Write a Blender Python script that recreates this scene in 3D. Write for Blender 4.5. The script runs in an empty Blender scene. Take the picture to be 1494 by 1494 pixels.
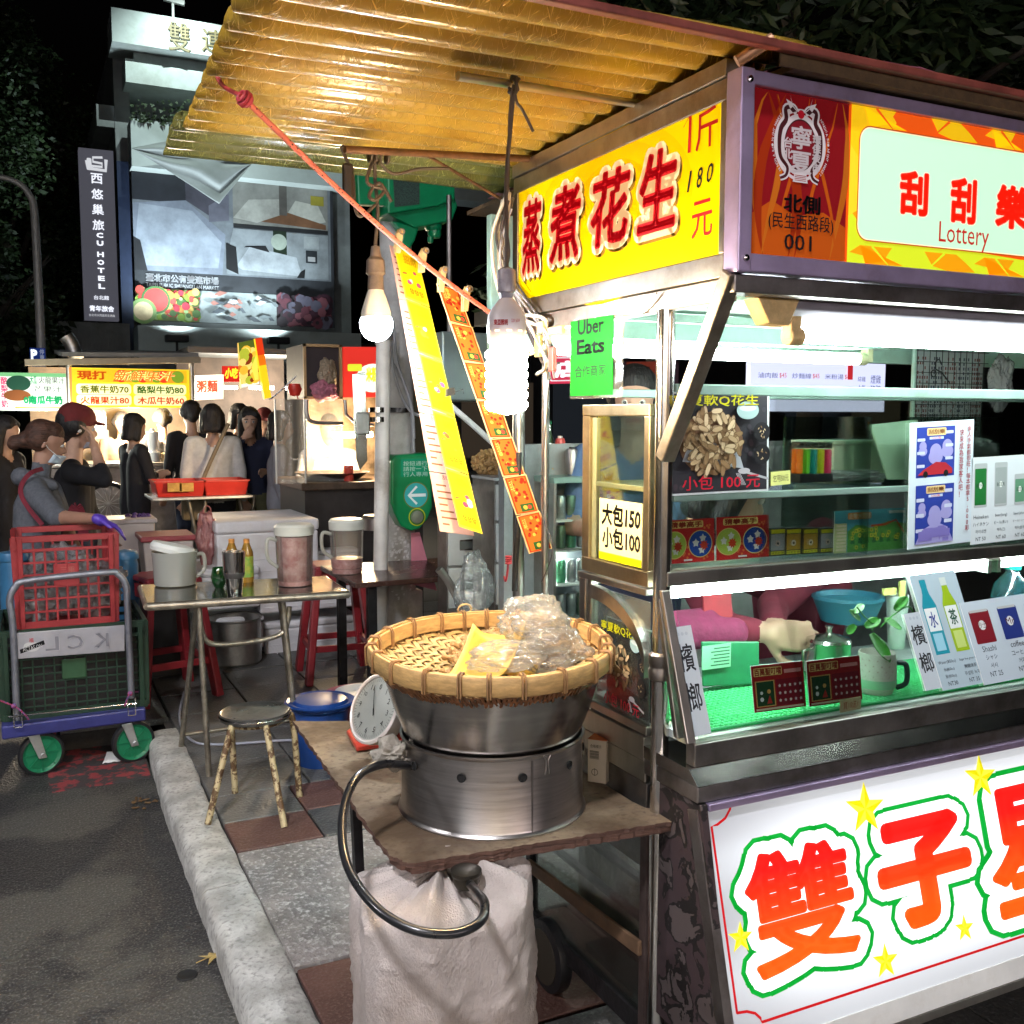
import bpy, bmesh, math, random
from mathutils import Vector, Matrix, noise as mnoise
random.seed(7)
C = bpy.context.scene
COL = C.collection
PI = math.pi
R = math.radians
AY, AP, AR, FPX, CH = R(25.95), R(5.42), R(.07), 1470.0, 1.6
FW = Vector((math.sin(AY)*math.cos(AP), math.cos(AY)*math.cos(AP), -math.sin(AP)))
RT0 = Vector((math.cos(AY), -math.sin(AY), 0))
UP0 = RT0.cross(FW)
RT = RT0*math.cos(AR)+UP0*math.sin(AR)
UP = -RT0*math.sin(AR)+UP0*math.cos(AR)
CAMP = Vector((0, 0, CH))
cam_d = bpy.data.cameras.new('camera')
cam = bpy.data.objects.new('camera', cam_d)
COL.objects.link(cam)
cam.matrix_world = Matrix(((RT.x, UP.x, -FW.x, 0), (RT.y, UP.y, -FW.y, 0), (RT.z, UP.z, -FW.z, CH), (0, 0, 0, 1)))
cam_d.sensor_width = 36
cam_d.lens = 36*FPX/1494
cam_d.clip_start = .02
cam_d.clip_end = 500
C.camera = cam
def ray(px, py): return FW+RT*((px-747)/FPX)-UP*((py-747)/FPX)
def PZ(px, py, z): d = ray(px, py); return CAMP+d*((z-CH)/d.z)
def PX(px, py, x): d = ray(px, py); return CAMP+d*(x/d.x)
def PY(px, py, y): d = ray(px, py); return CAMP+d*(y/d.y)
W = bpy.data.worlds.new('World')
C.world = W
W.use_nodes = True
nt = W.node_tree
sky = nt.nodes.new('ShaderNodeTexSky')
sky.sky_type = 'NISHITA'
sky.sun_disc = False
sky.sun_elevation = R(-4)
sky.sun_rotation = R(200)
bg = nt.nodes['Background']
nt.links.new(sky.outputs[0], bg.inputs[0])
bg.inputs[1].default_value = 0.02
C.view_settings.view_transform = 'Standard'
C.view_settings.look = 'None'
C.view_settings.exposure = EXPOSURE = 1.12
C.view_settings.gamma = 1
C.view_settings.use_curve_mapping = False
C.render.engine = 'CYCLES'
cy = C.cycles
cy.use_denoising = True
cy.max_bounces = 8
cy.diffuse_bounces = 3
cy.glossy_bounces = 4
cy.transparent_max_bounces = 24
cy.transmission_bounces = 4
cy.caustics_reflective = False
cy.caustics_refractive = False
cy.sample_clamp_indirect = 4
cy.sample_clamp_direct = 0
def nmat(name):
 m = bpy.data.materials.new(name)
 m.use_nodes = True
 return m, m.node_tree, m.node_tree.nodes['Principled BSDF']
def rgba(c): return (c[0], c[1], c[2], 1)
_mc = {}
def mat(name, col, rough=.5, metal=0, var=.12, vs=12, bump=.0, bs=60, emit=0, ecol=None, spec=.5, trans=0, stretch=(1, 1, 1), col2=None, lo=.35, hi=.65, coat=0, sub=0, grime=0, detail=6):
 if name in _mc: return _mc[name]
 m, t, b = nmat(name)
 L = t.links
 b.inputs['Roughness'].default_value = rough
 b.inputs['Metallic'].default_value = metal
 b.inputs['Specular IOR Level'].default_value = spec
 b.inputs['Coat Weight'].default_value = coat
 b.inputs['Coat Roughness'].default_value = .12
 if trans: b.inputs['Transmission Weight'].default_value = trans
 tc = t.nodes.new('ShaderNodeTexCoord')
 mp = t.nodes.new('ShaderNodeMapping')
 mp.inputs['Scale'].default_value = stretch
 L.new(tc.outputs['Object'], mp.inputs[0])
 if var or col2:
  n = t.nodes.new('ShaderNodeTexNoise')
  n.inputs['Scale'].default_value = vs
  n.inputs['Detail'].default_value = detail
  n.inputs['Roughness'].default_value = .65
  L.new(mp.outputs[0], n.inputs[0])
  r = t.nodes.new('ShaderNodeValToRGB')
  r.color_ramp.elements[0].position = lo
  r.color_ramp.elements[1].position = hi
  c2 = col2 or tuple(min(1, x*(1+var)) for x in col)
  c1 = col if col2 else tuple(x*(1-var) for x in col)
  r.color_ramp.elements[0].color = rgba(c1)
  r.color_ramp.elements[1].color = rgba(c2)
  L.new(n.outputs[0], r.inputs[0])
  out = r.outputs[0]
  if grime:
   n2 = t.nodes.new('ShaderNodeTexNoise')
   n2.inputs['Scale'].default_value = vs*.37
   n2.inputs['Detail'].default_value = 8
   n2.inputs['Roughness'].default_value = .7
   L.new(tc.outputs['Object'], n2.inputs[0])
   r2 = t.nodes.new('ShaderNodeValToRGB')
   r2.color_ramp.elements[0].position = .52
   r2.color_ramp.elements[1].position = .7
   r2.color_ramp.elements[0].color = (1, 1, 1, 1)
   g = 1-grime
   r2.color_ramp.elements[1].color = (g, g*.93, g*.85, 1)
   L.new(n2.outputs[0], r2.inputs[0])
   mx = t.nodes.new('ShaderNodeMix')
   mx.data_type = 'RGBA'
   mx.blend_type = 'MULTIPLY'
   mx.inputs[0].default_value = 1
   L.new(out, mx.inputs[6]); L.new(r2.outputs[0], mx.inputs[7])
   out = mx.outputs[2]
  L.new(out, b.inputs['Base Color'])
  rr = t.nodes.new('ShaderNodeMapRange')
  rr.inputs[3].default_value = max(0, rough-.08)
  rr.inputs[4].default_value = min(1, rough+.1)
  L.new(n.outputs[0], rr.inputs[0])
  L.new(rr.outputs[0], b.inputs['Roughness'])
 else:
  b.inputs['Base Color'].default_value = rgba(col)
 if bump:
  n3 = t.nodes.new('ShaderNodeTexNoise')
  n3.inputs['Scale'].default_value = bs
  n3.inputs['Detail'].default_value = 4
  L.new(mp.outputs[0], n3.inputs[0])
  bp = t.nodes.new('ShaderNodeBump')
  bp.inputs['Strength'].default_value = min(1, bump)
  bp.inputs['Distance'].default_value = .01
  L.new(n3.outputs[0], bp.inputs['Height'])
  L.new(bp.outputs[0], b.inputs['Normal'])
 if emit:
  b.inputs['Emission Color'].default_value = rgba(ecol or col)
  b.inputs['Emission Strength'].default_value = emit
 _mc[name] = m
 return m
def thin(name, col=(1, 1, 1), opac=.12, rough=.05, gl=.5, bump=0, bs=30, body=(.9, .9, .9), bodyw=0.0, st=(1, 1, 1)):
 """thin clear sheet: transparent, with fresnel gloss and an optional milky diffuse share"""
 if name in _mc: return _mc[name]
 m = bpy.data.materials.new(name)
 m.use_nodes = True
 t = m.node_tree
 t.nodes.remove(t.nodes['Principled BSDF'])
 L = t.links
 tr = t.nodes.new('ShaderNodeBsdfTransparent'); tr.inputs[0].default_value = rgba(col)
 g = t.nodes.new('ShaderNodeBsdfGlossy'); g.inputs['Roughness'].default_value = rough
 lw = t.nodes.new('ShaderNodeLayerWeight'); lw.inputs[0].default_value = gl
 ad = t.nodes.new('ShaderNodeMath'); ad.operation = 'MULTIPLY_ADD'
 ad.inputs[1].default_value = .55; ad.inputs[2].default_value = opac
 ad.use_clamp = True
 L.new(lw.outputs['Fresnel'], ad.inputs[0])
 mx = t.nodes.new('ShaderNodeMixShader')
 L.new(ad.outputs[0], mx.inputs[0])
 last = tr.outputs[0]
 if bodyw:
  df = t.nodes.new('ShaderNodeBsdfDiffuse'); df.inputs[0].default_value = rgba(body)
  tl = t.nodes.new('ShaderNodeBsdfTranslucent'); tl.inputs[0].default_value = rgba(body)
  m1 = t.nodes.new('ShaderNodeMixShader'); m1.inputs[0].default_value = .5
  L.new(df.outputs[0], m1.inputs[1]); L.new(tl.outputs[0], m1.inputs[2])
  m2 = t.nodes.new('ShaderNodeMixShader'); m2.inputs[0].default_value = bodyw
  L.new(tr.outputs[0], m2.inputs[1]); L.new(m1.outputs[0], m2.inputs[2])
  last = m2.outputs[0]
 L.new(last, mx.inputs[1]); L.new(g.outputs[0], mx.inputs[2])
 if bump:
  tc = t.nodes.new('ShaderNodeTexCoord')
  mp = t.nodes.new('ShaderNodeMapping'); mp.inputs['Scale'].default_value = st
  L.new(tc.outputs['Object'], mp.inputs[0])
  n = t.nodes.new('ShaderNodeTexNoise'); n.inputs['Scale'].default_value = bs; n.inputs['Detail'].default_value = 5
  L.new(mp.outputs[0], n.inputs[0])
  bp = t.nodes.new('ShaderNodeBump'); bp.inputs['Strength'].default_value = bump; bp.inputs['Distance'].default_value = .02
  L.new(n.outputs[0], bp.inputs['Height'])
  L.new(bp.outputs[0], g.inputs['Normal']); L.new(bp.outputs[0], lw.inputs['Normal'])
 L.new(mx.outputs[0], t.nodes['Material Output'].inputs[0])
 _mc[name] = m
 return m
def glow(name, col, st):
 if name in _mc: return _mc[name]
 m, t, b = nmat(name)
 b.inputs['Base Color'].default_value = rgba(tuple(min(.8, c) for c in col))
 b.inputs['Emission Color'].default_value = rgba(col)
 b.inputs['Emission Strength'].default_value = st
 b.inputs['Roughness'].default_value = .4
 _mc[name] = m
 return m
def s2l(c):
 def f(v):
  v = v/255
  return v/12.92 if v <= .04045 else ((v+.055)/1.055)**2.4
 return tuple(f(v) for v in c)
def ink(c, e=0, rough=.55):
 """printed colour c (0-255); e > 0 on backlit signs, and as slight added glow on some unlit prints"""
 k = 'ink_%d_%d_%d_%d' % (c[0], c[1], c[2], int(e*100))
 if k in _mc: return _mc[k]
 l = s2l(c)
 m, t, b = nmat(k)
 b.inputs['Base Color'].default_value = rgba(tuple(v*.8 for v in l))
 b.inputs['Roughness'].default_value = rough; b.inputs['Specular IOR Level'].default_value = .2
 if e:
  b.inputs['Emission Color'].default_value = rgba(l)
  b.inputs['Emission Strength'].default_value = e*.46
 _mc[k] = m
 return m
class MB:
 def __init__(s): s.v = []; s.f = []; s.m = []; s.mats = []; s.mi = 0
 def use(s, m):
  if m not in s.mats: s.mats.append(m)
  s.mi = s.mats.index(m); return s
 def add(s, vs, fs):
  o = len(s.v); s.v += [tuple(v) for v in vs]
  s.f += [tuple(i+o for i in f) for f in fs]; s.m += [s.mi]*len(fs)
  return s
 def box(s, c, d, rz=0, ax=None, tilt=None):
  """c centre, d full size; ax = (u,v,w) axes or rz rotation about z"""
  if ax is None:
   ax = (Vector((math.cos(rz), math.sin(rz), 0)), Vector((-math.sin(rz), math.cos(rz), 0)), Vector((0, 0, 1)))
  c = Vector(c); vs = []
  for i in (-.5, .5):
   for j in (-.5, .5):
    for k in (-.5, .5):
     vs.append(c+ax[0]*(d[0]*i)+ax[1]*(d[1]*j)+ax[2]*(d[2]*k))
  return s.add(vs, [(0, 1, 3, 2), (4, 6, 7, 5), (0, 4, 5, 1), (2, 3, 7, 6), (0, 2, 6, 4), (1, 5, 7, 3)])
 def bx(s, x0, x1, y0, y1, z0, z1):
  return s.box(((x0+x1)/2, (y0+y1)/2, (z0+z1)/2), (abs(x1-x0), abs(y1-y0), abs(z1-z0)))
 def bar(s, p, q, w, h=None, up=(0, 0, 1)):
  """square bar from p to q"""
  p = Vector(p); q = Vector(q); d = (q-p); l = d.length; d.normalize(); up = Vector(up)
  if abs(d.dot(up)) > .99: up = Vector((0, 1, 0))
  u = d.cross(up).normalized(); v = u.cross(d)
  return s.box((p+q)/2, (l, w, h or w), ax=(d, u, v))
 def cyl(s, p, q, r0, r1=None, n=16, cap=True):
  return s.sweep([p, q], [r0, r0 if r1 is None else r1], n, cap)
 def sweep(s, pts, r, n=10, cap=True, closed=False):
  pts = [Vector(p) for p in pts]; k = len(pts)
  rs = r if isinstance(r, (list, tuple)) else [r]*k
  vs = []; fs = []; pu = None
  for i, p in enumerate(pts):
   a = pts[i-1] if (i > 0 or closed) else p
   b = pts[(i+1) % k] if (i < k-1 or closed) else p
   t = (b-a).normalized() if (b-a).length > 1e-9 else Vector((0, 0, 1))
   if pu is None:
    pu = t.cross(Vector((0, 0, 1)))
    if pu.length < .05: pu = t.cross(Vector((0, 1, 0)))
   pu = (pu-t*pu.dot(t))
   if pu.length < 1e-6: pu = t.orthogonal()
   pu.normalize()
   w = t.cross(pu)
   for j in range(n):
    an = 2*PI*j/n
    vs.append(p+(pu*math.cos(an)+w*math.sin(an))*rs[i])
  for i in range(k if closed else k-1):
   i2 = (i+1) % k
   for j in range(n):
    fs.append((i*n+j, i*n+(j+1) % n, i2*n+(j+1) % n, i2*n+j))
  if cap and not closed:
   fs.append(tuple(range(n))[::-1]); fs.append(tuple((k-1)*n+j for j in range(n)))
  return s.add(vs, fs)
 def lathe(s, c, prof, n=32, ax=None, cap=True, ell=1):
  """prof list of (r,z) about centre c"""
  c = Vector(c)
  if ax is None: ax = (Vector((1, 0, 0)), Vector((0, 1, 0)), Vector((0, 0, 1)))
  vs = []; fs = []
  for (r, z) in prof:
   for j in range(n):
    a = 2*PI*j/n
    vs.append(c+ax[0]*(r*math.cos(a))+ax[1]*(r*math.sin(a)*ell)+ax[2]*z)
  for i in range(len(prof)-1):
   for j in range(n):
    fs.append((i*n+j, i*n+(j+1) % n, (i+1)*n+(j+1) % n, (i+1)*n+j))
  if cap:
   if prof[0][0] > 1e-5: fs.append(tuple(range(n))[::-1])
   if prof[-1][0] > 1e-5: fs.append(tuple((len(prof)-1)*n+j for j in range(n)))
  return s.add(vs, fs)
 def ball(s, c, r, n=12, m=8, ax=None):
  r = (r, r, r) if not isinstance(r, (tuple, list)) else r
  c = Vector(c); a = ax or (Vector((1, 0, 0)), Vector((0, 1, 0)), Vector((0, 0, 1)))
  vs = []; fs = []
  for i in range(m+1):
   th = PI*i/m
   for j in range(n):
    ph = 2*PI*j/n
    vs.append(c+a[0]*(r[0]*math.sin(th)*math.cos(ph))+a[1]*(r[1]*math.sin(th)*math.sin(ph))+a[2]*(r[2]*math.cos(th)))
  for i in range(m):
   for j in range(n):
    fs.append((i*n+j, (i+1)*n+j, (i+1)*n+(j+1) % n, i*n+(j+1) % n))
  return s.add(vs, fs)
 def prism(s, pts, dvec):
  """polygon extruded by dvec"""
  n = len(pts); d = Vector(dvec)
  vs = [Vector(p) for p in pts]+[Vector(p)+d for p in pts]
  fs = [tuple(range(n))[::-1], tuple(range(n, 2*n))]+[(i, (i+1) % n, n+(i+1) % n, n+i) for i in range(n)]
  return s.add(vs, fs)
 def grid(s, fn, nu, nv, both=0):
  vs = [fn(i/nu, j/nv) for j in range(nv+1) for i in range(nu+1)]
  fs = [(j*(nu+1)+i, j*(nu+1)+i+1, (j+1)*(nu+1)+i+1, (j+1)*(nu+1)+i) for j in range(nv) for i in range(nu)]
  return s.add(vs, fs)
 def build(s, name, m=None, parent=None, smooth=0, bevel=0, kind=None, label=None, solid=0, subd=0, bseg=2):
  me = bpy.data.meshes.new(name)
  me.from_pydata(s.v, [], s.f)
  if m is not None and not s.mats: me.materials.append(m)
  for x in s.mats: me.materials.append(x)
  if s.mats: me.polygons.foreach_set('material_index', s.m)
  me.validate(); me.update()
  if smooth:
   me.polygons.foreach_set('use_smooth', [True]*len(me.polygons))
   try: me.set_sharp_from_angle(angle=R(smooth if smooth > 1 else 40))
   except Exception: pass
  o = bpy.data.objects.new(name, me)
  COL.objects.link(o)
  if parent: o.parent = parent; o.matrix_parent_inverse = Matrix.Translation(-parent.location) if not parent.parent and parent.type == 'EMPTY' else pinv(parent)
  if solid: q = o.modifiers.new('s', 'SOLIDIFY'); q.thickness = solid; q.offset = 0
  if bevel:
   q = o.modifiers.new('b', 'BEVEL'); q.width = bevel; q.segments = bseg; q.limit_method = 'ANGLE'; q.angle_limit = R(35)
   q.harden_normals = False
  if subd: q = o.modifiers.new('u', 'SUBSURF'); q.levels = q.render_levels = subd
  if kind: o['kind'] = kind
  if label: o['label'] = label
  return o
def wmat(o):
 m = o.matrix_basis.copy()
 if o.parent: m = wmat(o.parent) @ o.matrix_parent_inverse @ m
 return m
def pinv(p): return wmat(p).inverted()
def tag(o, label, cat=None, group=None, kind=None):
 if label: o['label'] = label
 if cat: o['category'] = cat
 if group: o['group'] = group
 if kind: o['kind'] = kind
 return o
def thing(name, label, cat, loc=(0, 0, 0), group=None):
 o = bpy.data.objects.new(name, None)
 COL.objects.link(o)
 o.location = Vector(loc); o.empty_display_size = .1
 return tag(o, label, cat, group)
def kids(o, tbl): return tbl.get(o, [])
def dup(o, loc=None, rz=None, label=None, scale=None, tbl=None):
 """copy a thing with its parts and sub-parts"""
 def rec(s, par):
  c = s.copy(); COL.objects.link(c)
  if par: c.parent = par
  for ch in list(s.children): rec(ch, c)
  return c
 c = rec(o, None)
 if loc is not None: c.location = Vector(loc)
 if rz is not None: c.rotation_euler[2] = rz
 if scale is not None: c.scale = (scale,)*3 if not isinstance(scale, (tuple, list)) else scale
 if label: c['label'] = label
 return c
_tc = {}
def glyphs(body, bold=0, res=2, fill=True, space=1.0, line=1.0, shear=0):
 """text turned to (verts, faces), scaled so that its bounding box is 0..w, 0..h with h = number of lines"""
 k = (body, bold, res, fill, space, line, shear)
 if k in _tc: return _tc[k]
 cu = bpy.data.curves.new('t', 'FONT')
 cu.body = body; cu.resolution_u = res; cu.align_x = 'CENTER'
 cu.space_character = space; cu.space_line = line; cu.shear = shear
 cu.fill_mode = 'FRONT' if fill else 'NONE'
 o = bpy.data.objects.new('t', cu)
 me = bpy.data.meshes.new_from_object(o)
 vs = [(v.co.x, v.co.y) for v in me.vertices]
 fs = [tuple(p.vertices) for p in me.polygons]
 if bold:
  cnt = {}
  for p in me.polygons:
   for e in p.edge_keys: cnt[e] = cnt.get(e, 0)+1
  edges = [e for e, c in cnt.items() if c == 1]
  xs = [v[0] for v in vs]; ys = [v[1] for v in vs]
  adj = {}
  for a, b in edges: adj.setdefault(a, []).append(b); adj.setdefault(b, []).append(a)
  base = list(vs)
  for a, b in edges:
   ax_, ay_ = base[a]; bx_, by_ = base[b]
   dx, dy = bx_-ax_, by_-ay_; l = math.hypot(dx, dy)
   if l < 1e-7: continue
   nx, ny = -dy/l*bold, dx/l*bold
   o_ = len(vs)
   vs += [(ax_+nx, ay_+ny), (ax_-nx, ay_-ny), (bx_-nx, by_-ny), (bx_+nx, by_+ny)]
   fs.append((o_, o_+1, o_+2, o_+3))
  K = 10
  for a in adj:
   o_ = len(vs); cx, cy_ = base[a]
   vs += [(cx+bold*math.cos(2*PI*i/K), cy_+bold*math.sin(2*PI*i/K)) for i in range(K)]
   fs.append(tuple(range(o_, o_+K)))
 bpy.data.meshes.remove(me); bpy.data.objects.remove(o); bpy.data.curves.remove(cu)
 if not vs: vs = [(0, 0), (1, 0), (1, 1)]; fs = [(0, 1, 2)]
 x0 = min(v[0] for v in vs); x1 = max(v[0] for v in vs); y0 = min(v[1] for v in vs); y1 = max(v[1] for v in vs)
 _tc[k] = (vs, fs, (x0, x1, y0, y1))
 return _tc[k]
class Sheet:
 """flat print laid on a plane: origin o = lower left corner, u right, v up, in metres w x h; shapes in 0..1"""
 def __init__(s, o, u, v, w, h, lay=.0004):
  s.o = Vector(o); s.u = Vector(u).normalized(); s.v = Vector(v).normalized(); s.w = w; s.h = h
  s.n = s.u.cross(s.v).normalized(); s.mb = MB(); s.k = 1; s.st = .12; s.lay = lay
 @staticmethod
 def corners(bl, br, tl, lay=.0004):
  bl, br, tl = Vector(bl), Vector(br), Vector(tl)
  u = br-bl; v = tl-bl
  return Sheet(bl, u, v, u.length, v.length, lay)
 def p(s, x, y, k=None): return s.o+s.u*(x*s.w)+s.v*(y*s.h)+s.n*(s.lay*(s.k if k is None else k))
 def base(s, m, t=.003):
  a = [s.o, s.o+s.u*s.w, s.o+s.u*s.w+s.v*s.h, s.o+s.v*s.h]
  s.mb.use(m).prism(a, -s.n*t); return s
 def poly(s, pts, m):
  s.mb.use(m).add([s.p(x, y) for x, y in pts], [tuple(range(len(pts)))]); s.k += s.st; return s
 def rect(s, x0, y0, x1, y1, m): return s.poly([(x0, y0), (x1, y0), (x1, y1), (x0, y1)], m)
 def rrect(s, x0, y0, x1, y1, r, m):
  """rounded; r in metres"""
  rx = r/s.w; ry = r/s.h; pts = []
  for cx, cy_, a0 in ((x1-rx, y0+ry, -90), (x1-rx, y1-ry, 0), (x0+rx, y1-ry, 90), (x0+rx, y0+ry, 180)):
   for i in range(7):
    a = R(a0+15*i); pts.append((cx+rx*math.cos(a), cy_+ry*math.sin(a)))
  return s.poly(pts, m)
 def disc(s, x, y, r, m, ry=None, n=24):
  """r in metres"""
  ry = r if ry is None else ry
  return s.poly([(x+r/s.w*math.cos(2*PI*i/n), y+ry/s.h*math.sin(2*PI*i/n)) for i in range(n)], m)
 def line(s, pts, wd, m, closed=False):
  """polyline of width wd metres"""
  P = [Vector((x*s.w, y*s.h)) for x, y in pts]; n = len(P); vs = []; fs = []
  for i in range(n):
   a = P[i-1] if (i or closed) else P[i]; b = P[(i+1) % n] if (i < n-1 or closed) else P[i]
   t = (b-a); t = t.normalized() if t.length > 1e-9 else Vector((1, 0)); q = Vector((-t.y, t.x))
   wi = wd[i] if isinstance(wd, (list, tuple)) else wd
   for sgn in (-.5, .5):
    z = P[i]+q*(wi*sgn); vs.append(s.p(z.x/s.w, z.y/s.h))
  for i in range(n if closed else n-1):
   j = (i+1) % n; fs.append((2*i, 2*i+1, 2*j+1, 2*j))
  s.mb.use(m).add(vs, fs); s.k += s.st; return s
 def star(s, x, y, r, m, rot=0, n=5, inner=.4, sx=1):
  pts = []
  for i in range(2*n):
   rr = r if i % 2 == 0 else r*inner; a = PI/2+rot+PI*i/n
   pts.append((x+rr*sx/s.w*math.cos(a), y+rr/s.h*math.sin(a)))
  return s.poly(pts, m)
 def text(s, body, x0, y0, x1, y1, m, bold=0, rot=0, res=2, keep=False, space=1.0, line=1.0, shear=0, warp=None):
  """fit the text's box into x0..x1, y0..y1"""
  vs, fs, (a0, a1, b0, b1) = glyphs(body, bold, res, True, space, line, shear)
  if not fs: return s
  sx = (x1-x0)/(a1-a0); sy = (y1-y0)/(b1-b0)
  if keep:
   k = min(sx*s.w, sy*s.h); nx = k/s.w; ny = k/s.h
   cx = (x0+x1)/2; cy_ = (y0+y1)/2
   x0 = cx-nx*(a1-a0)/2; y0 = cy_-ny*(b1-b0)/2; sx = nx; sy = ny
  out = []
  for (a, b) in vs:
   X = x0+(a-a0)*sx; Y = y0+(b-b0)*sy
   if warp: X, Y = warp(X, Y)
   if rot:
    cx = (x0+x1)/2; cy_ = (y0+y1)/2
    dx = (X-cx)*s.w; dy = (Y-cy_)*s.h
    X = cx+(dx*math.cos(rot)-dy*math.sin(rot))/s.w; Y = cy_+(dx*math.sin(rot)+dy*math.cos(rot))/s.h
   out.append(s.p(X, Y))
  s.mb.use(m).add(out, fs); s.k += s.st; return s
 def build(s, name, parent=None, **k): return s.mb.build(name, None, parent, **k)
def vtext(t): return '\n'.join(t)
def interp(pts, n=8):
 """Catmull-Rom through points"""
 P = [Vector(p) for p in pts]; out = []
 for i in range(len(P)-1):
  p0 = P[max(0, i-1)]; p1 = P[i]; p2 = P[i+1]; p3 = P[min(len(P)-1, i+2)]
  for k in range(n):
   t = k/n
   out.append(.5*((2*p1)+(p2-p0)*t+(2*p0-5*p1+4*p2-p3)*t*t+(3*p1-p0-3*p2+p3)*t**3))
 out.append(P[-1]); return out
# shared materials
STEEL = mat('stainless_steel', (.50, .47, .43), .3, 1, .14, 9, .04, 120, stretch=(1, 1, .25), grime=.3)
STEEL2 = mat('polished_steel', (.62, .60, .57), .16, 1, .1, 6, grime=.2)
STEELD = mat('dull_steel', (.30, .28, .27), .38, 1, .25, 8, .06, 90, grime=.4)
ALU = mat('aluminium', (.62, .62, .62), .42, 1, .1, 14, .05, 60, grime=.3)
GALV = mat('galvanised_pipe', (.5, .5, .48), .45, .85, .2, 16, .1, 80, grime=.4)
MINT = mat('mint_enamel', (.42, .62, .52), .35, 0, .1, 6, .03, 30, grime=.3)
MINTD = mat('mint_glazed_rail', (.27, .40, .35), .3, .5, .12, 8, grime=.3)
WHITEP = mat('white_enamel', (.72, .72, .7), .4, 0, .08, 7, grime=.25)
GREYP = mat('grey_enamel', (.30, .27, .32), .45, 0, .1, 10, grime=.2)
CREAM = mat('cream_plastic', (.72, .52, .25), .5, 0, .15, 30, grime=.3)
BLACK = mat('black_rubber', (.015, .015, .017), .45, 0, .3, 20, .1, 90)
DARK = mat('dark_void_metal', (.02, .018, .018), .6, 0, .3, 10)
GLASS = thin('clear_glass', (.93, .98, .96), .03, .02, .35)
GLASSD = thin('dusty_glass', (.72, .8, .78), .07, .08, .4, .15, 25, (.8, .82, .8), .05)
FILM = thin('clear_plastic_film', (.96, .96, .96), .06, .12, .5, .8, 18, (.9, .9, .88), .12)
TUBE = glow('fluorescent_tube', (.86, 1.0, .95), 29)
PAPER = mat('white_paper', (.78, .78, .76), .6, 0, .05, 8, .05, 40)
GREENP = mat('green_plastic', (.01, .16, .06), .4, 0, .15, 12, grime=.2)
NEONG = mat('bright_green_plastic', (.02, .55, .14), .4, 0, .12, 20)
WOODC = mat('yellowed_wood', (.42, .26, .1), .6, 0, .3, 30, .2, 50, stretch=(1, 1, .2))
def PP(px, py, o, n):
 d = ray(px, py); o = Vector(o); n = Vector(n)
 return CAMP+d*((o-CAMP).dot(n)/d.dot(n))
def s_uv(s, px, py):
 q = PP(px, py, s.o, s.n)-s.o
 return (q.dot(s.u)/s.w, q.dot(s.v)/s.h)
Sheet.uv = s_uv
def txt_px(s, body, pts, m, **k):
 """fit text inside the box given by two photo points lower-left, upper-right on the sheet"""
 (x0, y0), (x1, y1) = pts; xm, ym = (x0+x1)/2, (y0+y1)/2
 a, c, b, d = s.uv(x0, ym)[0], s.uv(x1, ym)[0], s.uv(xm, y0)[1], s.uv(xm, y1)[1]
 return s.text(body, min(a, c), min(b, d), max(a, c), max(b, d), m, **k)
XS, YF, YC = 1.2, 1.526, 1.752
YR = 2.46          # rear end of the side sign
XE = 3.6           # far right end of the stall, out of frame
ZT, ZB = 2.230, 1.880
# STALL: sign box
stall = thing('peanut_stall', 'steel street food stall with yellow peanut sign, lottery sign and lit glass counter', 'market stall', (XS, YC, 0))
mb = MB()
fr = .030
mb.bx(XS, XE, YF-.008, YF+.03, ZT-.026, ZT)
mb.bx(XS, XE, YF-.008, YF+.03, ZB-.012, ZB+.022)
mb.build('front_sign_frame', mat('sheen_tinted_aluminium', (.50, .40, .62), .36, .75, .1, 9, .05, 80, grime=.3), stall, bevel=.003)  # purple neon reflection put into the frame's base colour
mb = MB(); mb.bx(XS-.002, XS+fr, YF-.0105, YF+.033, ZB-.014, ZT+.002)
mb.build('corner_frame', _mc['sheen_tinted_aluminium'], stall, bevel=.003)
for z in (ZB+.012, ZT-.02):
 mb = MB(); mb.lathe((XS+.016, YF-.011, z), [(.007, 0), (.006, .004), (0, .0055)], 12, (Vector((1, 0, 0)), Vector((0, 0, 1)), Vector((0, -1, 0))))
 mb.build('screw', STEEL2, stall, smooth=1)
mb = MB()
mb.bx(XS, XE, YF+.0, YF+.05, ZB-.05, ZB-.016)
mb.build('lower_lip', STEELD, stall, bevel=.003)
SB = mat('warm_bronze_steel', (.42, .36, .29), .36, 1, .16, 10, .06, 90, grime=.45)
ztop = lambda y: ZT+.01
for (z0, z1, dx) in ((ZT-.004, ZT+.028, -.004), (ZT-.045, ZT-.006, 0), (ZB-.018, ZB+.026, 0), (ZB-.062, ZB-.02, .004)):
 mb = MB(); mb.bx(XS+dx, XS+dx+.03, YF+.034, YR, z0, z1)
 mb.build('side_rail', SB, stall, bevel=.002)
mb = MB(); mb.bx(XS-.001, XS+.03, YR-.025, YR+.003, ZB+.026, ZT-.045); mb.build('side_stile', SB, stall, bevel=.002)
mb = MB(); mb.bx(XS-.001, XS+.03, YF+.034, YF+.05, ZB+.026, ZT-.045); mb.build('side_stile', SB, stall, bevel=.002)
s = Sheet((XS+.004, YR-.025, ZB+.026), (0, -1, 0), (0, 0, 1), YR-.025-YF-.05, ZT-.045-ZB-.026)
YE = ink((250, 212, 0), .28, .25); YO = ink((255, 178, 0), .28, .25); REDS = ink((200, 14, 26), .3); CRM = ink((250, 222, 178), .3); SHD = ink((150, 110, 10), .1)
s.base(YE, .02)
s.disc(.50, .5, .34, ink((252, 200, 0), .28, .25), .19, 40)
s.disc(.52, .5, .26, ink((254, 190, 0), .28, .25), .155, 40)
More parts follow.
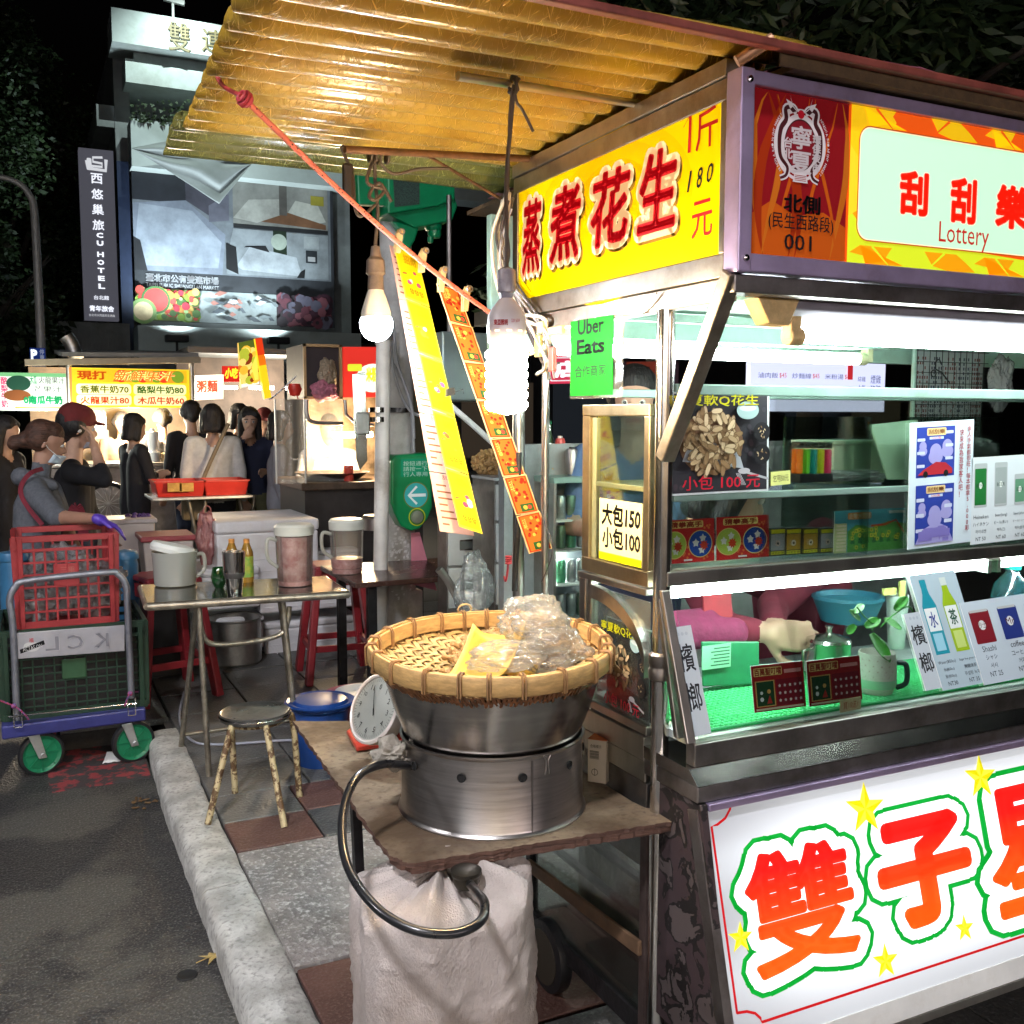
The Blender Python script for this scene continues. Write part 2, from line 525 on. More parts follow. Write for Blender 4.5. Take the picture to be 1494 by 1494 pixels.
s.disc(.53, .5, .18, YO, .12, 40)
for ch, bl, tr in (('蒸', (762, 404), (790, 286)), ('煮', (802, 388), (848, 262)), ('花', (862, 368), (920, 237)), ('生', (930, 348), (988, 208))):
 w_ = (tr[0]-bl[0])*.18; bl = (bl[0], bl[1]-w_); tr = (tr[0], tr[1]+w_)
 for (m_, b_, dx, dy) in ((SHD, .13, 3, 4), (CRM, .13, 0, 0), (REDS, .035, 0, 0)):
  g = b_-.035
  k_ = g*.85*(tr[0]-bl[0]); k2 = g*.85*(bl[1]-tr[1])
  s_ = ((bl[0]-k_+dx, bl[1]+k2+dy), (tr[0]+k_+dx, tr[1]-k2+dy))
  txt_px(s, ch, s_, m_, bold=b_, shear=.12)
RD = ink((190, 18, 20), .25); BK = ink((25, 25, 28))
s.line([s.uv(998, 186), s.uv(1008, 168), s.uv(1006, 223)], [.002, .009, .010], RD)
txt_px(s, '斤', ((1016, 216), (1048, 158)), RD, bold=.008)
for ch, a, b in (('1', (1003, 280), (1010, 250)), ('8', (1017, 274), (1026, 244)), ('0', (1032, 266), (1041, 238))):
 txt_px(s, ch, (a, b), BK, bold=.01, shear=.25)
txt_px(s, '元', ((1010, 346), (1040, 292)), RD, bold=.005)
s.build('side_sign_panel', stall)
xa = PY(1100, 250, YF).x; xb = PY(1238, 250, YF).x
FZ0, FZ1 = ZB+.022, ZT-.026
s = Sheet((xa, YF+.004, FZ0), (1, 0, 0), (0, 0, 1), xb-xa, FZ1-FZ0)
M1 = ink((150, 28, 34), .12, .15); M2 = ink((190, 84, 24), .3, .15); M3 = ink((196, 104, 30), .25, .15)
s.base(M1, .02)
s.poly([(0, 0), (1, 0), (1, .22), (.75, .3), (.45, .26), (.2, .34), (0, .25)], M2)
random.seed(3)
for i in range(9):
 x0 = random.uniform(.05, .95); a = random.uniform(.5, 1.3)
 pts = [(x0+.32*math.sin(t*a*2+i)*t, t*1.0*random.uniform(.97, 1)) for t in [j/14 for j in range(15)]]
 pts = [(min(.99, max(.01, p[0])), min(.99, p[1])) for p in pts]
 s.line(pts, [.001+.012*math.sin(PI*j/14)*(1+i % 3)*.6 for j in range(15)], (M2, M3, ink((168, 52, 22), .12, .15))[i % 3])
WH = ink((214, 205, 208), .2); DR = ink((74, 24, 30), .05)
cx, cy_ = .50, .62
cx, cy_ = s.uv(1167, 212)
K = .72
s.disc(cx, cy_, .088*K, WH, .092*K, 40); s.disc(cx, cy_, .079*K, M1, .084*K, 40)
s.disc(cx, cy_, .071*K, WH, .079*K, 40)
def cp(dx, dy): return (cx+dx*K*.19/s.w, cy_+(dy)*K*.3/s.h)
for sg in (-1, 1):
 body = [(sg*.08, .27), (sg*.15, .31), (sg*.27, .29), (sg*.26, .20), (sg*.345, .12), (sg*.37, 0), (sg*.34, -.12), (sg*.22, -.20), (sg*.24, -.27), (sg*.34, -.30)]
 bp = [(p.x, p.y) for p in interp([cp(q[0], q[1])+(0,) for q in body], 5)]
 n_ = len(bp)
 s.line(bp, [.026*K*(1-abs(i/n_-.4)*.75) for i in range(n_)], WH)
 s.line(bp, [.014*K*(1-abs(i/n_-.4)*.9) for i in range(n_)], DR)
 s.poly([cp(sg*.07, .285), cp(sg*.15, .325), cp(sg*.2, .41), cp(sg*.17, .35), cp(sg*.27, .37), cp(sg*.2, .30), cp(sg*.16, .27), cp(sg*.09, .25)], WH)
 s.poly([cp(sg*.08, .28), cp(sg*.15, .315), cp(sg*.2, .29), cp(sg*.15, .265)], DR)
q = cp(0, .26); s.disc(q[0], q[1], .008, ink((190, 20, 40), .2))
s.disc(cx, cy_, .054*K, DR, .066*K, 36)
s.disc(cx, cy_, .051*K, ink((130, 20, 34), .1), .062*K, 36)
txt_px(s, vtext('寧夏'), ((1152, 254), (1184, 184)), WH, bold=.02)
txt_px(s, vtext('台北'), ((1142, 232), (1156, 200)), WH, bold=.03)
txt_px(s, vtext('環保夜市'), ((1184, 252), (1197, 198)), WH, bold=.03)
def arc_text(s, body, cx, cy_, r, a0, a1, sz, m, out=1, ry=1.06):
 n = len(body)
 for i, ch in enumerate(body):
  if ch == ' ': continue
  a = R(a0+(a1-a0)*(i+.5)/n)
  X = cx+r/s.w*math.cos(a); Y = cy_+r/s.h*ry*math.sin(a)
  rot = a-PI/2 if out > 0 else a+PI/2
  s.text(ch, X-sz/2/s.w, Y-sz/2/s.h, X+sz/2/s.w, Y+sz/2/s.h, m, rot=rot, keep=True)
arc_text(s, 'NINGXIA Rd. NIGHT MARKET', cx, cy_, .094*K, 226, 134, .0052, WH)
arc_text(s, 'NINGXIA Rd. NIGHT MARKET', cx, cy_, .094*K, 46, -46, .0052, WH)
q = cp(0, -.28)
s.poly([(q[0]-.08, q[1]-.03), (q[0]+.08, q[1]-.03), (q[0]+.06, q[1]+.03), (q[0]-.06, q[1]+.03)], WH)
for i in range(4): s.rect(q[0]-.06, q[1]-.02+.01*i, q[0]+.06, q[1]-.016+.01*i, M1)
txt_px(s, '北側', ((1141, 312), (1195, 285)), BK, bold=.03)
txt_px(s, '(民生西路段)', ((1119, 340), (1214, 313)), BK, bold=.006)
txt_px(s, '001', ((1142, 366), (1182, 343)), BK, bold=.008)
s.build('emblem_panel', stall)
xc_ = PY(1241, 250, YF).x
s = Sheet((xc_, YF+.003, FZ0), (1, 0, 0), (0, 0, 1), XE-xc_-.02, FZ1-FZ0)
OR = ink((255, 96, 20), .55); YL = ink((252, 200, 20), .62); LG = ink((214, 232, 40), .6); OY = ink((244, 164, 10), .55)
s.base(OR, .02)
W_ = s.w
def mx(v): return v/W_
s.poly([(0, 0), (1, 0), (1, .16), (mx(.5), .13), (mx(.2), .18), (mx(.02), .3), (0, .5)], LG)
s.poly([(0, .35), (mx(.05), .2), (mx(.12), .3), (mx(.06), .55), (0, .62)], OY)
s.poly([(0, .62), (mx(.05), .55), (mx(.06), .72), (mx(.12), .93), (mx(.1), 1), (0, 1)], YL)
s.poly([(0, .3), (mx(.03), .35), (mx(.045), .6), (0, .75)], ink((250, 214, 40), .6))
random.seed(5)
for i in range(11):
 x0 = .06+.19*i+random.uniform(-.02, .02)
 for (yb, yt, mm) in ((.88, 1.0, YL), (0, .12, OY)):
  pts = []
  sg = 1 if i % 2 else -1
  w0 = random.uniform(.03, .06)
  pts = [(x0-w0, yt), (x0+w0*.6, yt), (x0+w0*1.1, (yb+yt)/2+.01), (x0+w0*1.6*sg, yb+.01), (x0+w0*.3, yb), (x0-w0*.6, yb+.03)]
  if sg < 0: pts = [(2*x0-a, b) for a, b in pts]
  if len(pts) > 2: s.poly([(mx(a), b) for a, b in pts], mm)
  s.line([(mx(x0-.01*k), yt-.0) if k == 0 else (mx(x0-.012*k*sg), yt-(yt-yb)*k/4) for k in range(5)], [.006, .005, .004, .003, .001], OR if yb > .5 else LG)
(u0, v0), (u1, v1) = s.uv(1250, 354), s.uv(1254, 192)
u0 = (u0+u1)/2
BR = ink((196, 84, 10), .5); PG = ink((190, 240, 200), .80)
s.rrect(u0-mx(.004), .148, .985, .882, .03, BR); s.rrect(u0-mx(.0015), .156, .983, .874, .027, ink((255, 236, 190), .8)); s.rrect(u0+mx(.0005), .163, .981, .867, .026, PG)
RL = ink((232, 36, 16), .7)
for ch, bl, tr in (('刮', (1310, 316), (1354, 249)), ('刮', (1384, 328), (1424, 259)), ('樂', (1450, 336), (1500, 270))):
 txt_px(s, ch, (bl, tr), ink((255, 190, 170), .85), bold=.07)
 txt_px(s, ch, ((bl[0]+1, bl[1]-1), (tr[0]-1, tr[1]+1)), RL, bold=.045)
txt_px(s, 'Lottery', ((1368, 366), (1441, 327)), ink((190, 30, 24), .6))
s.build('lottery_sign_panel', stall)
mb = MB(); mb.bx(XS+.032, XE, YF+.032, YR-.03, ZT-.014, ZT-.006); mb.build('sign_box_lid', STEELD, stall)
for i in range(9):
 x0 = XS+.05+i*.26
 mb = MB(); mb.bx(x0, x0+.252, YF+.06, YR+.25, ZB-.012+.002*(i % 2), ZB-.002+.002*(i % 2)); mb.build('ceiling_panel', MINT, stall, bevel=.002)
for y0, dz in ((1.9, -.03), (2.2, -.03)):
 mb = MB(); mb.bx(XS+.05, XE, y0, y0+.03, ZB+dz-.006, ZB-.014); mb.build('ceiling_batten', MINT, stall, bevel=.002)
mb = MB(); mb.bx(XS+.04, XE, YR+.23, YR+.26, 1.79, ZB+.3); mb.build('rear_header', MINT, stall, bevel=.003)
mb = MB(); mb.bx(XS, XS+.03, YR+.004, YR+.26, ZB-.02, ZB+.02); mb.build('side_rail', SB, stall, bevel=.002)
# roof / awning
def corr_mat(name, c1, c2, fib):
 m, t, b = nmat(name); L = t.links
 tc = t.nodes.new('ShaderNodeTexCoord')
 outs = []
 for (rot, sc, seed) in ((.2, (420, 36, 1), 0), (-.5, (380, 30, 1), 3), (.8, (400, 38, 1), 7), (-1.15, (360, 34, 1), 9)):
  m0 = t.nodes.new('ShaderNodeMapping'); m0.inputs['Rotation'].default_value = (0, 0, rot); L.new(tc.outputs['Object'], m0.inputs[0])
  mp = t.nodes.new('ShaderNodeMapping'); mp.inputs['Scale'].default_value = sc; mp.inputs['Location'].default_value = (seed, seed, 0)
  n = t.nodes.new('ShaderNodeTexNoise'); n.inputs['Scale'].default_value = 1; n.inputs['Detail'].default_value = 2
  L.new(m0.outputs[0], mp.inputs[0]); L.new(mp.outputs[0], n.inputs[0])
  r = t.nodes.new('ShaderNodeMapRange'); r.inputs[1].default_value = .63; r.inputs[2].default_value = .74
  L.new(n.outputs[0], r.inputs[0]); outs.append(r.outputs[0])
 o = outs[0]
 for q in outs[1:]:
  ma = t.nodes.new('ShaderNodeMath'); ma.operation = 'MAXIMUM'
  L.new(o, ma.inputs[0]); L.new(q, ma.inputs[1]); o = ma.outputs[0]
 n = t.nodes.new('ShaderNodeTexNoise'); n.inputs['Scale'].default_value = 5; n.inputs['Detail'].default_value = 8
 L.new(tc.outputs['Object'], n.inputs[0])
 r = t.nodes.new('ShaderNodeValToRGB'); r.color_ramp.elements[0].position = .3; r.color_ramp.elements[1].position = .7
 r.color_ramp.elements[0].color = rgba(c1); r.color_ramp.elements[1].color = rgba(c2)
 L.new(n.outputs[0], r.inputs[0])
 mx_ = t.nodes.new('ShaderNodeMix'); mx_.data_type = 'RGBA'
 L.new(o, mx_.inputs[0]); L.new(r.outputs[0], mx_.inputs[6]); mx_.inputs[7].default_value = rgba(fib)
 L.new(mx_.outputs[2], b.inputs['Base Color'])
 bp = t.nodes.new('ShaderNodeBump'); bp.inputs['Strength'].default_value = .7; bp.inputs['Distance'].default_value = .004
 L.new(o, bp.inputs['Height']); L.new(bp.outputs[0], b.inputs['Normal'])
 b.inputs['Roughness'].default_value = .3; b.inputs['Specular IOR Level'].default_value = .6
 b.inputs['Coat Weight'].default_value = .5; b.inputs['Coat Roughness'].default_value = .16
 b.inputs['Transmission Weight'].default_value = 0
 return m
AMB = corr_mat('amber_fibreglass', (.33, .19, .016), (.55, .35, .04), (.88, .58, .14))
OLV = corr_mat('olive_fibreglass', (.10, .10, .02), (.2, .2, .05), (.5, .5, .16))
ZRF = 2.285
def corr(name, x0, x1, y0, y1, z0, z1, m, pitch=.084, amp=.0165, parent=None, ragged=.012):
 """sheet whose ridges run along x"""
 mb = MB(); n = int((y1-y0)/pitch*10); vs = []; fs = []; nx = 14
 for i in range(n+1):
  y = y0+(y1-y0)*i/n; w = math.sin(2*PI*y/pitch)
  w = math.copysign(abs(w)**.8, w)
  for j in range(nx+1):
   t = j/nx
   jag = ragged*math.sin(2*PI*y/pitch+1)*(1 if j == 0 else 0)+(.006*mnoise.noise(Vector((y*40, 0, 0))) if j == 0 else 0)
   x = x0+(x1-x0)*t+jag+.045*(y-y0)*(1-t)
   z = z0+(z1-z0)*(i/n)+amp*w+.006*math.sin(x*3+y*2)
   vs.append((x, y, z))
 for i in range(n):
  for j in range(nx):
   a = i*(nx+1)+j; fs.append((a, a+nx+1, a+nx+2, a+1))
 mb.add(vs, fs)
 return mb.build(name, m, parent, smooth=60, solid=.0025)
roof = thing('corrugated_awning', 'amber corrugated fibreglass awning reaching out over the peanut pot from the stall roof', 'awning', (.8, 2.0, ZRF))
corr('awning_sheet', .335, 1.35, 1.478, 2.56, ZRF-.004, ZRF-.004, AMB, parent=roof)
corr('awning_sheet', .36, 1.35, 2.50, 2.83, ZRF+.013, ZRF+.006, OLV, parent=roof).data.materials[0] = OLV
REDM = mat('red_painted_edge', (.16, .035, .025), .5, 0, .25, 20, .1, 60, grime=.3)
e0 = PY(868, -2, 1.475); e1 = PY(1130, 62, 1.475); e2 = PY(1494, 140, 1.475)
mb = MB(); mb.bar((.30, 1.475, e1.z-.004), (3.7, 1.475, e1.z-.004), .02, .016); mb.build('edge_bar', REDM, roof, bevel=.003)
PINKF = mat('pink_tarpaulin', (.24, .07, .11), .7, 0, .3, 8, .25, 25, grime=.3)
BRN = mat('brown_fibreboard', (.085, .05, .022), .7, 0, .3, 40, .2, 120)
roof2 = thing('stall_roof', 'brown board roof of the lottery stall topped with a rumpled pink tarpaulin', 'roof', (2.2, 1.9, 2.3))
mb = MB(); mb.bx(1.30, 3.7, 1.488, 3.0, e1.z-.03, e1.z-.018); mb.build('roof_board', BRN, roof2)
mb = MB(); mb.bar((1.26, 1.487, e1.z-.016), (3.7, 1.487, e1.z-.016), .004, .034); mb.build('fascia', BRN, roof2)
def tarp(u, v):
 x = 1.36+u*2.34; y = 1.47+v*1.5
 return (x, y, e1.z+.008+.02*max(0, mnoise.noise(Vector((x*3, y*2, 0))))+.012*max(0, mnoise.noise(Vector((x*9, y*4, 3))))-(.012 if v == 0 else 0)+.01*min(1, v*8))
mb = MB(); mb.grid(tarp, 70, 16); mb.build('tarpaulin', PINKF, roof2, smooth=60, solid=.003)
mb = MB(); mb.cyl(PY(1075, 90, YF-.012)+Vector((0, 0, .0)), PY(1128, 56, 1.478), .011, n=14); mb.build('outrigger_pipe', mat('coppery_pipe', (.4, .22, .13), .45, .7, .2, 20), roof, smooth=1)
RUST = mat('rusty_rod', (.16, .075, .035), .6, .4, .35, 22, .3, 90)
ra = PZ(668, 111, 2.235); rb = PX(932, 152, XS+.01)
mb = MB(); mb.cyl(ra, rb, .0085, n=14); mb.build('hanging_rod', STEEL, roof, smooth=1)
ra2 = PZ(503, 218, 2.20); rb2 = PX(778, 232, XS+.01)
mb = MB(); mb.cyl(ra2, rb2, .0085, n=14); mb.build('hanging_rod', RUST, roof, smooth=1)
mb = MB(); mb.cyl(PZ(620, 225, 2.24), PX(742, 297, XS+.01), .004, n=8); mb.build('stay_wire', RUST, roof, smooth=1)
# posts and strut
yp = 1.762
mb = MB(); mb.cyl((XS+.012, yp, ZB-.06), (XS+.012, yp, .20), .0195, n=28); mb.build('post', STEEL2, stall, smooth=1)
mb = MB(); mb.lathe((XS+.012, yp, 1.07), [(.0196, -.032), (.026, -.028), (.027, -.008), (.0245, -.004), (.0245, .002), (.027, .006), (.026, .024), (.0196, .03)], 28); mb.build('post_collar', STEELD, stall, smooth=1)
mb = MB(); mb.bar((XS+.006, YF+.012, ZB-.012), (XS+.006, yp-.012, 1.512), .030, .034, up=(1, 0, 0)); mb.build('diagonal_strut', SB, stall, bevel=.004)
for yy in (2.30, 2.455):
 mb = MB(); mb.cyl((XS+.015, yy, ZB-.02), (XS+.015, yy, .75), .0165 if yy > 2.4 else .010, n=18); mb.build('rear_post', STEEL, stall, smooth=1)
# side display cabinet (small one facing the camera's left)
cy0, cy1 = 1.80, 2.085
cz0, cz1 = 1.233, 1.627
BZ = mat('amber_lit_steel', (.50, .40, .25), .34, 1, .14, 10, .05, 90, grime=.3)  # warm lamp light put into this steel's base colour
GRI = mat('olive_inner_frame', (.30, .30, .16), .45, .5, .15, 12)
for nme, b_ in (('case_rail', (XS, XS+.022, cy0, cy1, cz1-.026, cz1)), ('case_rail', (XS, XS+.022, cy0, cy1, cz0, cz0+.034)), ('case_stile', (XS+.0005, XS+.0215, cy0, cy0+.022, cz0+.034, cz1-.026)), ('case_stile', (XS+.0005, XS+.0215, cy1-.032, cy1, cz0+.034, cz1-.026)), ('inner_stile', (XS+.008, XS+.02, cy1-.052, cy1-.032, cz0+.034, cz1-.03)), ('inner_shelf', (XS+.01, XS+.25, cy0+.02, cy1-.04, 1.437, 1.449))):
 mb = MB(); mb.bx(*b_); mb.build(nme, GRI if nme.startswith('inner') else BZ, stall, bevel=.002)
mb = MB(); mb.bx(XS+.010, XS+.013, cy0+.022, cy1-.05, cz0+.034, cz1-.026); mb.build('side_glass', GLASS, stall)
mb = MB(); mb.bx(XS+.02, XS+.30, cy1-.012, cy1-.004, cz0, cz1); mb.build('case_back_glass', GLASSD, stall)
a = PX(874, 812, XS+.006); b_ = PX(936, 826, XS+.006); c_ = PX(874, 728, XS+.006)
s = Sheet((XS+.006, a.y, (a.z+b_.z)/2-.004), (0, -1, 0), (0, 0, 1), a.y-b_.y, c_.z-a.z+.006)
s.base(mat('yellow_card', (.82, .68, .30), .6, 0, .06, 12), .002)
s.rect(0, 0, 1, .12, ink((230, 220, 0), 0))
s.text('大包150', .06, .57, .97, .93, BK, bold=.035, shear=.08)
s.text('小包100', .08, .2, .97, .55, BK, bold=.03)
pc = s.build('price_card'); tag(pc, 'yellow handwritten price card with 150 and 100 in the narrow side cabinet of the stall', 'price card')
mb = MB()
for i in range(7):
 a0 = 2*PI*i/7; p = PX(886, 707, XS+.05); mb.prism([p+Vector((0, 0, 0)), p+Vector((.004, .012*math.cos(a0)+.004, .016)), p+Vector((0, .03*math.cos(a0), .03+.004*math.sin(a0*3))), p+Vector((-.004, .012*math.cos(a0)-.004, .016))], (.003, 0, 0))
o = mb.build('glass_ornament', thin('cut_glass', (1, 1, 1), .35, .05, .6)); tag(o, 'small cut glass flower on the shelf of the narrow side cabinet', 'ornament')
for nme, b_ in (('case_rail', (XS-.004, XS+.02, cy0, cy1+.012, 1.215, 1.230)), ('case_stile', (XS, XS+.02, cy1-.02, cy1+.01, .78, 1.214)), ('case_stile', (XS+.001, XS+.021, cy1-.045, cy1-.028, .90, 1.214)), ('sill_rail', (XS+.002, XS+.02, cy0, cy1-.02, .905, .925)), ('sill_rail', (XS-.004, XS+.02, cy0, cy1-.02, .85, .902)), ('sill_rail', (XS+.001, XS+.02, cy0, cy1-.02, .80, .847)), ('base_panel', (XS+.006, XS+.02, cy0, cy1, .60, .796))):
 mb = MB(); mb.bx(*b_); mb.build(nme, STEEL if nme != 'base_panel' else STEELD, stall, bevel=.002)
mb = MB(); pts = []
for i in range(15):
 a = PI/2*i/14
 pts.append((cy1-.045-.235*math.sin(a), 1.205-.14*(1-math.cos(a))))
for i in range(14):
 (ya, za), (yb, zb) = pts[i], pts[i+1]
 mb.prism([(XS-.002, ya, za), (XS-.002, yb, zb), (XS-.002, yb-.0, zb-.032), (XS-.002, ya, za-.032)], (.016, 0, 0))
mb.build('arched_rail', STEEL, stall)
mb = MB(); mb.bx(XS+.008, XS+.011, cy0, cy1-.045, .925, 1.2); mb.build('side_glass', GLASSD, stall)
# front glass cases
xL = XS+.03
mb = MB(); mb.bx(xL, XE, YC-.006, YC+.014, 1.645, 1.668); mb.build('top_rail', MINTD, stall, bevel=.002)
zsh = PY(1230, 716, YC).z
mb = MB(); mb.bx(xL, XE, YC-.003, YC+.012, zsh-.009, zsh+.006); mb.build('shelf_rail', MINTD, stall, bevel=.002)
mb = MB(); mb.bx(xL, XE, YC+.0125, YC+.32, zsh-.004, zsh+.004); mb.build('glass_shelf', thin('green_glass_shelf', (.72, .88, .8), .08, .03, .4), stall)
mb = MB(); mb.bx(xL-.02, XE, YC-.012, YC+.012, 1.243, 1.274); mb.build('middle_rail', STEEL, stall, bevel=.003)
mb = MB(); mb.bx(xL, XE, YC+.0125, YC+.32, 1.256, 1.270); mb.build('case_floor', mat('case_floor_grey', (.55, .6, .58), .35, .3, .1, 9), stall)
mb = MB(); mb.bx(xL, XE, YC+.0, YC+.003, 1.274, 1.645); mb.build('front_glass', GLASS, stall)
for xx in (PY(1150, 650, YC+.3).x, PY(1330, 650, YC+.3).x, 2.9):
 mb = MB(); mb.bx(xx, xx+.006, YC+.02, YC+.32, 1.275, zsh-.005); mb.bx(xx, xx+.006, YC+.02, YC+.32, zsh+.005, 1.60); mb.build('divider_glass', thin('green_glass_edge', (.7, .85, .78), .1, .05, .5), stall)
mb = MB(); mb.bx(xL, XE, YC+.31, YC+.335, 1.645, 1.665); mb.build('rear_rail', MINTD, stall, bevel=.002)
mb = MB(); mb.bx(xL, XE, YC+.31, YC+.335, 1.20, 1.27); mb.build('rear_rail', STEELD, stall, bevel=.002)
gt = Vector((xL, YC-.006, 1.236)); gb = Vector((xL, 1.645, .936))
SLN = Vector((0, gt.y-gb.y, gt.z-gb.z)).normalized()
mb = MB(); mb.prism([gb, gb+Vector((XE-xL, 0, 0)), gt+Vector((XE-xL, 0, 0)), gt], (0, .003, 0)); mb.build('slanted_glass', GLASS, stall)
mb = MB(); mb.prism([gb+Vector((-.034, -.006, 0)), gb+Vector((-.012, -.006, 0)), gt+Vector((-.012, -.006, 0)), gt+Vector((-.034, -.006, 0))], (0, .012, 0)); mb.build('slanted_stile', STEEL, stall, bevel=.002)
mb = MB(); mb.prism([gb+Vector((-.034, .03, -.0)), gb+Vector((-.016, .03, 0)), gt+Vector((-.016, .008, 0)), gt+Vector((-.034, .008, 0))], (0, .014, 0)); mb.build('slanted_stile', STEELD, stall, bevel=.002)
mb = MB(); mb.bx(XS+.01, XE, 1.633, 1.665, .885, .934); mb.build('counter_rail', STEELD, stall, bevel=.003)
mb = MB(); mb.prism([(XS-.004, 1.602, .858), (XS-.004, 1.634, .885), (XS-.004, 1.80, .885), (XS-.004, 1.80, .858)], (XE-XS, 0, 0)); mb.build('counter_ledge', STEEL2, stall)
mb = MB(); mb.bx(XS-.003, XE, 1.604, 1.80, .822, .856); mb.build('counter_edge', STEELD, stall, bevel=.003)
mb = MB(); mb.bx(XS+.02, XE, 1.594, 1.61, .805, .820); mb.build('sign_lip', _mc['sheen_tinted_aluminium'], stall, bevel=.002)
mb = MB(); mb.bx(xL, XE, 1.67, YC+.32, .915, .932); mb.build('case_floor', mat('case_floor_white', (.55, .6, .58), .4, 0, .1, 9), stall)
mats_ = thing('green_grid_mat', 'bright green plastic grid mats lining the floor of the lit lower glass case', 'mat', (1.6, 1.75, .934))
for i in range(6):
 mb = MB(); x0 = xL+.03+i*.34
 mb.bx(x0, x0+.335, 1.69, 1.955, .9335, .938); mb.build('mat_base', mat('green_mat_base', (.012, .42, .10), .5, 0, .1, 20), mats_)
 mb = MB()
 for k in range(25): mb.bx(x0+k*.01395, x0+k*.01395+.0018, 1.69, 1.955, .938, .9415)
 for k in range(18): mb.bx(x0, x0+.335, 1.69+k*.0156, 1.6918+k*.0156, .9381, .9413)
 mb.build('mat_grid', mat('green_mat_grid', (.16, .8, .36), .4, 0, .05, 20), mats_, kind='stuff')
# fluorescent fittings
lamp = thing('fluorescent_fitting', 'grey fluorescent strip fitting with cream end cap hung under the lottery sign', 'light', (1.5, 1.6, 1.85), 'fluorescent strips of the stall')
yl = 1.60
za = PY(1300, 497, yl).z
x0 = PY(1120, 450, yl).x
mb = MB(); mb.prism([(x0, yl-.03, za+.075), (x0, yl+.03, za+.075), (x0, yl+.025, za+.03), (x0, yl-.012, za+.02), (x0, yl-.035, za+.05)], (1.6, 0, 0)); mb.build('lamp_housing', mat('mauve_grey_enamel', (.22, .20, .24), .35, .2, .08, 10, grime=.15), lamp, bevel=.003)
pa, pb, pc_, pd = PY(1106, 434, yl-.036), PY(1174, 420, yl-.036), PY(1152, 475, yl-.036), PY(1124, 472, yl-.036)
mb = MB(); mb.prism([pa, pb, pc_, pd], (0, .045, 0)); mb.prism([pa+Vector((0, .001, .004)), pb+Vector((0, .001, .003)), pb+Vector((0, .001, .012)), pa+Vector((.004, .001, .014))], (0, .04, 0)); mb.build('end_cap', CREAM, lamp, bevel=.002)
p = PY(1155, 482, yl-.01); 
mb = MB(); mb.box(p+Vector((0, 0, .006)), (.026, .03, .05)); mb.cyl(p+Vector((-.012, 0, -.012)), p+Vector((.022, 0, -.012)), .019, n=20); mb.build('lamp_socket', CREAM, lamp, bevel=.003)
mb = MB(); mb.cyl(p+Vector((.024, 0, -.008)), p+Vector((1.22, 0, -.008)), .0165, n=16); mb.build('tube', TUBE, lamp, smooth=1)
yl2 = 2.35
lamp2 = thing('fluorescent_fitting', 'long bright fluorescent tube beneath the mint header at the back of the stall', 'light', (1.6, yl2, 1.8), 'fluorescent strips of the stall')
q0, q1 = PY(872, 518, yl2), PY(1258, 518, yl2)
zz = (q0.z+q1.z)/2
mb = MB(); mb.bx(XS+.03, q1.x+.08, yl2-.03, yl2+.03, zz+.03, zz+.08); mb.build('lamp_housing', MINT, lamp2, bevel=.004)
mb = MB(); mb.cyl((XS+.08, yl2, zz), (q1.x-.02, yl2, zz), .017, n=16); mb.build('tube', TUBE, lamp2, smooth=1)
mb = MB(); mb.cyl((q1.x-.02, yl2, zz), (q1.x+.012, yl2, zz), .019, n=16); mb.box((q1.x+.02, yl2, zz+.015), (.022, .03, .05)); mb.build('lamp_socket', mat('aged_cream', (.5, .5, .3), .5), lamp2, bevel=.002)
lamp3 = thing('fluorescent_fitting', 'slim lit tube along the top edge of the slanted lower glass case', 'light', (1.6, 1.76, 1.22), 'fluorescent strips of the stall')
q0 = PY(1000, 852, YC+.03); z3 = PY(1150, 846, YC+.03).z
q1 = PY(1435, 822, YC+.03)
mb = MB(); mb.cyl((xL+.02, YC+.03, 1.222), (q1.x, YC+.03, 1.222), .0125, n=14); mb.build('tube', glow('case_tube', (.86, 1.0, .97), 33), lamp3, smooth=1)
mb = MB(); mb.bx(xL+.005, XE, YC+.014, YC+.055, 1.236, 1.243); mb.build('lamp_housing', WHITEP, lamp3)
mb = MB(); mb.cyl((q1.x+.05, YC+.03, 1.222), (XE-.1, YC+.03, 1.222), .0125, n=14); mb.build('tube', _mc['case_tube'], lamp3, smooth=1)
for xx in (q1.x, q1.x+.035):
 mb = MB(); mb.bx(xx, xx+.015, YC+.016, YC+.05, 1.2, 1.236); mb.build('lamp_socket', WHITEP, lamp3, bevel=.002)
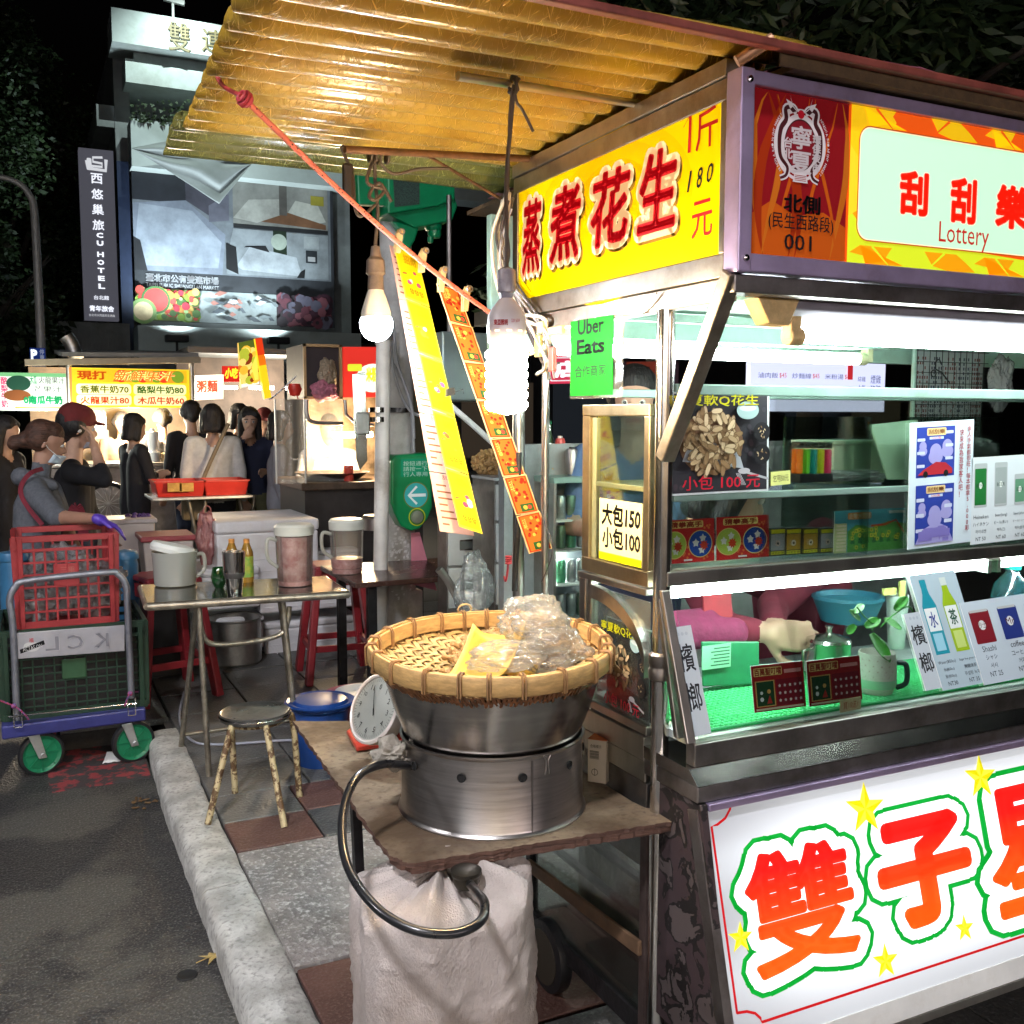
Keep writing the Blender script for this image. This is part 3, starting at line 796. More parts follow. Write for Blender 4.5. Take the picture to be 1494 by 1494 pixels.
# lower lit sign
ta = Vector((XS+.02, 1.614, .806)); tb = Vector((XS+.02, 1.492, .352))
vv = (ta-tb)
s = Sheet(tb, (1, 0, 0), vv, XE-XS-.02, vv.length, .0005)
PW = mat('lightbox_white', (.78, .78, .80), .3, 0, .03, 4, emit=.32, ecol=(.93, .96, 1.0))
def lightbox(name, base, e, cz, wz):
 """diffuser lit from behind by a tube: emission falls off away from the tube line (height cz, spread wz)"""
 m, t, b = nmat(name); L = t.links
 b.inputs['Base Color'].default_value = rgba(base); b.inputs['Roughness'].default_value = .3
 b.inputs['Emission Color'].default_value = (.93, .97, 1, 1)
 g = t.nodes.new('ShaderNodeNewGeometry'); sx = t.nodes.new('ShaderNodeSeparateXYZ')
 L.new(g.outputs['Position'], sx.inputs[0])
 outs = []
 for c_, wd in zip(cz, wz):
  a = t.nodes.new('ShaderNodeMath'); a.operation = 'SUBTRACT'; a.inputs[1].default_value = c_; L.new(sx.outputs[2], a.inputs[0])
  d = t.nodes.new('ShaderNodeMath'); d.operation = 'DIVIDE'; d.inputs[1].default_value = wd; L.new(a.outputs[0], d.inputs[0])
  q = t.nodes.new('ShaderNodeMath'); q.operation = 'MULTIPLY'; L.new(d.outputs[0], q.inputs[0]); L.new(d.outputs[0], q.inputs[1])
  q1_ = t.nodes.new('ShaderNodeMath'); q1_.operation = 'ADD'; q1_.inputs[1].default_value = 1; L.new(q.outputs[0], q1_.inputs[0])
  w = t.nodes.new('ShaderNodeMath'); w.operation = 'DIVIDE'; w.inputs[0].default_value = e; L.new(q1_.outputs[0], w.inputs[1])
  outs.append(w.outputs[0])
 o = outs[0]
 for q in outs[1:]:
  ad = t.nodes.new('ShaderNodeMath'); ad.operation = 'ADD'; L.new(o, ad.inputs[0]); L.new(q, ad.inputs[1]); o = ad.outputs[0]
 mr = t.nodes.new('ShaderNodeMapRange'); mr.interpolation_type = 'SMOOTHSTEP'; mr.inputs[1].default_value = XS-.05; mr.inputs[2].default_value = XS+.36; mr.inputs[3].default_value = .25; mr.inputs[4].default_value = 1
 L.new(sx.outputs[0], mr.inputs[0])
 mu = t.nodes.new('ShaderNodeMath'); mu.operation = 'MULTIPLY'; L.new(o, mu.inputs[0]); L.new(mr.outputs[0], mu.inputs[1])
 L.new(mu.outputs[0], b.inputs['Emission Strength'])
 return m
def zgrad():
 m, t, b = nmat('red_orange_vinyl'); L = t.links; g = t.nodes.new('ShaderNodeNewGeometry'); x = t.nodes.new('ShaderNodeSeparateXYZ'); r = t.nodes.new('ShaderNodeMapRange'); c = t.nodes.new('ShaderNodeMix'); c.data_type = 'RGBA'
 L.new(g.outputs['Position'], x.inputs[0]); L.new(x.outputs[2], r.inputs[0]); r.inputs[1].default_value = .5; r.inputs[2].default_value = .66; L.new(r.outputs[0], c.inputs[0])
 c.inputs[6].default_value = rgba(s2l((255, 92, 16))); c.inputs[7].default_value = rgba(s2l((214, 26, 20))); L.new(c.outputs[2], b.inputs['Base Color']); L.new(c.outputs[2], b.inputs['Emission Color']); b.inputs['Emission Strength'].default_value = .34
 return m
s.base(lightbox('lit_acrylic', (.46, .48, .52), .52, (.70, .48), (.07, .08)), .02)
LR = ink((206, 16, 24), .45)
A = s.uv(1038, 1206); B = s.uv(1066, 1166)
tl = (B[0], B[1]); x_l, y_t = A[0], B[1]
ynotch = A[1]
Y0 = s.uv(1058, 1484)[1]
pts = [(.985, y_t), (B[0], y_t)]+[(x_l+(B[0]-x_l)*math.cos(R(a)), y_t-(y_t-ynotch)*math.sin(R(a))) for a in range(15, 76, 15)]
pts = [(.985, y_t), (B[0], y_t)]
for a in (0, 25, 50, 75, 90):
 pts.append((x_l+(B[0]-x_l)*math.cos(R(a)), y_t-(y_t-ynotch)*(math.sin(R(a)))))
yb = s.uv(1103, 1494)[1]; ynb = s.uv(1056, 1484)[1]
pts.append((x_l, ynb))
for a in (90, 65, 40, 15, 0): pts.append((x_l+(B[0]-x_l)*math.cos(R(a)), yb+(ynb-yb)*math.sin(R(a))))
pts.append((.985, yb))
s.line(pts, .0055, LR)
RR = zgrad()
GR = ink((10, 178, 60), .5); WHT = ink((250, 252, 255), .85); OO = ink((255, 104, 20), .72)
def fat(ch, l_, r_, t_, bo_, b0_=.05):
 a0, a1, b1, b0 = s.uv(*l_)[0], s.uv(*r_)[0], s.uv(*t_)[1], s.uv(*bo_)[1]
 wd, hg = (a1-a0), (b1-b0)
 for g_, m_ in ((b0_+.148, GR), (b0_+.104, WHT), (b0_, RR)):
  e_ = g_-b0_
  s.text(ch, a0-e_*wd*.93, b0-e_*hg*.93, a1+e_*wd*.93, b1+e_*hg*.93, m_, bold=g_, res=3)
 return (a0, b0, a1, b1)
fat('雙', (1085, 1296), (1256, 1368), (1194, 1225), (1111, 1432), .028)
fat('子', (1282, 1296), (1417, 1249), (1365, 1183), (1341, 1354), .058)
fat('星', (1453, 1316), (1625, 1262), (1510, 1138), (1500, 1332), .03)
YS = ink((232, 222, 10), .7); YS2 = ink((250, 236, 60), .9)
for px, py, r_ in ((1262, 1180, .058), (1430, 1134, .054), (1080, 1368, .032), (1291, 1402, .038), (1406, 1354, .031), (1700, 1120, .03), (1850, 1330, .026)):
 u_, v_ = s.uv(px, py); s.star(u_, v_, r_, YS, rot=-.12)
 for k in range(5):
  a = PI/2-.12+2*PI*k/5
  s.poly([(u_, v_), (u_+r_*.98/s.w*math.cos(a), v_+r_*.98/s.h*math.sin(a)), (u_+r_*.4/s.w*math.cos(a+PI/5), v_+r_*.4/s.h*math.sin(a+PI/5))], YS2)
s.build('lower_sign_panel', stall)
un = vv.normalized(); nn = Vector((1, 0, 0)).cross(un)
nn = Vector((0, -un.z, un.y))
for (d0, d1, mm, pr) in ((-.045, 0, WHITEP, .004), (-.062, -.046, STEEL, .008)):
 mb = MB(); a_ = tb+un*d0+Vector((-.0, 0, 0)); b_ = tb+un*d1
 mb.prism([a_+nn*pr, a_+Vector((XE-XS-.02, 0, 0))+nn*pr, b_+Vector((XE-XS-.02, 0, 0))+nn*pr, b_+nn*pr], -nn*.02); mb.build('sign_bottom_trim', mm, stall)
mb = MB(); mb.prism([tb-un*.06+Vector((-.022, 0, 0))+nn*.004, tb-un*.06+nn*.004+Vector((-.0005, 0, 0)), ta+nn*.004+Vector((-.0005, 0, 0)), ta+nn*.004+Vector((-.022, 0, 0))], -nn*.03); mb.build('sign_end_trim', STEELD, stall)
def peel():
 m, t, b = nmat('peeling_brown_paint'); L = t.links
 tc = t.nodes.new('ShaderNodeTexCoord')
 n = t.nodes.new('ShaderNodeTexNoise'); n.inputs['Scale'].default_value = 17; n.inputs['Detail'].default_value = 6; n.inputs['Distortion'].default_value = .5
 L.new(tc.outputs['Object'], n.inputs[0])
 r = t.nodes.new('ShaderNodeValToRGB'); r.color_ramp.interpolation = 'CONSTANT'
 r.color_ramp.elements[0].color = (.05, .032, .035, 1); r.color_ramp.elements[1].position = .5; r.color_ramp.elements[1].color = (.012, .01, .01, 1)
 e = r.color_ramp.elements.new(.575); e.color = (.09, .07, .068, 1)
 L.new(n.outputs[0], r.inputs[0]); L.new(r.outputs[0], b.inputs['Base Color'])
 bp = t.nodes.new('ShaderNodeBump'); bp.inputs['Distance'].default_value = .004; L.new(r.outputs[0], bp.inputs['Height']); L.new(bp.outputs[0], b.inputs['Normal'])
 b.inputs['Roughness'].default_value = .55
 return m
mb = MB(); mb.prism([(XS+.002, 1.60, .82), (XS+.002, 1.75, .82), (XS+.002, 1.75, .30), (XS+.002, 1.49, .30)], (.016, 0, 0)); mb.build('side_panel', peel(), stall)
mb = MB(); mb.bx(XS+.03, XE, 1.52, 2.1, .26, .28); mb.build('stall_floor', DARK, stall)
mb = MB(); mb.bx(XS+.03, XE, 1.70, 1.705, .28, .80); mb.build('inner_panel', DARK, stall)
BRM = mat('brown_angle_iron', (.10, .07, .065), .5, .4, .3, 14, .15, 60, grime=.3)
BLK = mat('blackened_iron', (.03, .028, .03), .45, .5, .3, 14, .15, 60)
mb = MB(); mb.bx(XS-.006, XS+.02, 1.781, 1.806, .20, .74); mb.build('rack_post', BRM, stall, bevel=.002)
mb = MB(); mb.bx(XS-.006, XS+.02, 2.34, 2.365, .20, .74); mb.build('rack_post', BLK, stall, bevel=.002)
for z, h_, mm in ((.235, .05, BLK),):
 mb = MB(); mb.bx(XS-.004, XS+.02, 1.807, 2.34, z-h_/2, z+h_/2); mb.build('rack_beam', mm, stall, bevel=.002)
for z in (.37, .47, .56, .65):
 mb = MB(); mb.bx(XS+.01, XS+.03, 1.807, 2.34, z-.006, z+.006); mb.build('rack_slat', BLK, stall, bevel=.002)
mb = MB(); mb.bx(XS+.004, XS+.007, 1.807, 2.34, .26, .74); mb.build('rack_glass', thin('grimy_glass', (.8, .85, .84), .04, .12, .3, .2, 12, (.5, .5, .42), .04), stall)
mb = MB(); mb.bx(XS+.18, XS+.20, 1.79, 2.4, .24, .76); mb.build('rack_back', mat('rack_clutter', (.05, .06, .05), .6, 0, .3, 7, col2=(.42, .40, .28)), stall)
pA = PX(772, 1262, XS-.012); pB = PX(934, 1384, XS-.012)
mb = MB(); mb.bar(pA, pB, .034, .010, up=(1, 0, 0)); mb.build('shelf_brace', mat('rust_brown_bracket', (.22, .13, .075), .55, .2, .25, 12, .1, 40), stall, bevel=.002)
# ground, pavement, kerb
def ground_mat(name, c1, c2, c3, sc=3, fine=160, bump=.5, rough=.75, wet=.0, edge=.1):
 m, t, b = nmat(name); L = t.links
 g = t.nodes.new('ShaderNodeNewGeometry')
 n1 = t.nodes.new('ShaderNodeTexNoise'); n1.inputs['Scale'].default_value = sc; n1.inputs['Detail'].default_value = 9; n1.inputs['Roughness'].default_value = .62
 n2 = t.nodes.new('ShaderNodeTexNoise'); n2.inputs['Scale'].default_value = fine; n2.inputs['Detail'].default_value = 3
 n3 = t.nodes.new('ShaderNodeTexVoronoi'); n3.inputs['Scale'].default_value = fine*.55
 for n in (n1, n2, n3): L.new(g.outputs['Position'], n.inputs[0])
 r = t.nodes.new('ShaderNodeValToRGB'); r.color_ramp.elements[0].position = .5-edge; r.color_ramp.elements[1].position = .5+edge
 r.color_ramp.elements[0].color = rgba(c1); r.color_ramp.elements[1].color = rgba(c2)
 L.new(n1.outputs[0], r.inputs[0])
 r2 = t.nodes.new('ShaderNodeValToRGB'); r2.color_ramp.elements[0].position = .52; r2.color_ramp.elements[1].position = .74
 r2.color_ramp.elements[0].color = (0, 0, 0, 1); r2.color_ramp.elements[1].color = (1, 1, 1, 1)
 L.new(n2.outputs[0], r2.inputs[0])
 mx_ = t.nodes.new('ShaderNodeMix'); mx_.data_type = 'RGBA'
 L.new(r2.outputs[0], mx_.inputs[0]); L.new(r.outputs[0], mx_.inputs[6]); mx_.inputs[7].default_value = rgba(c3)
 L.new(mx_.outputs[2], b.inputs['Base Color'])
 ad = t.nodes.new('ShaderNodeMath'); ad.operation = 'ADD'; L.new(n2.outputs[0], ad.inputs[0]); L.new(n3.outputs[0], ad.inputs[1])
 bp = t.nodes.new('ShaderNodeBump'); bp.inputs['Strength'].default_value = bump; bp.inputs['Distance'].default_value = .006
 L.new(ad.outputs[0], bp.inputs['Height']); L.new(bp.outputs[0], b.inputs['Normal'])
 mr = t.nodes.new('ShaderNodeMapRange'); mr.inputs[1].default_value = .35; mr.inputs[2].default_value = .65; mr.inputs[3].default_value = rough-wet; mr.inputs[4].default_value = rough
 L.new(n1.outputs[0], mr.inputs[0]); L.new(mr.outputs[0], b.inputs['Roughness'])
 return m
ASPH = ground_mat('worn_asphalt', (.026, .025, .026), (.074, .070, .060), (.22, .21, .19), 1.1, 130, .8, .75, .3, .025)
PEB = ground_mat('pebble_concrete', (.20, .19, .18), (.34, .31, .29), (.62, .60, .58), 5, 75, 1, .7)
KRB = ground_mat('kerb_paint', (.36, .35, .32), (.62, .61, .57), (.24, .23, .21), 9, 60, .6, .7, 0, .12)
TILEG = ground_mat('grey_paving_tile', (.07, .072, .07), (.15, .148, .14), (.20, .20, .19), 3, 120, .35, .5, .15)
TILER = ground_mat('red_paving_tile', (.10, .05, .04), (.15, .075, .06), (.20, .13, .11), 5, 120, .35, .55)
mb = MB(); mb.bx(-60, .47, -40, 120, -.5, 0); mb.bx(.471, 80, 5.2+9, 120, -.5, -.001); mb.bx(.471, 80, -40, .2, -.5, -.001)
mb.build('road', ASPH, kind='structure')
mb = MB(); mb.bx(.58, 60, .2, 14.2, -.5, .082); mb.bx(.1, .4705, 5.15, 9.0, -.5, .083)
mb.build('pavement', mat('pavement_bed', (.05, .048, .045), .8, 0, .2, 20, .3, 60), kind='structure')
ky = .4
kerb = MB(); kn = 0
kroot = bpy.data.objects.new('kerb', bpy.data.meshes.new('kerb')); 
edges = []
random.seed(4)
def kerb_stone(y0, y1, bend0=0, bend1=0):
 mb = MB(); n = 14; vs = []
 prof = [(-.006, -.1), (-.003, .066), (.005, .084), (.018, .095), (.06, .099), (.135, .101), (.15, .092), (.15, -.1)]
 for i in range(n+1):
  y = y0+(y1-y0)*i/n
  for (a, z) in prof:
   d = .005*mnoise.noise(Vector((a*9, y*4, z*9)))+.004*mnoise.noise(Vector((a*30, y*22, z*20)))
   cut = -.006*max(0, .5-min(i, n-i))
   vs.append((.462+a+d*1.2+(bend0+(bend1-bend0)*i/n), y, z+d+cut))
 k = len(prof)
 fs = [(i*k+j, (i+1)*k+j, (i+1)*k+j+1, i*k+j+1) for i in range(n) for j in range(k-1)]
 fs += [tuple(range(k)), tuple(n*k+j for j in range(k))[::-1]]
 mb.add(vs, fs); return mb
y = .2; i = 0
kp = None
while y < 5.0:
 L_ = .98 if i != 2 else 1.05
 y1 = min(5.0, y+L_)
 b0 = 0 if y < 4.2 else .02
 o = kerb_stone(y, y1-.008, 0, 0 if y1 < 4.5 else .03).build('kerb_stone' if kp else 'kerb', KRB, kp, smooth=50)
 if kp is None: kp = o; o['kind'] = 'structure'
 y = y1; i += 1
mb = MB(); mb.bx(.05, .46, 4.6, 5.5, -.3, .006); mb.build('red_paint_patch', mat('worn_red_paint', (.05, .045, .045), .7, 0, .2, 14, .3, 90, col2=(.30, .045, .05), lo=.5, hi=.56), kp)
pav = bpy.data.objects['pavement']
def tile(x0, x1, y0, y1, m, z=.1, name='paving_tile'):
 mb = MB(); dz = random.uniform(-.0015, .0015)
 mb.bx(x0+.004, x1-.004, y0+.004, y1-.004, z-.03, z+dz)
 return mb.build(name, m, pav, bevel=.003, bseg=1)
mb = MB(); mb.bx(.615, 3.2, 2.62, 3.42, .07, .1005); mb.build('pebble_concrete_patch', PEB, pav)
mb = MB(); mb.bx(.615, .9, .2, 2.1, .07, .0995); mb.build('pebble_concrete_patch', TILEG, pav)
for k in range(5): tile(.615+k*.42, .615+(k+1)*.42, 2.11, 2.61, TILER)
for k in range(5): tile(.915+k*.4, 1.315+k*.4, .2, 1.15, TILEG); tile(.915+k*.4, 1.315+k*.4, 1.15, 2.1, TILEG)
for k in range(6):
 tile(.615+k*.31, .615+(k+1)*.31, 3.43, 3.70, TILER if k % 3 != 1 else TILEG)
 tile(.615+k*.31, .615+(k+1)*.31, 3.70, 3.98, TILEG if k != 1 else TILER)
random.seed(12)
for j in range(9):
 y0 = 3.98+j*.40
 for k in range(9):
  x0 = .615+k*.40+(.2 if j % 2 else 0)-(.2 if j % 2 else 0)
  tile(x0, x0+.40, y0, y0+.40, TILEG)
for j in range(8):
 tile(.11, .61, 5.16+j*.4, 5.56+j*.4, TILEG, .1)
def star_leaf(c, r, rz, m):
 mb = MB(); pts = []
 for i in range(10):
  rr = r*(1 if i % 2 == 0 else .38)*(1+.25*math.sin(i*2.3)); a = 2*PI*i/10+rz
  pts.append(Vector((c[0]+rr*math.cos(a), c[1]+rr*math.sin(a), c[2]+(.012 if i % 4 == 0 else .003))))
 ce = Vector((c[0], c[1], c[2]+.006))
 mb.add([ce]+pts, [(0, i+1, (i+1) % 10+1) for i in range(10)])
 mb.sweep([ce, ce+Vector((-r*1.3, -r*.5, -.001))], .0012, 5)
 return mb.build('fallen_leaf', m, solid=.0008)
LEAF = mat('dry_leaf', (.45, .33, .12), .6, 0, .2, 40)
o = star_leaf(PZ(310, 1397, .005), .038, .5, LEAF); tag(o, 'dry yellow star shaped leaf lying on the asphalt by the kerb', 'leaf')
mb = MB(); p = PZ(273, 1424, .001); mb.lathe(p, [(.03, .002), (.027, .006), (.024, .004), (.0, .003)], 24); o = mb.build('drain_plug', mat('drain_dark', (.008, .008, .008), .7), smooth=1); tag(o, 'small dark round hole cap in the asphalt near the leaf', 'drain cap')
p = PZ(165, 1108, .003); mb = MB()
mb.grid(lambda u, v: (p.x-.05+u*.1+v*.03, p.y-.05+v*.1, p.z+.02*abs(mnoise.noise(Vector((u*3, v*3, 1))))+.002+.02*v), 8, 8); o = mb.build('litter_tissue', PAPER, smooth=1, solid=.001); tag(o, 'crumpled white tissue on the road by the trolley wheel', 'tissue')
p = PZ(212, 1172, .004); mb = MB()
random.seed(8)
for i in range(16):
 q = p+Vector((random.uniform(-.05, .05), random.uniform(-.08, .08), .0)); mb.ball(q+Vector((0, 0, .003)), (random.uniform(.006, .016), random.uniform(.004, .01), .004), 6, 4)
o = mb.build('leaf_debris', mat('leaf_crumbs', (.12, .07, .03), .8, 0, .3, 30), kind='stuff'); o['label'] = 'brown leaf crumbs on the asphalt beside the kerb'
# hanging bulbs
def cfl():
 p = PZ(740, 470, 1.9); d = 2.04
 c = CAMP+ray(739, 545)*(2.0)          # 2 m away along the optical axis
 t = thing('spiral_lamp', 'large lit warm spiral lamp with white collar hanging in front of the yellow peanut sign', 'lamp', c)
 k = 1/FPX*2.0
 def z(py): return c.z+(545-py)*k
 X = c.x; Y = c.y
 mb = MB(); pr = []
 for st in range(2):
  pts = []
  for i in range(97):
   u = i/96; a = 2*PI*3.2*u+PI*st; r = 24*k*(1 if .06 < u < .94 else .8)
   pts.append((X+r*math.cos(a), Y+r*math.sin(a), z(506)+(z(598)-z(506))*u))
  mb.sweep(pts, 7.6*k, 10)
 mb.build('spiral_tube', glow('lamp_glass_warm', (1.0, .72, .40), 130), t, smooth=1)
 mb = MB()
 mb.lathe((X, Y, 0), [(0, z(500)), (27*k, z(500)), (28*k, z(497)), (28.5*k, z(476)), (27*k, z(462)), (22*k, z(452)), (13*k, z(441)), (10*k, z(437)), (0, z(436))], 30)
 mb.build('ballast_housing', mat('ballast_plastic', (.72, .68, .72), .35, 0, .05, 20), t, smooth=30)
 mb = MB()
 for i in range(10):
  a = 2*PI*i/10; q = Vector((X+27.9*k*math.cos(a), Y+27.9*k*math.sin(a), z(485))); mb.box(q, (.002, 7*k, 2.2*k), rz=a)
 mb.build('vent_slot', glow('vent_glow', (1, .6, .3), 2.5), t)
 vd = (CAMP-c); vd.z = 0; vd.normalize(); ur = Vector((0, 0, 1)).cross(vd)
 s = Sheet(Vector((X, Y, z(479)))+vd*28.6*k-ur*19*k, ur, (0, 0, 1), 38*k, 12*k)
 s.text('東亞照明', .02, .1, .55, .8, ink((190, 50, 60)), bold=.03)
 s.text('220V 65W', .68, .45, 1, .85, ink((200, 70, 80)))
 s.build('print', t)
 mb = MB(); mb.lathe((X, Y, 0), [(0, z(437)), (9*k, z(437)), (10.5*k, z(430)), (13*k, z(428)), (13.5*k, z(400)), (12*k, z(396)), (5*k, z(393)), (0, z(393))], 24)
 mb.build('lamp_holder', mat('grey_bakelite', (.36, .34, .40), .25, 0, .1, 20, coat=.4), t, smooth=30)
 top = PZ(750, 125, 2.235)
 a_ = Vector((X, Y, z(393)))
 pts = interp([a_, a_+Vector((.002, .004, .08)), a_+(top-a_)*.5+Vector((-.008, 0, .0)), top], 8)
 mb = MB(); mb.sweep(pts, .0042, 8); mb.sweep([q+Vector((.006*math.sin(i*.5), .004*math.cos(i*.4), 0)) for i, q in enumerate(pts)], .0026, 8)
 mb.build('flex', mat('brown_flex', (.07, .05, .04), .5), t, smooth=1)
 mb = MB()
 for r_ in (.012, .0145, .017):
  mb.sweep([top+Vector((.0, r_*math.cos(a/8*2*PI), r_*math.sin(a/8*2*PI)+.0)) + Vector((random.uniform(-.006, .006), 0, 0)) for a in range(8)], .0035, 6, closed=True)
 mb.sweep(interp([top, top+Vector((.006, 0, -.03)), PZ(762, 160, 2.2), PZ(778, 192, 2.16)], 5), .003, 6)
 mb.build('cord_knot', _mc['brown_flex'], t, smooth=1)
 return t
lamp_c = cfl()
def led():
 c = CAMP+ray(549, 474)*2.45; k = 2.45/FPX
 t = thing('led_bulb', 'round white lit bulb on a black flex in front of the grey pole', 'lamp', c)
 X, Y = c.x, c.y
 def z(py): return c.z+(474-py)*k
 mb = MB(); R_ = 24*k
 mb.lathe((X, Y, 0), [(R_*math.sin(a), c.z-R_*math.cos(a)) for a in [PI*i/14*.62 for i in range(15)]]+[(20.5*k, z(459))], 28, cap=False)
 mb.build('bulb_dome', glow('lamp_glass_cool', (.80, .91, 1.0), 240), t, smooth=1)
 mb = MB(); mb.lathe((X, Y, 0), [(0, z(462)), (22.4*k, z(464)), (21*k, z(454)), (14*k, z(432)), (11*k, z(424)), (0, z(424))], 28); mb.build('bulb_neck', mat('bulb_white', (.75, .72, .66), .4, 0, .05), t, smooth=30)
 mb = MB(); mb.lathe((X, Y, 0), [(0, z(424)), (12*k, z(424)), (11*k, z(404)), (14*k, z(400)), (13*k, z(382)), (8*k, z(376)), (6*k, z(362)), (0, z(360))], 24); mb.build('lamp_holder', mat('aged_holder', (.16, .12, .10), .5, 0, .2, 40), t, smooth=30)
 top = PZ(547, 228, 2.205)
 a_ = Vector((X, Y, z(360)))
 mb = MB(); mb.sweep(interp([a_, a_+(top-a_)*.4+Vector((.006, 0, 0)), a_+(top-a_)*.75, top], 6), .0045, 8)
 for r_, dx in ((.013, 0), (.016, .01), (.014, -.012), (.013, .03)):
  mb.sweep([top+Vector((dx, r_*math.cos(a/8*2*PI), r_*math.sin(a/8*2*PI))) for a in range(8)], .004, 6, closed=True)
 mb.sweep(interp([top+Vector((0, 0, 0)), top+Vector((-.02, 0, -.06)), top+Vector((.02, 0, -.075)), top+Vector((.0, 0, -.10)), top+Vector((-.015, 0, -.09)), top+Vector((.01, 0, -.06)), top+Vector((.04, 0, -.10))], 5), .0045, 6)
 mb.sweep(interp([top+Vector((.0, 0, 0)), top+Vector((.05, .02, -.03)), top+Vector((.12, .03, -.01)), top+Vector((.2, .03, .0))], 5), .004, 6)
 mb.sweep(interp([top+Vector((-.055, 0, 0)), top+Vector((-.08, .0, .012)), top+Vector((-.055, 0, -.05)), top+Vector((-.05, 0, -.12)), top+Vector((-.035, 0, -.14)), top+Vector((.0, 0, -.11))], 5), .004, 6)
 mb.build('flex', _mc['brown_flex'], t, smooth=1)
 mb = MB(); q = top+Vector((-.066, 0, -.065)); mb.box(q, (.026, .02, .085)); mb.build('plug_block', mat('black_plug', (.03, .022, .018), .5), t, bevel=.008)
 return t
lamp_l = led()
# board with pot, basket, scale
ZB_ = .75
BT = ground_mat('worn_plywood_top', (.10, .065, .038), (.27, .20, .13), (.10, .06, .035), 4, 60, .3, .6)
BE = mat('plywood_edge', (.10, .05, .035), .8, 0, .35, 30, .5, 60, stretch=(.4, .4, 5))
fl = PZ(590, 1262, ZB_); fr_ = Vector((XS-.015, fl.y-.0, ZB_)); bl = PZ(428, 1052, ZB_); br_ = Vector((XS-.015, bl.y-.25, ZB_))
brd = thing('plywood_shelf', 'worn plywood board with splintered edges carrying the pot, fixed to the side of the stall', 'shelf', (.9, 2.0, ZB_))
for k, (m_, dz0, dz1, gr, nm) in enumerate(((BT, 0, -.009, 0, 'top_board'), (BE, -.0095, -.022, .006, 'lower_board'))):
 mb = MB(); pts = []
 rnd = random.Random(k)
 def edge(a, b, n, amp):
  return [a+(b-a)*(i/n)+Vector((rnd.uniform(-1, 1)*amp, rnd.uniform(-1, 1)*amp, 0)) for i in range(n)]
 r_tip = PZ(988, 1197, ZB_)
 fr2 = Vector((r_tip.x, r_tip.y, ZB_))
 cs = [fl+Vector((.012+gr, -gr*.3, 0)), fr2, Vector((XS-.012, 1.83, ZB_)), br_, bl+Vector((gr, 0, 0)), fl+Vector((-.012+gr, .05, 0))]
 for i in range(6): pts += edge(cs[i], cs[(i+1) % 6], 60 if i in (0, 4) else 9, .0032)
 pts = [Vector((q.x, q.y, ZB_+dz0)) for q in pts]
 mb.prism([q for q in pts], (0, 0, dz1-dz0)); o = mb.build(nm, m_, brd)
 o.data.materials.append(BE)
 for pl in o.data.polygons: pl.material_index = 0 if abs(pl.normal.z) > .5 else 1
mb = MB(); mb.bar((bl.x+.12, bl.y-.15, ZB_-.035), (XS, bl.y-.2, ZB_-.035), .03, .03); mb.bar((fl.x+.1, fl.y+.2, ZB_-.034), (XS-.01, fl.y+.2, ZB_-.034), .03, .03)
mb.build('support_bar', BLK, brd)
mb = MB(); mb.bar((bl.x+.14, bl.y-.1, ZB_-.05), (bl.x+.16, bl.y-.1, .1), .026, .026); mb.build('support_leg', BLK, brd)
pf = PZ(718, 1226, ZB_)
vdir = Vector((pf.x, pf.y, 0)).normalized()
RC = .200
pc0 = pf+vdir*RC
pc0.z = ZB_
BR_ST = mat('brushed_bright_steel', (.50, .47, .45), .30, 1, .12, 7, .05, 60, stretch=(1, 1, 22), grime=.25)
def stand():
 t = thing('burner_stand', 'cylindrical steel burner ring with round air holes standing on the plywood board', 'burner stand', pc0)
 z0 = ZB_; z1 = ZB_+.168
 mb = MB(); n = 96
 mb.lathe(pc0-Vector((0, 0, ZB_)), [(RC+.005, z0), (RC+.006, z0+.004), (RC+.002, z0+.008), (RC, z0+.012), (RC-.003, z1-.008), (RC+.001, z1-.004), (RC+.002, z1), (RC-.003, z1+.001), (RC-.006, z1-.01), (RC-.004, z0+.01)], n, cap=False)
 mb.build('ring_wall', BR_ST, t, smooth=35)
 for i in range(10):
  a = math.atan2(-vdir.y, -vdir.x)+R(-18+36*i)
  q = pc0+Vector((math.cos(a)*(RC-.001), math.sin(a)*(RC-.001), z1-z0-.042)); d = Vector((math.cos(a), math.sin(a), 0))
  mb = MB(); mb.lathe(q, [(.0085, .0), (.0095, .0022), (.0075, .003), (.007, .0006), (0, .0005)], 18, (d.cross(Vector((0, 0, 1))), Vector((0, 0, 1)), d)); mb.build('air_hole', mat('hole_black', (.006, .006, .006), .8), t, smooth=1)  # closed black disc; the hole's inner dark is put into its colour
 a = math.atan2(-vdir.y, -vdir.x)+R(24)
 d = Vector((math.cos(a), math.sin(a), 0)); q = pc0+d*(RC+.0005)
 mb = MB(); mb.box(q+Vector((0, 0, .083)), (.003, .0022, .15), ax=(d.cross(Vector((0, 0, 1))), d, Vector((0, 0, 1)))); mb.build('seam', STEELD, t)
 a += R(10); d = Vector((math.cos(a), math.sin(a), 0)); q = pc0+d*(RC+.001)
 mb = MB(); u = d.cross(Vector((0, 0, 1)))
 mb.sweep(interp([q+u*.008+Vector((0, 0, .163)), q+u*.002+Vector((0, 0, .15)), q+u*.005+Vector((0, 0, .125))], 4), .0018, 6); mb.sweep(interp([q-u*.008+Vector((0, 0, .163)), q-u*.002+Vector((0, 0, .15)), q-u*.006+Vector((0, 0, .125))], 4), .0018, 6)
 mb.build('clip', STEELD, t, smooth=1)
 return z1
zs = stand()
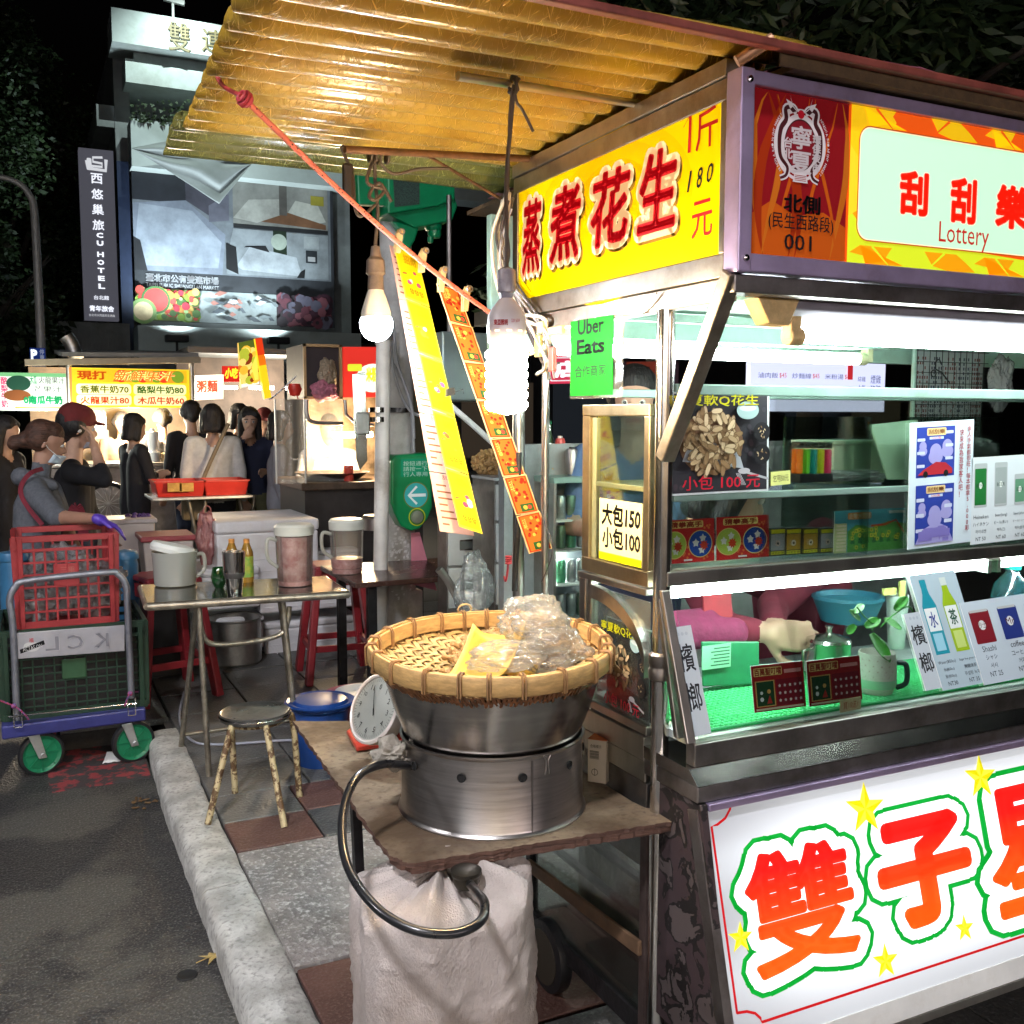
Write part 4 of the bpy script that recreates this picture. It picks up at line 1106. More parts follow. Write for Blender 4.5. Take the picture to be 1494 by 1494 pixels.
def bowl():
 c = Vector((pc0.x, pc0.y, zs+.002))
 t = thing('steel_basin', 'wide polished steel basin seated in the burner ring under the bamboo tray', 'basin', c)
 mb = MB()
 mb.lathe(c, [(0, -.05), (.13, -.048), (.17, -.03), (.19, -.004), (.197, .012), (.216, .06), (.232, .115), (.236, .128), (.243, .131), (.243, .135), (.234, .136), (.228, .12), (.19, .01), (.12, -.04), (0, -.045)], 96)
 mb.build('bowl', mat('mirror_bowl_steel', (.47, .45, .43), .2, 1, .12, 5, .03, 50, stretch=(1, 1, 14), grime=.2), t, smooth=30)
 return c.z+.136
zb = bowl()
BAMB = mat('bamboo_rim', (.50, .31, .12), .42, 0, .25, 24, .12, 60, stretch=(1, 1, 4), grime=.35)
BAMB2 = mat('bamboo_tie', (.28, .15, .06), .5, 0, .25, 30)
BAMW = mat('bamboo_weave', (.46, .30, .12), .45, 0, .35, 30, .1, 70)
RB = .262
tc_ = Vector((pc0.x, pc0.y, zb-.012))
def tray():
 t = thing('bamboo_tray', 'round woven bamboo tray with bound rim resting on the steel basin', 'tray', tc_)
 z0 = .036; z1 = .076
 jit = lambda a: .003*math.sin(3*a)+.002*math.sin(7*a+1)
 for nme, r_, za, zb_ in (('outer_band', RB, z0, z1), ('inner_band', RB-.012, z0+.006, z1-.002)):
  mb = MB(); vs = []; n = 96; fs = []
  for i in range(n):
   a = 2*PI*i/n; rr = r_+jit(a)
   for (dr, z) in ((0, za), (.003, za+.004), (.0035, zb_-.004), (.001, zb_), (-.005, zb_), (-.006, za)):
    vs.append(tc_+Vector(((rr+dr)*math.cos(a), (rr+dr)*math.sin(a), z)))
  for i in range(n):
   for j in range(6): fs.append((i*6+j, ((i+1) % n)*6+j, ((i+1) % n)*6+(j+1) % 6, i*6+(j+1) % 6))
  mb.add(vs, fs); mb.build(nme, BAMB, t, smooth=45)
 for i in range(22):
  a = 2*PI*(i+.2*math.sin(i*5))/22
  d = Vector((math.cos(a), math.sin(a), 0)); u = Vector((-d.y, d.x, 0)); mb = MB()
  for w in (-.004, .002):
   q = tc_+d*(RB+jit(a))+u*w
   mb.sweep([q+d*.006+Vector((0, 0, z0-.002)), q+d*.0065+Vector((0, 0, z1-.004)), q+Vector((0, 0, z1+.0035)), q-d*.016+Vector((0, 0, z1+.003)), q-d*.0205+Vector((0, 0, z1-.008)), q-d*.0205+Vector((0, 0, z0)), q-d*.008+Vector((0, 0, z0-.004))], .0024, 6, closed=True)
  mb.build('rim_binding', BAMB2, t, smooth=50)
 def dish(x, y):
  r = math.hypot(x, y)/RB
  return .004+.034*r**3.2
 n = 34; p = 2*RB/n; mb = MB(); K = 4
 for dirn in (0, 1):
  for i in range(n):
   c = -RB+p*(i+.5); h = math.sqrt(max(0, (RB-.004)**2-c*c))
   if h < .02: continue
   m = int(2*h/p*K/2)+2; vs = []
   for j in range(m+1):
    s_ = -h+2*h*j/m
    w = math.sin((s_/p+(i % 4)*1.0+(2 if dirn else 0))*PI/2)*.0034
    for e in (-.37, .37):
     cc = c+e*p+.0006*math.sin(s_*40+i)
     x, y = (s_, cc) if dirn == 0 else (cc, s_)
     vs.append(tc_+Vector((x, y, dish(x, y)+w)))
   mb.add(vs, [(2*j, 2*j+1, 2*j+3, 2*j+2) for j in range(m)])
 mb.build('woven_dish', BAMW, t, kind='stuff', solid=.0012)
 mb = MB(); rnd = random.Random(2)
 for i in range(150):
  a = 2*PI*i/150; 
  for sg in (-1, 1):
   a2 = a+sg*.05; r0 = RB-.006; r1 = RB-.03
   z_a = z0+.0; z_b = .008+rnd.uniform(-.004, .004)
   q0 = tc_+Vector((r0*math.cos(a), r0*math.sin(a), z_a)); q1 = tc_+Vector((r1*math.cos(a2), r1*math.sin(a2), z_b))
   d = (q1-q0); w = d.cross(Vector((math.cos(a), math.sin(a), 0))).normalized()*.0028; off = Vector((math.cos(a), math.sin(a), 0))*(.0015*sg)
   mb.add([q0-w+off, q0+w+off, q1+w*.8+off, q1-w*.8+off], [(0, 1, 2, 3)])
 mb.build('woven_skirt', mat('dark_bamboo', (.22, .09, .035), .5, 0, .5, 60), t, kind='stuff', solid=.001)
 a = math.atan2((PZ(650, 915, tc_.z).y-tc_.y), (PZ(650, 915, tc_.z).x-tc_.x)); q = tc_+Vector((RB*math.cos(a), RB*math.sin(a), z1)); mb = MB()
 mb.sweep([q+Vector((.018*math.cos(k/10*2*PI), 0, .006+.012*math.sin(k/10*2*PI))) for k in range(10)], .0022, 6, closed=True); mb.build('rope_loop', BAMW, t, smooth=1)
 t.rotation_mode = 'AXIS_ANGLE'; t.rotation_axis_angle = (R(3.2), RT0.x, RT0.y, 0); t.location.z -= .004
tray()
def peanut_mesh(seed):
 rnd = random.Random(seed); bm = MB(); n = 10; m = 12; vs = []
 L_ = .034*rnd.uniform(.8, 1.15)
 for i in range(m+1):
  t = i/m; x = (t-.5)*L_
  r = .0078*math.sqrt(max(0, 1-(2*t-1)**4))*(1-.28*math.exp(-((t-.5)/.13)**2))
  for j in range(n):
   a = 2*PI*j/n; rr = r*(1+.06*math.sin(5*a+seed)+.05*math.sin(t*40))
   vs.append((x, rr*math.cos(a)+.004*(t-.5)**2*8*rnd.choice((1,)), rr*math.sin(a)))
 fs = [(i*n+j, i*n+(j+1) % n, (i+1)*n+(j+1) % n, (i+1)*n+j) for i in range(m) for j in range(n)]
 bm.add(vs, fs); return bm
PNUT = mat('peanut_shell', (.40, .23, .085), .6, 0, .3, 60, .4, 160)
pm = []
for k in range(4):
 o = peanut_mesh(k).build('peanut', PNUT, smooth=1); pm.append(o)
rnd = random.Random(11)
def drop_peanuts(cx_, cy_, rx, ry, n, zf, label, group, first=False):
 out = []
 for i in range(n):
  a = rnd.uniform(0, 2*PI); r = math.sqrt(rnd.random())
  x = cx_+rx*r*math.cos(a); y = cy_+ry*r*math.sin(a)
  dq = math.hypot(x-tc_.x, y-tc_.y); fq = min(1, RB*.86/dq); x = tc_.x+(x-tc_.x)*fq; y = tc_.y+(y-tc_.y)*fq
  src = pm[i % 4]
  o = bpy.data.objects.new('peanut', src.data); COL.objects.link(o)
  o.location = (x, y, zf(x, y, i)); o.rotation_euler = (rnd.uniform(-.4, .4), rnd.uniform(-.5, .5), rnd.uniform(0, 6.28))
  tag(o, label, 'peanut', group); out.append(o)
 return out
zt_ = tc_.z+.012
pk = PZ(768, 950, zt_+.01)
drop_peanuts(pk.x, pk.y, .19, .14, 270, lambda x, y, i: zt_+.012+.040*max(0, 1-math.hypot(x-pk.x, y-pk.y)/.2)*rnd.uniform(.2, 1)+(Vector((x, y, 0))-tc_).dot(Vector((FW.x, FW.y, 0)))*.056-.004+.02*max(0, math.hypot(x-tc_.x, y-tc_.y)/RB-.7), 'boiled peanuts in their shells heaped in the bamboo tray by the clear bag', 'peanuts in the bamboo tray')
pk2 = PZ(640, 985, zt_+.01)
drop_peanuts(pk2.x, pk2.y, .06, .03, 8, lambda x, y, i: zt_+.009+.015*max(0, math.hypot(x-tc_.x, y-tc_.y)/RB-.7), 'few stray peanuts at the front left of the bamboo tray', 'stray peanuts on the bamboo tray')
for o in pm: bpy.data.objects.remove(o)
def crumple(name, c, r, seed, m, n=46, amp=.35, sharp=1.0, parent=None, zflat=None, rot=0, an=1):
 """crinkled closed bag"""
 bm_ = bmesh.new(); bmesh.ops.create_icosphere(bm_, subdivisions=5, radius=1)
 for v in bm_.verts:
  d0 = v.co.normalized(); d = Vector((d0.x*an, d0.y+d0.x*.5*(1-an), d0.z))
  a = mnoise.noise(d*1.7+Vector((seed, 0, 0)))
  b = 1-abs(mnoise.noise(d*3.2+Vector((0, seed, 0))))*2
  e = 1-abs(mnoise.noise(d*7+Vector((0, 0, seed))))*2
  k = 1+amp*(a*.9+.45*b+.16*e*sharp-.25)
  d = d0; x, y, z = d.x*r[0]*k, d.y*r[1]*k, d.z*r[2]*k
  v.co = Vector((x, y, z))
  if zflat is not None and v.co.z < zflat: v.co.z = zflat+(v.co.z-zflat)*.06
 bmesh.ops.rotate(bm_, verts=bm_.verts, matrix=Matrix.Rotation(rot, 3, 'Z'))
 me = bpy.data.meshes.new(name); bm_.to_mesh(me); bm_.free()
 me.polygons.foreach_set('use_smooth', [True]*len(me.polygons))
 me.materials.append(m); o = bpy.data.objects.new(name, me); COL.objects.link(o); 
 if parent: o.parent = parent; o.matrix_parent_inverse = pinv(parent)
 o.location = Vector(c) if not parent else Vector(c)
 return o
BAG = thin('clear_bag_film', (.99, .98, .96), .05, .12, .3, .3, 16, (1, .97, .9), .24)
bc = PZ(790, 960, zt_)
bagt = thing('plastic_bag', 'knotted clear plastic bag of peanuts lying in the bamboo tray', 'bag', bc)
def gathered(name, path, rad, m, par, seed=0, folds=9, n=72):
 """bag body swept along path with folds running lengthwise that tighten where the radius is small"""
 P = interp(path, 8); k = len(P); RR_ = []
 for i in range(k):
  t = i/(k-1)*(len(rad)-1); a = int(min(t, len(rad)-2)); f = t-a; f = f*f*(3-2*f); RR_.append(rad[a]*(1-f)+rad[a+1]*f)
 mb = MB(); vs = []; pu = Vector((1, 0, 0))
 for i, p in enumerate(P):
  t = (P[min(k-1, i+1)]-P[max(0, i-1)]).normalized(); pu = (pu-t*pu.dot(t)).normalized(); w = t.cross(pu)
  for j in range(n):
   a = 2*PI*j/n
   f = 1+.05*math.sin(folds*a+seed+2*mnoise.noise(Vector((i*.12, seed, 0))))+.12*(1-2*abs(mnoise.noise(Vector((math.cos(a)*9+seed, math.sin(a)*9, i*.9)))))+.30*mnoise.noise(Vector((math.cos(a)*2.2+seed, math.sin(a)*2.2, i*.17)))+.10*(1-2*abs(mnoise.noise(Vector((math.cos(a)*5+seed, math.sin(a)*5, i*.4)))))
   vs.append(p+(pu*math.cos(a)+w*math.sin(a))*RR_[i]*f)
 fs = [(i*n+j, i*n+(j+1) % n, (i+1)*n+(j+1) % n, (i+1)*n+j) for i in range(k-1) for j in range(n)]
 fs.append(tuple(range(n))[::-1])
 mb.add(vs, fs); return mb.build(name, m, par, smooth=180)
dp = tc_.copy()
B0 = CAMP+ray(800, 985)*2.1; B1 = CAMP+ray(862, 925)*2.16
def ap(px, py, d): return CAMP+ray(px, py)*d
0 and gathered('bag_body', [ap(862, 975, 2.2), ap(835, 962, 2.18), ap(795, 940, 2.16), ap(772, 915, 2.15), ap(765, 900, 2.15)], [.02, .045, .058, .052, .045], BAG, bagt, 3)
0 and gathered('bag_neck', [ap(688, 935, 2.06), ap(730, 950, 2.06), ap(785, 945, 2.07), ap(800, 985, 2.07)], [.018, .034, .062, .05], BAG, bagt, 7, 7)
0 and gathered('bag_flare', [ap(820, 950, 2.12), ap(812, 925, 2.12), ap(795, 893, 2.13), ap(775, 880, 2.14), ap(765, 872, 2.14)], [.05, .028, .038, .062, .045], BAG, bagt, 11, 8)
for px, py, d, r_, sd in ((805, 950, 2.14, (.066, .05, .040), 3), (775, 900, 2.16, (.066, .045, .040), 8), (738, 955, 2.07, (.075, .045, .026), 5), (795, 918, 2.15, (.05, .05, .045), 12)):
 o = crumple('bag_lobe', (0, 0, 0), r_, sd, BAG, amp=.6, parent=bagt, sharp=.8, an=.3); o.location = ap(px, py, d)-bc if 0 else (0, 0, 0); o.matrix_parent_inverse = Matrix.Translation(ap(px, py, d)-bc)
YB_ = mat('yellow_plastic', (.80, .50, .08), .35, 0, .08, 9, sub=0)
yt = thing('yellow_scoop', 'yellow curved plastic scoop half under the clear bag in the bamboo tray', 'scoop', PZ(700, 960, zt_))
mb = MB()
g0 = [ap(672, 930, 2.12), ap(690, 915, 2.2), ap(738, 915, 2.2), ap(760, 945, 2.15)]
def scoop(u, v):
 a = ap(652, 985, 2.0).lerp(ap(690, 924, 2.16), v); b = ap(735, 992, 2.03).lerp(ap(768, 912, 2.18), v)
 q = a.lerp(b, u); q.z = zt_+.012+.035*(abs(2*u-1)**2)*(.5+.5*v)+.055*v*v
 return q
mb.grid(scoop, 14, 12); mb.build('scoop_blade', YB_, yt, smooth=1, solid=.0025)
mb = MB(); mb.grid(lambda u, v: (lambda q: Vector((q.x, q.y, zt_+.02+.05*v-.02*u)))(ap(668+110*u, 940, 2.1).lerp(ap(690+110*u, 912, 2.22), v)), 8, 6); mb.build('scoop_back', YB_, yt, smooth=1, solid=.0025)
def scale_():
 c = PZ(548, 1080, ZB_)
 t = thing('spring_scale', 'red kitchen spring scale with round dial tilted on the plywood board left of the pot', 'scale', c)
 REDP = mat('red_enamel', (.42, .035, .02), .3, 0, .12, 12, grime=.2, coat=.3)
 f0 = PZ(508, 1082, ZB_+.012); 
 mb = MB(); mb.prism([PZ(506, 1072, ZB_+.004), PZ(520, 1097, ZB_+.004), PZ(600, 1085, ZB_+.004), PZ(600, 1040, ZB_+.004), PZ(540, 1045, ZB_+.004)], (0, 0, .012)); mb.build('base_plate', REDP, t, bevel=.003)
 a = ap(547, 1034, 2.42); vd = (CAMP-a); 
 n = Vector((-.86, -.28, .42)).normalized(); u = Vector((0, 0, 1)).cross(n).normalized(); w = n.cross(u)
 r_ = 49/FPX*2.42
 ax = (u, w, n)
 mb = MB(); mb.lathe(a, [(r_*.98, -.035), (r_*1.06, -.01), (r_*1.07, .004), (r_*1.0, .008), (r_*.94, .004), (r_*.93, .0)], 48, ax); mb.build('dial_rim', mat('dial_rim_white', (.62, .55, .5), .3, 0, .1), t, smooth=30)
 s = Sheet(a-u*r_-w*r_+n*.001, u, w, 2*r_, 2*r_)
 s.disc(.5, .5, r_*.95, mat('dial_face', (.55, .56, .5), .35, 0, .04), n=48)
 for i in range(60):
  an = 2*PI*i/60; l = .86 if i % 5 else .78
  s.line([(.5+.47*l*math.cos(an), .5+.47*l*math.sin(an)), (.5+.45*math.cos(an), .5+.45*math.sin(an))], .0007, BK)
 for i, nn_ in enumerate('0 1 2 3 4 5 6 7 8 9 10 11'.split()):
  an = PI/2-2*PI*i/12; X = .5+.33*math.cos(an); Y = .5+.33*math.sin(an); s.text(nn_, X-.035, Y-.04, X+.035, Y+.04, BK, keep=True)
 s.line([(.5, .5), (.36, .80)], .0022, ink((30, 30, 30))); s.line([(.5, .5), (.55, .4)], .004, ink((30, 30, 30)))
 s.build('dial', t)
 mb = MB(); mb.lathe(a, [(r_*.95, .007), (r_*.6, .013), (0, .016)], 32, ax, cap=False); mb.build('dial_glass', thin('dial_glass', (1, 1, 1), .06, .03, .5), t, smooth=1)
 b = a-n*.036
 mb = MB(); mb.prism([b+u*(-.05)-w*.05, b+u*.05-w*.05, b+u*.05+w*.055, b-u*.05+w*.055], -n*.012)
 q = PZ(575, 1062, ZB_+.014)
 mb.prism([a-w*.06-u*.07-n*.02, a-w*.06+u*.07-n*.02, a+w*.06+u*.05-n*.02, a+w*.06-u*.05-n*.02], Vector((.08, .03, -.01)))
 mb.prism([PZ(518, 1080, ZB_+.016), PZ(590, 1072, ZB_+.016), PZ(590, 1052, ZB_+.016), PZ(545, 1052, ZB_+.016)], (0.02, 0, .06))
 mb.build('housing', REDP, t, bevel=.004)
scale_()
def carton():
 c = PZ(884, 1140, ZB_)
 t = thing('small_carton', 'small cream and orange carton with barcode standing on the board between pot and stall', 'carton', c)
 f = PZ(857, 1140, ZB_); g = PZ(884, 1144, ZB_); h = PZ(904, 1124, ZB_)
 dd = Vector((0, 0, .072))
 u = (g-f); w = (h-g)*1.6; h = g+w
 W_C = mat('cream_card', (.58, .50, .38), .6, 0, .06, 10); O_C = mat('orange_card', (.72, .19, .05), .55, 0, .06, 10)
 hh = (ap(884, 1080, (g-CAMP).dot(FW))-g).z
 mb = MB(); mb.prism([f, g, h, h-u], (0, 0, hh)); mb.build('box_body', W_C, t, bevel=.0012)
 mb = MB(); mb.prism([f+Vector((0, 0, hh+.0004)), g+Vector((0, 0, hh+.0004)), h+Vector((0, 0, hh+.0004)), h-u+Vector((0, 0, hh+.0004))], (0, 0, .001)); mb.build('box_top', O_C, t)
 s = Sheet(f-u.cross(Vector((0, 0, 1))).normalized()*-.0008, u, (0, 0, 1), u.length, hh)
 for k in range(9): s.rect(.12+.06*k*0, .56+.022*k, .62, .568+.022*k+(.004 if k % 3 else 0), BK)
 s.text('合格標示', .15, .82, .75, .9, BK); s.disc(.4, .25, .008, BK); s.disc(.4, .25, .0068, W_C); s.line([(.4, .16), (.4, .34)], .001, BK)
 s.build('box_print', t)
 wn = w.cross(Vector((0, 0, 1))).normalized()
 s = Sheet(g+wn*.0008, w, (0, 0, 1), w.length, hh)
 for P_ in ([(0, 1), (.5, .55)], [(1, 1), (.5, .55)], [(.5, .55), (.5, 0)], [(.5, .55), (.2, 0)]): s.line(P_, .0012, ink((120, 95, 60)))
 s.build('box_folds', t)
carton()
HOSE = mat('black_gas_hose', (.012, .013, .015), .28, 0, .2, 20, coat=.3)
ht = thing('gas_hose', 'thick black rubber gas hose looping from the burner down past the white sack', 'hose', ap(600, 1200, 1.9))
pts = [ap(600, 1118, 2.12), ap(560, 1115, 2.02), ap(520, 1135, 1.95), ap(500, 1190, 1.88), ap(506, 1260, 1.80), ap(545, 1320, 1.72), ap(600, 1355, 1.68), ap(660, 1362, 1.68), ap(700, 1345, 1.71), ap(707, 1318, 1.76), ap(694, 1300, 1.82), ap(686, 1290, 1.9)]
mb = MB(); mb.sweep(interp(pts, 10), .0085, 16); mb.build('rubber_hose', HOSE, ht, smooth=1)
p = ap(680, 1282, 1.93); mb = MB(); mb.lathe(p+Vector((0, 0, .0)), [(0, -.018), (.02, -.016), (.026, -.004), (.026, .006), (.03, .012), (.03, .018), (.02, .022), (0, .022)], 24); mb.build('regulator', mat('dark_brass', (.05, .045, .035), .4, .8, .2), ht, smooth=30)
o = crumple('rag_bundle', ap(572, 1100, 2.14), (.034, .03, .026), 4, mat('grubby_rag', (.34, .31, .26), .8, 0, .25, 40, .3, 80), amp=.8); tag(o, 'small grubby cloth bundle tied at the hose end beside the burner ring', 'rag')
SACKM = mat('woven_sack', (.50, .44, .41), .65, 0, .16, 6, .5, 260, stretch=(1, 1, .5), grime=.35)
def sack():
 c = PZ(648, 1480, .1); c = Vector((.755, 1.66, .1))
 c = ap(647, 1400, 2.02); c.z = .1
 m_, t_, b_ = nmat('woven_sack_fine'); 
 mb = MB(); n = 150; k = 90; vs = []
 for i in range(k+1):
  t = i/k; z = .62*t
  base = .170+.012*math.sin(t*2.6)-.006*t
  if t > .9: base *= max(.02, 1-((t-.9)/.1)**3*.97)
  if t < .08: base *= .88+.12*(t/.08)
  for j in range(n):
   a = 2*PI*j/n
   ca, sa = math.cos(a), math.sin(a)
   sup = (abs(ca)**2.6+abs(sa)**2.6)**(-1/2.6)
   f = 1+.035*mnoise.noise(Vector((ca*1.5, sa*1.5, t*2.5)))+.10*max(0, t-.45)*math.sin(a*7+4*mnoise.noise(Vector((ca, sa, t*2)))+t*4)
   q = Vector((ca*3.2, sa*3.2, t*4.5)); w = mnoise.noise(q*.8)*1.3
   cr = 1-abs(mnoise.noise(q+Vector((w, w, -w))))*2
   cr2 = 1-abs(mnoise.noise(Vector((ca*5+sa*3, sa*5, t*11+ca*4))))*2
   f += .035*(cr**5 if cr > 0 else 0)+.014*(cr2**7 if cr2 > 0 else 0)*(.4+t)-.02
   vs.append(c+Vector((ca*base*sup*f, sa*base*sup*f*.92, z+(.05*mnoise.noise(Vector((ca*1.6, sa*1.6, 4)))+.03*mnoise.noise(Vector((ca*5, sa*5, 4))))*t*t)))
 fs = [(i*n+j, i*n+(j+1) % n, (i+1)*n+(j+1) % n, (i+1)*n+j) for i in range(k) for j in range(n)]+[tuple(range(n))[::-1]]
 mb.add(vs, fs)
 o = mb.build('white_sack', SACKM, smooth=180); tag(o, 'bulging pinkish white woven sack standing under the plywood board', 'sack')
 mb = MB(); a0 = math.atan2(-c.y, -c.x)
 return c
sc_ = sack()
t = thing('cart_wheel', 'small dark wheel with a pale rim in the shadow below the stall rack', 'wheel', PZ(810, 1440, .1))
p = PZ(815, 1455, .1); p = Vector((p.x, p.y+.05, .19)); mb = MB()
mb.lathe(p, [(.075, -.02), (.092, -.016), (.096, 0), (.092, .016), (.075, .02)], 28, (Vector((0, 1, 0)), Vector((0, 0, 1)), Vector((1, 0, 0)))); mb.build('tyre', BLACK, t, smooth=30)
mb = MB(); mb.lathe(p, [(.0, -.022), (.07, -.022), (.074, 0), (.07, .022), (0, .022)], 28, (Vector((0, 1, 0)), Vector((0, 0, 1)), Vector((1, 0, 0)))); mb.build('rim', mat('pale_rim', (.07, .06, .045), .5, .3), t, smooth=30)
# far buildings
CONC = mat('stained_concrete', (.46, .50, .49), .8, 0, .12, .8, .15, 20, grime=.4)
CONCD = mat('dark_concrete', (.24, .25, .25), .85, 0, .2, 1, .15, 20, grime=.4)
YB = 26.0
bld = thing('market_building', 'pale four storey market hall with gold characters and a big photo banner', 'building', PY(330, 600, YB))
def qbox(name, p0, p1, y, d, m, par, **k):
 """box seen between photo points p0 (top left) and p1 (bottom right) with its front at y, depth d"""
 a = PY(p0[0], p0[1], y); b = PY(p1[0], p1[1], y)
 mb = MB(); mb.bx(a.x, b.x, y, y+d, b.z, a.z); return mb.build(name, m, par, **k)
xl = PY(162, 10, 25.2).x; zt = PY(162, 10, 25.2).z; xr = PY(500, 300, YB).x
def zy(py, px=300, y=YB): return PY(px, py, y).z
def bxz(name, x0, x1, y0, y1, z0, z1, m, par=None, **k):
 mb = MB(); mb.bx(x0, x1, y0, y1, z0, z1); return mb.build(name, m, par or bld, **k)
z1_ = PY(185, 63, 25.2).z; z2_ = PY(185, 85, 25.6).z; z3_ = PY(175, 118, 25.6).z; z4_ = PY(172, 170, 25.4).z; z5_ = PY(172, 240, 25.4).z
bxz('sign_band', xl, xr+6, 25.2, 26.4, z1_, zt, CONC)
bxz('upper_wall', xl+.5, xr+6, 25.7, 27, z2_, z1_, CONC)
bxz('balcony_band', xl+.3, xr+6, 25.6, 27.5, z3_, z2_, CONC)
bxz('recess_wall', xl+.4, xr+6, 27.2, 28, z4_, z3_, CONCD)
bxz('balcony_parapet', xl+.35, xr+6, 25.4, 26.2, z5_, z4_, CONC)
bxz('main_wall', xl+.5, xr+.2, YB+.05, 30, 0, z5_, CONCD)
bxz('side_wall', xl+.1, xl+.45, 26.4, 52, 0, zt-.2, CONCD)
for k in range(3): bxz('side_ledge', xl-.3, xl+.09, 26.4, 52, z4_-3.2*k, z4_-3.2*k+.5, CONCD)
for k in range(12): bxz('shutter_rib', xl+.5+k*.19, xl+.56+k*.19, 27.14, 27.19, z4_+.1, z3_-.3, CONC)
s = Sheet((xl, 25.195, z1_), (1, 0, 0), (0, 0, 1), xr+6-xl, zt-z1_, .01)
GOLD = mat('gilt_characters', (.16, .12, .05), .6, 0, .2, 4)
for ch, bl_, tr_ in (('雙', (246, 76), (278, 34)), ('連', (295, 78), (328, 44)), ('市', (345, 88), (377, 55)), ('場', (393, 98), (425, 64))):
 txt_px(s, ch, (bl_, tr_), mat('char_shadow', (.05, .05, .03), .7), bold=.02); txt_px(s, ch, ((bl_[0]-1, bl_[1]-1), (tr_[0]-1, tr_[1]-1)), GOLD, bold=.005)
s.build('band_lettering', bld)
a = PY(255, 12, 25.2); mb = MB(); mb.cyl((a.x, 25.5, zt), (a.x, 25.5, zt+.45), .03); mb.bar((a.x-.2, 25.5, zt+.5), (a.x+.25, 25.4, zt+.42), .1); mb.build('roof_lamp', WHITEP, bld)
ld = bpy.data.lights.new('roof_lamp_beam', 'SPOT'); ld.energy = 330; ld.color = (.8, 1, .95); ld.spot_size = 2.2; ld.spot_blend = .9
lo = bpy.data.objects.new('roof_lamp_beam', ld); COL.objects.link(lo); lo.parent = bld; lo.matrix_parent_inverse = pinv(bld); lo.location = (a.x+.3, 23.6, zt+.3); lo.rotation_euler = (Vector((a.x+.3, 25.2, z1_-.8))-lo.location).to_track_quat('-Z', 'Y').to_euler()
mb = MB(); rnd = random.Random(5)
for i in range(260):
 x = rnd.uniform(xl+.4, xl+3.4); z = z4_+rnd.random()**2*.5; q = Vector((x, 25.35, z)); r_ = rnd.uniform(.05, .12); a = rnd.uniform(0, 6)
 mb.add([q, q+Vector((r_*math.cos(a), .03, r_*math.sin(a))), q+Vector((r_*math.cos(a+1), -.03, r_*math.sin(a+1)))], [(0, 1, 2)])
o = mb.build('balcony_weeds', mat('weed_leaf', (.03, .05, .02), .6), kind='stuff'); o['label'] = 'dark weeds along the balcony parapet'
a = PY(190, 222, YB); b = PY(487, 500, YB)
bz0 = PY(195, 467, YB).z
s = Sheet((a.x, YB-.1, bz0), (1, 0, 0), (0, 0, 1), b.x-a.x, a.z-bz0, .006)
bn = lambda *c: mat('banner_%d_%d_%d' % c, tuple(v*.8 for v in s2l(c)), .6, 0, .35, 1.3, emit=.06, detail=10)
s.base(bn(52, 54, 60), .1)
s.rect(.0, .30, .985, 1, bn(118, 124, 132))
s.poly([(0, .72), (.25, .72), (.25, 1), (0, 1)], bn(40, 42, 50)); s.poly([(0, .30), (.42, .30), (.44, .55), (.25, .74), (0, .70)], bn(128, 135, 150))
s.poly([(.02, .33), (.40, .34), (.42, .50), (.28, .68), (.03, .70), (.01, .5)], bn(152, 160, 174)); s.poly([(0, .30), (.06, .30), (.03, .48), (0, .5)], bn(40, 40, 46))
s.poly([(.25, .74), (.36, .66), (.45, .72), (.46, 1), (.25, 1)], bn(74, 72, 84)); s.poly([(.36, .62), (.46, .64), (.46, .8), (.36, .72)], bn(104, 104, 118))
s.poly([(.48, .62), (.97, .62), (.97, 1), (.48, 1)], bn(140, 140, 136)); s.poly([(.56, .90), (.66, .90), (.66, 1), (.56, 1)], bn(150, 160, 60)); s.poly([(.80, .90), (.97, .90), (.97, 1), (.80, 1)], bn(150, 158, 60))
s.poly([(.48, .66), (.56, .78), (.72, .8), (.72, .70), (.60, .64)], bn(178, 178, 172)); s.poly([(.76, .72), (.80, .80), (.92, .78), (.96, .68), (.9, .66)], bn(190, 190, 182)); s.poly([(.62, .65), (.76, .72), (.96, .66), (.96, .63)], bn(120, 84, 60)); s.rect(.715, .70, .755, .98, bn(96, 92, 88)); s.rect(.88, .78, .95, .84, bn(150, 140, 50))
s.rect(.48, .60, .97, .625, bn(30, 30, 34)); s.poly([(.44, .31), (.97, .31), (.97, .595), (.48, .595), (.46, .5)], bn(140, 146, 152))
s.rect(.68, .44, .75, .60, bn(24, 40, 24)); s.disc(.71, .53, .2, bn(160, 170, 160)); s.rect(.85, .41, .91, .49, bn(40, 44, 50)); s.rect(.86, .42, .90, .45, bn(180, 180, 184)); s.rect(.84, .50, .92, .58, bn(160, 166, 170))
s.poly([(.49, .36), (.56, .49), (.80, .44), (.83, .32), (.52, .34)], bn(172, 178, 186)); s.poly([(.44, .34), (.50, .31), (.49, .48), (.44, .5)], bn(24, 24, 28)); s.poly([(.53, .48), (.64, .50), (.66, .46), (.54, .49)], bn(30, 30, 34)); s.poly([(.80, .31), (.84, .31), (.845, .37), (.82, .35)], bn(24, 24, 28))
LW = ink((196, 200, 206), .3)
s.text('臺北市公有雙連市場', .05, .235, .40, .285, LW, bold=.04); s.text('TAIPEI PUBLIC SHUANGLLAN MARKET', .05, .205, .40, .228, LW, bold=.01)
s.rect(.0, .0, .985, .195, bn(150, 158, 160)); s.rect(.0, .0, .30, .195, bn(110, 120, 70)); s.rect(.69, 0, .985, .195, bn(58, 46, 52))
rnd = random.Random(9)
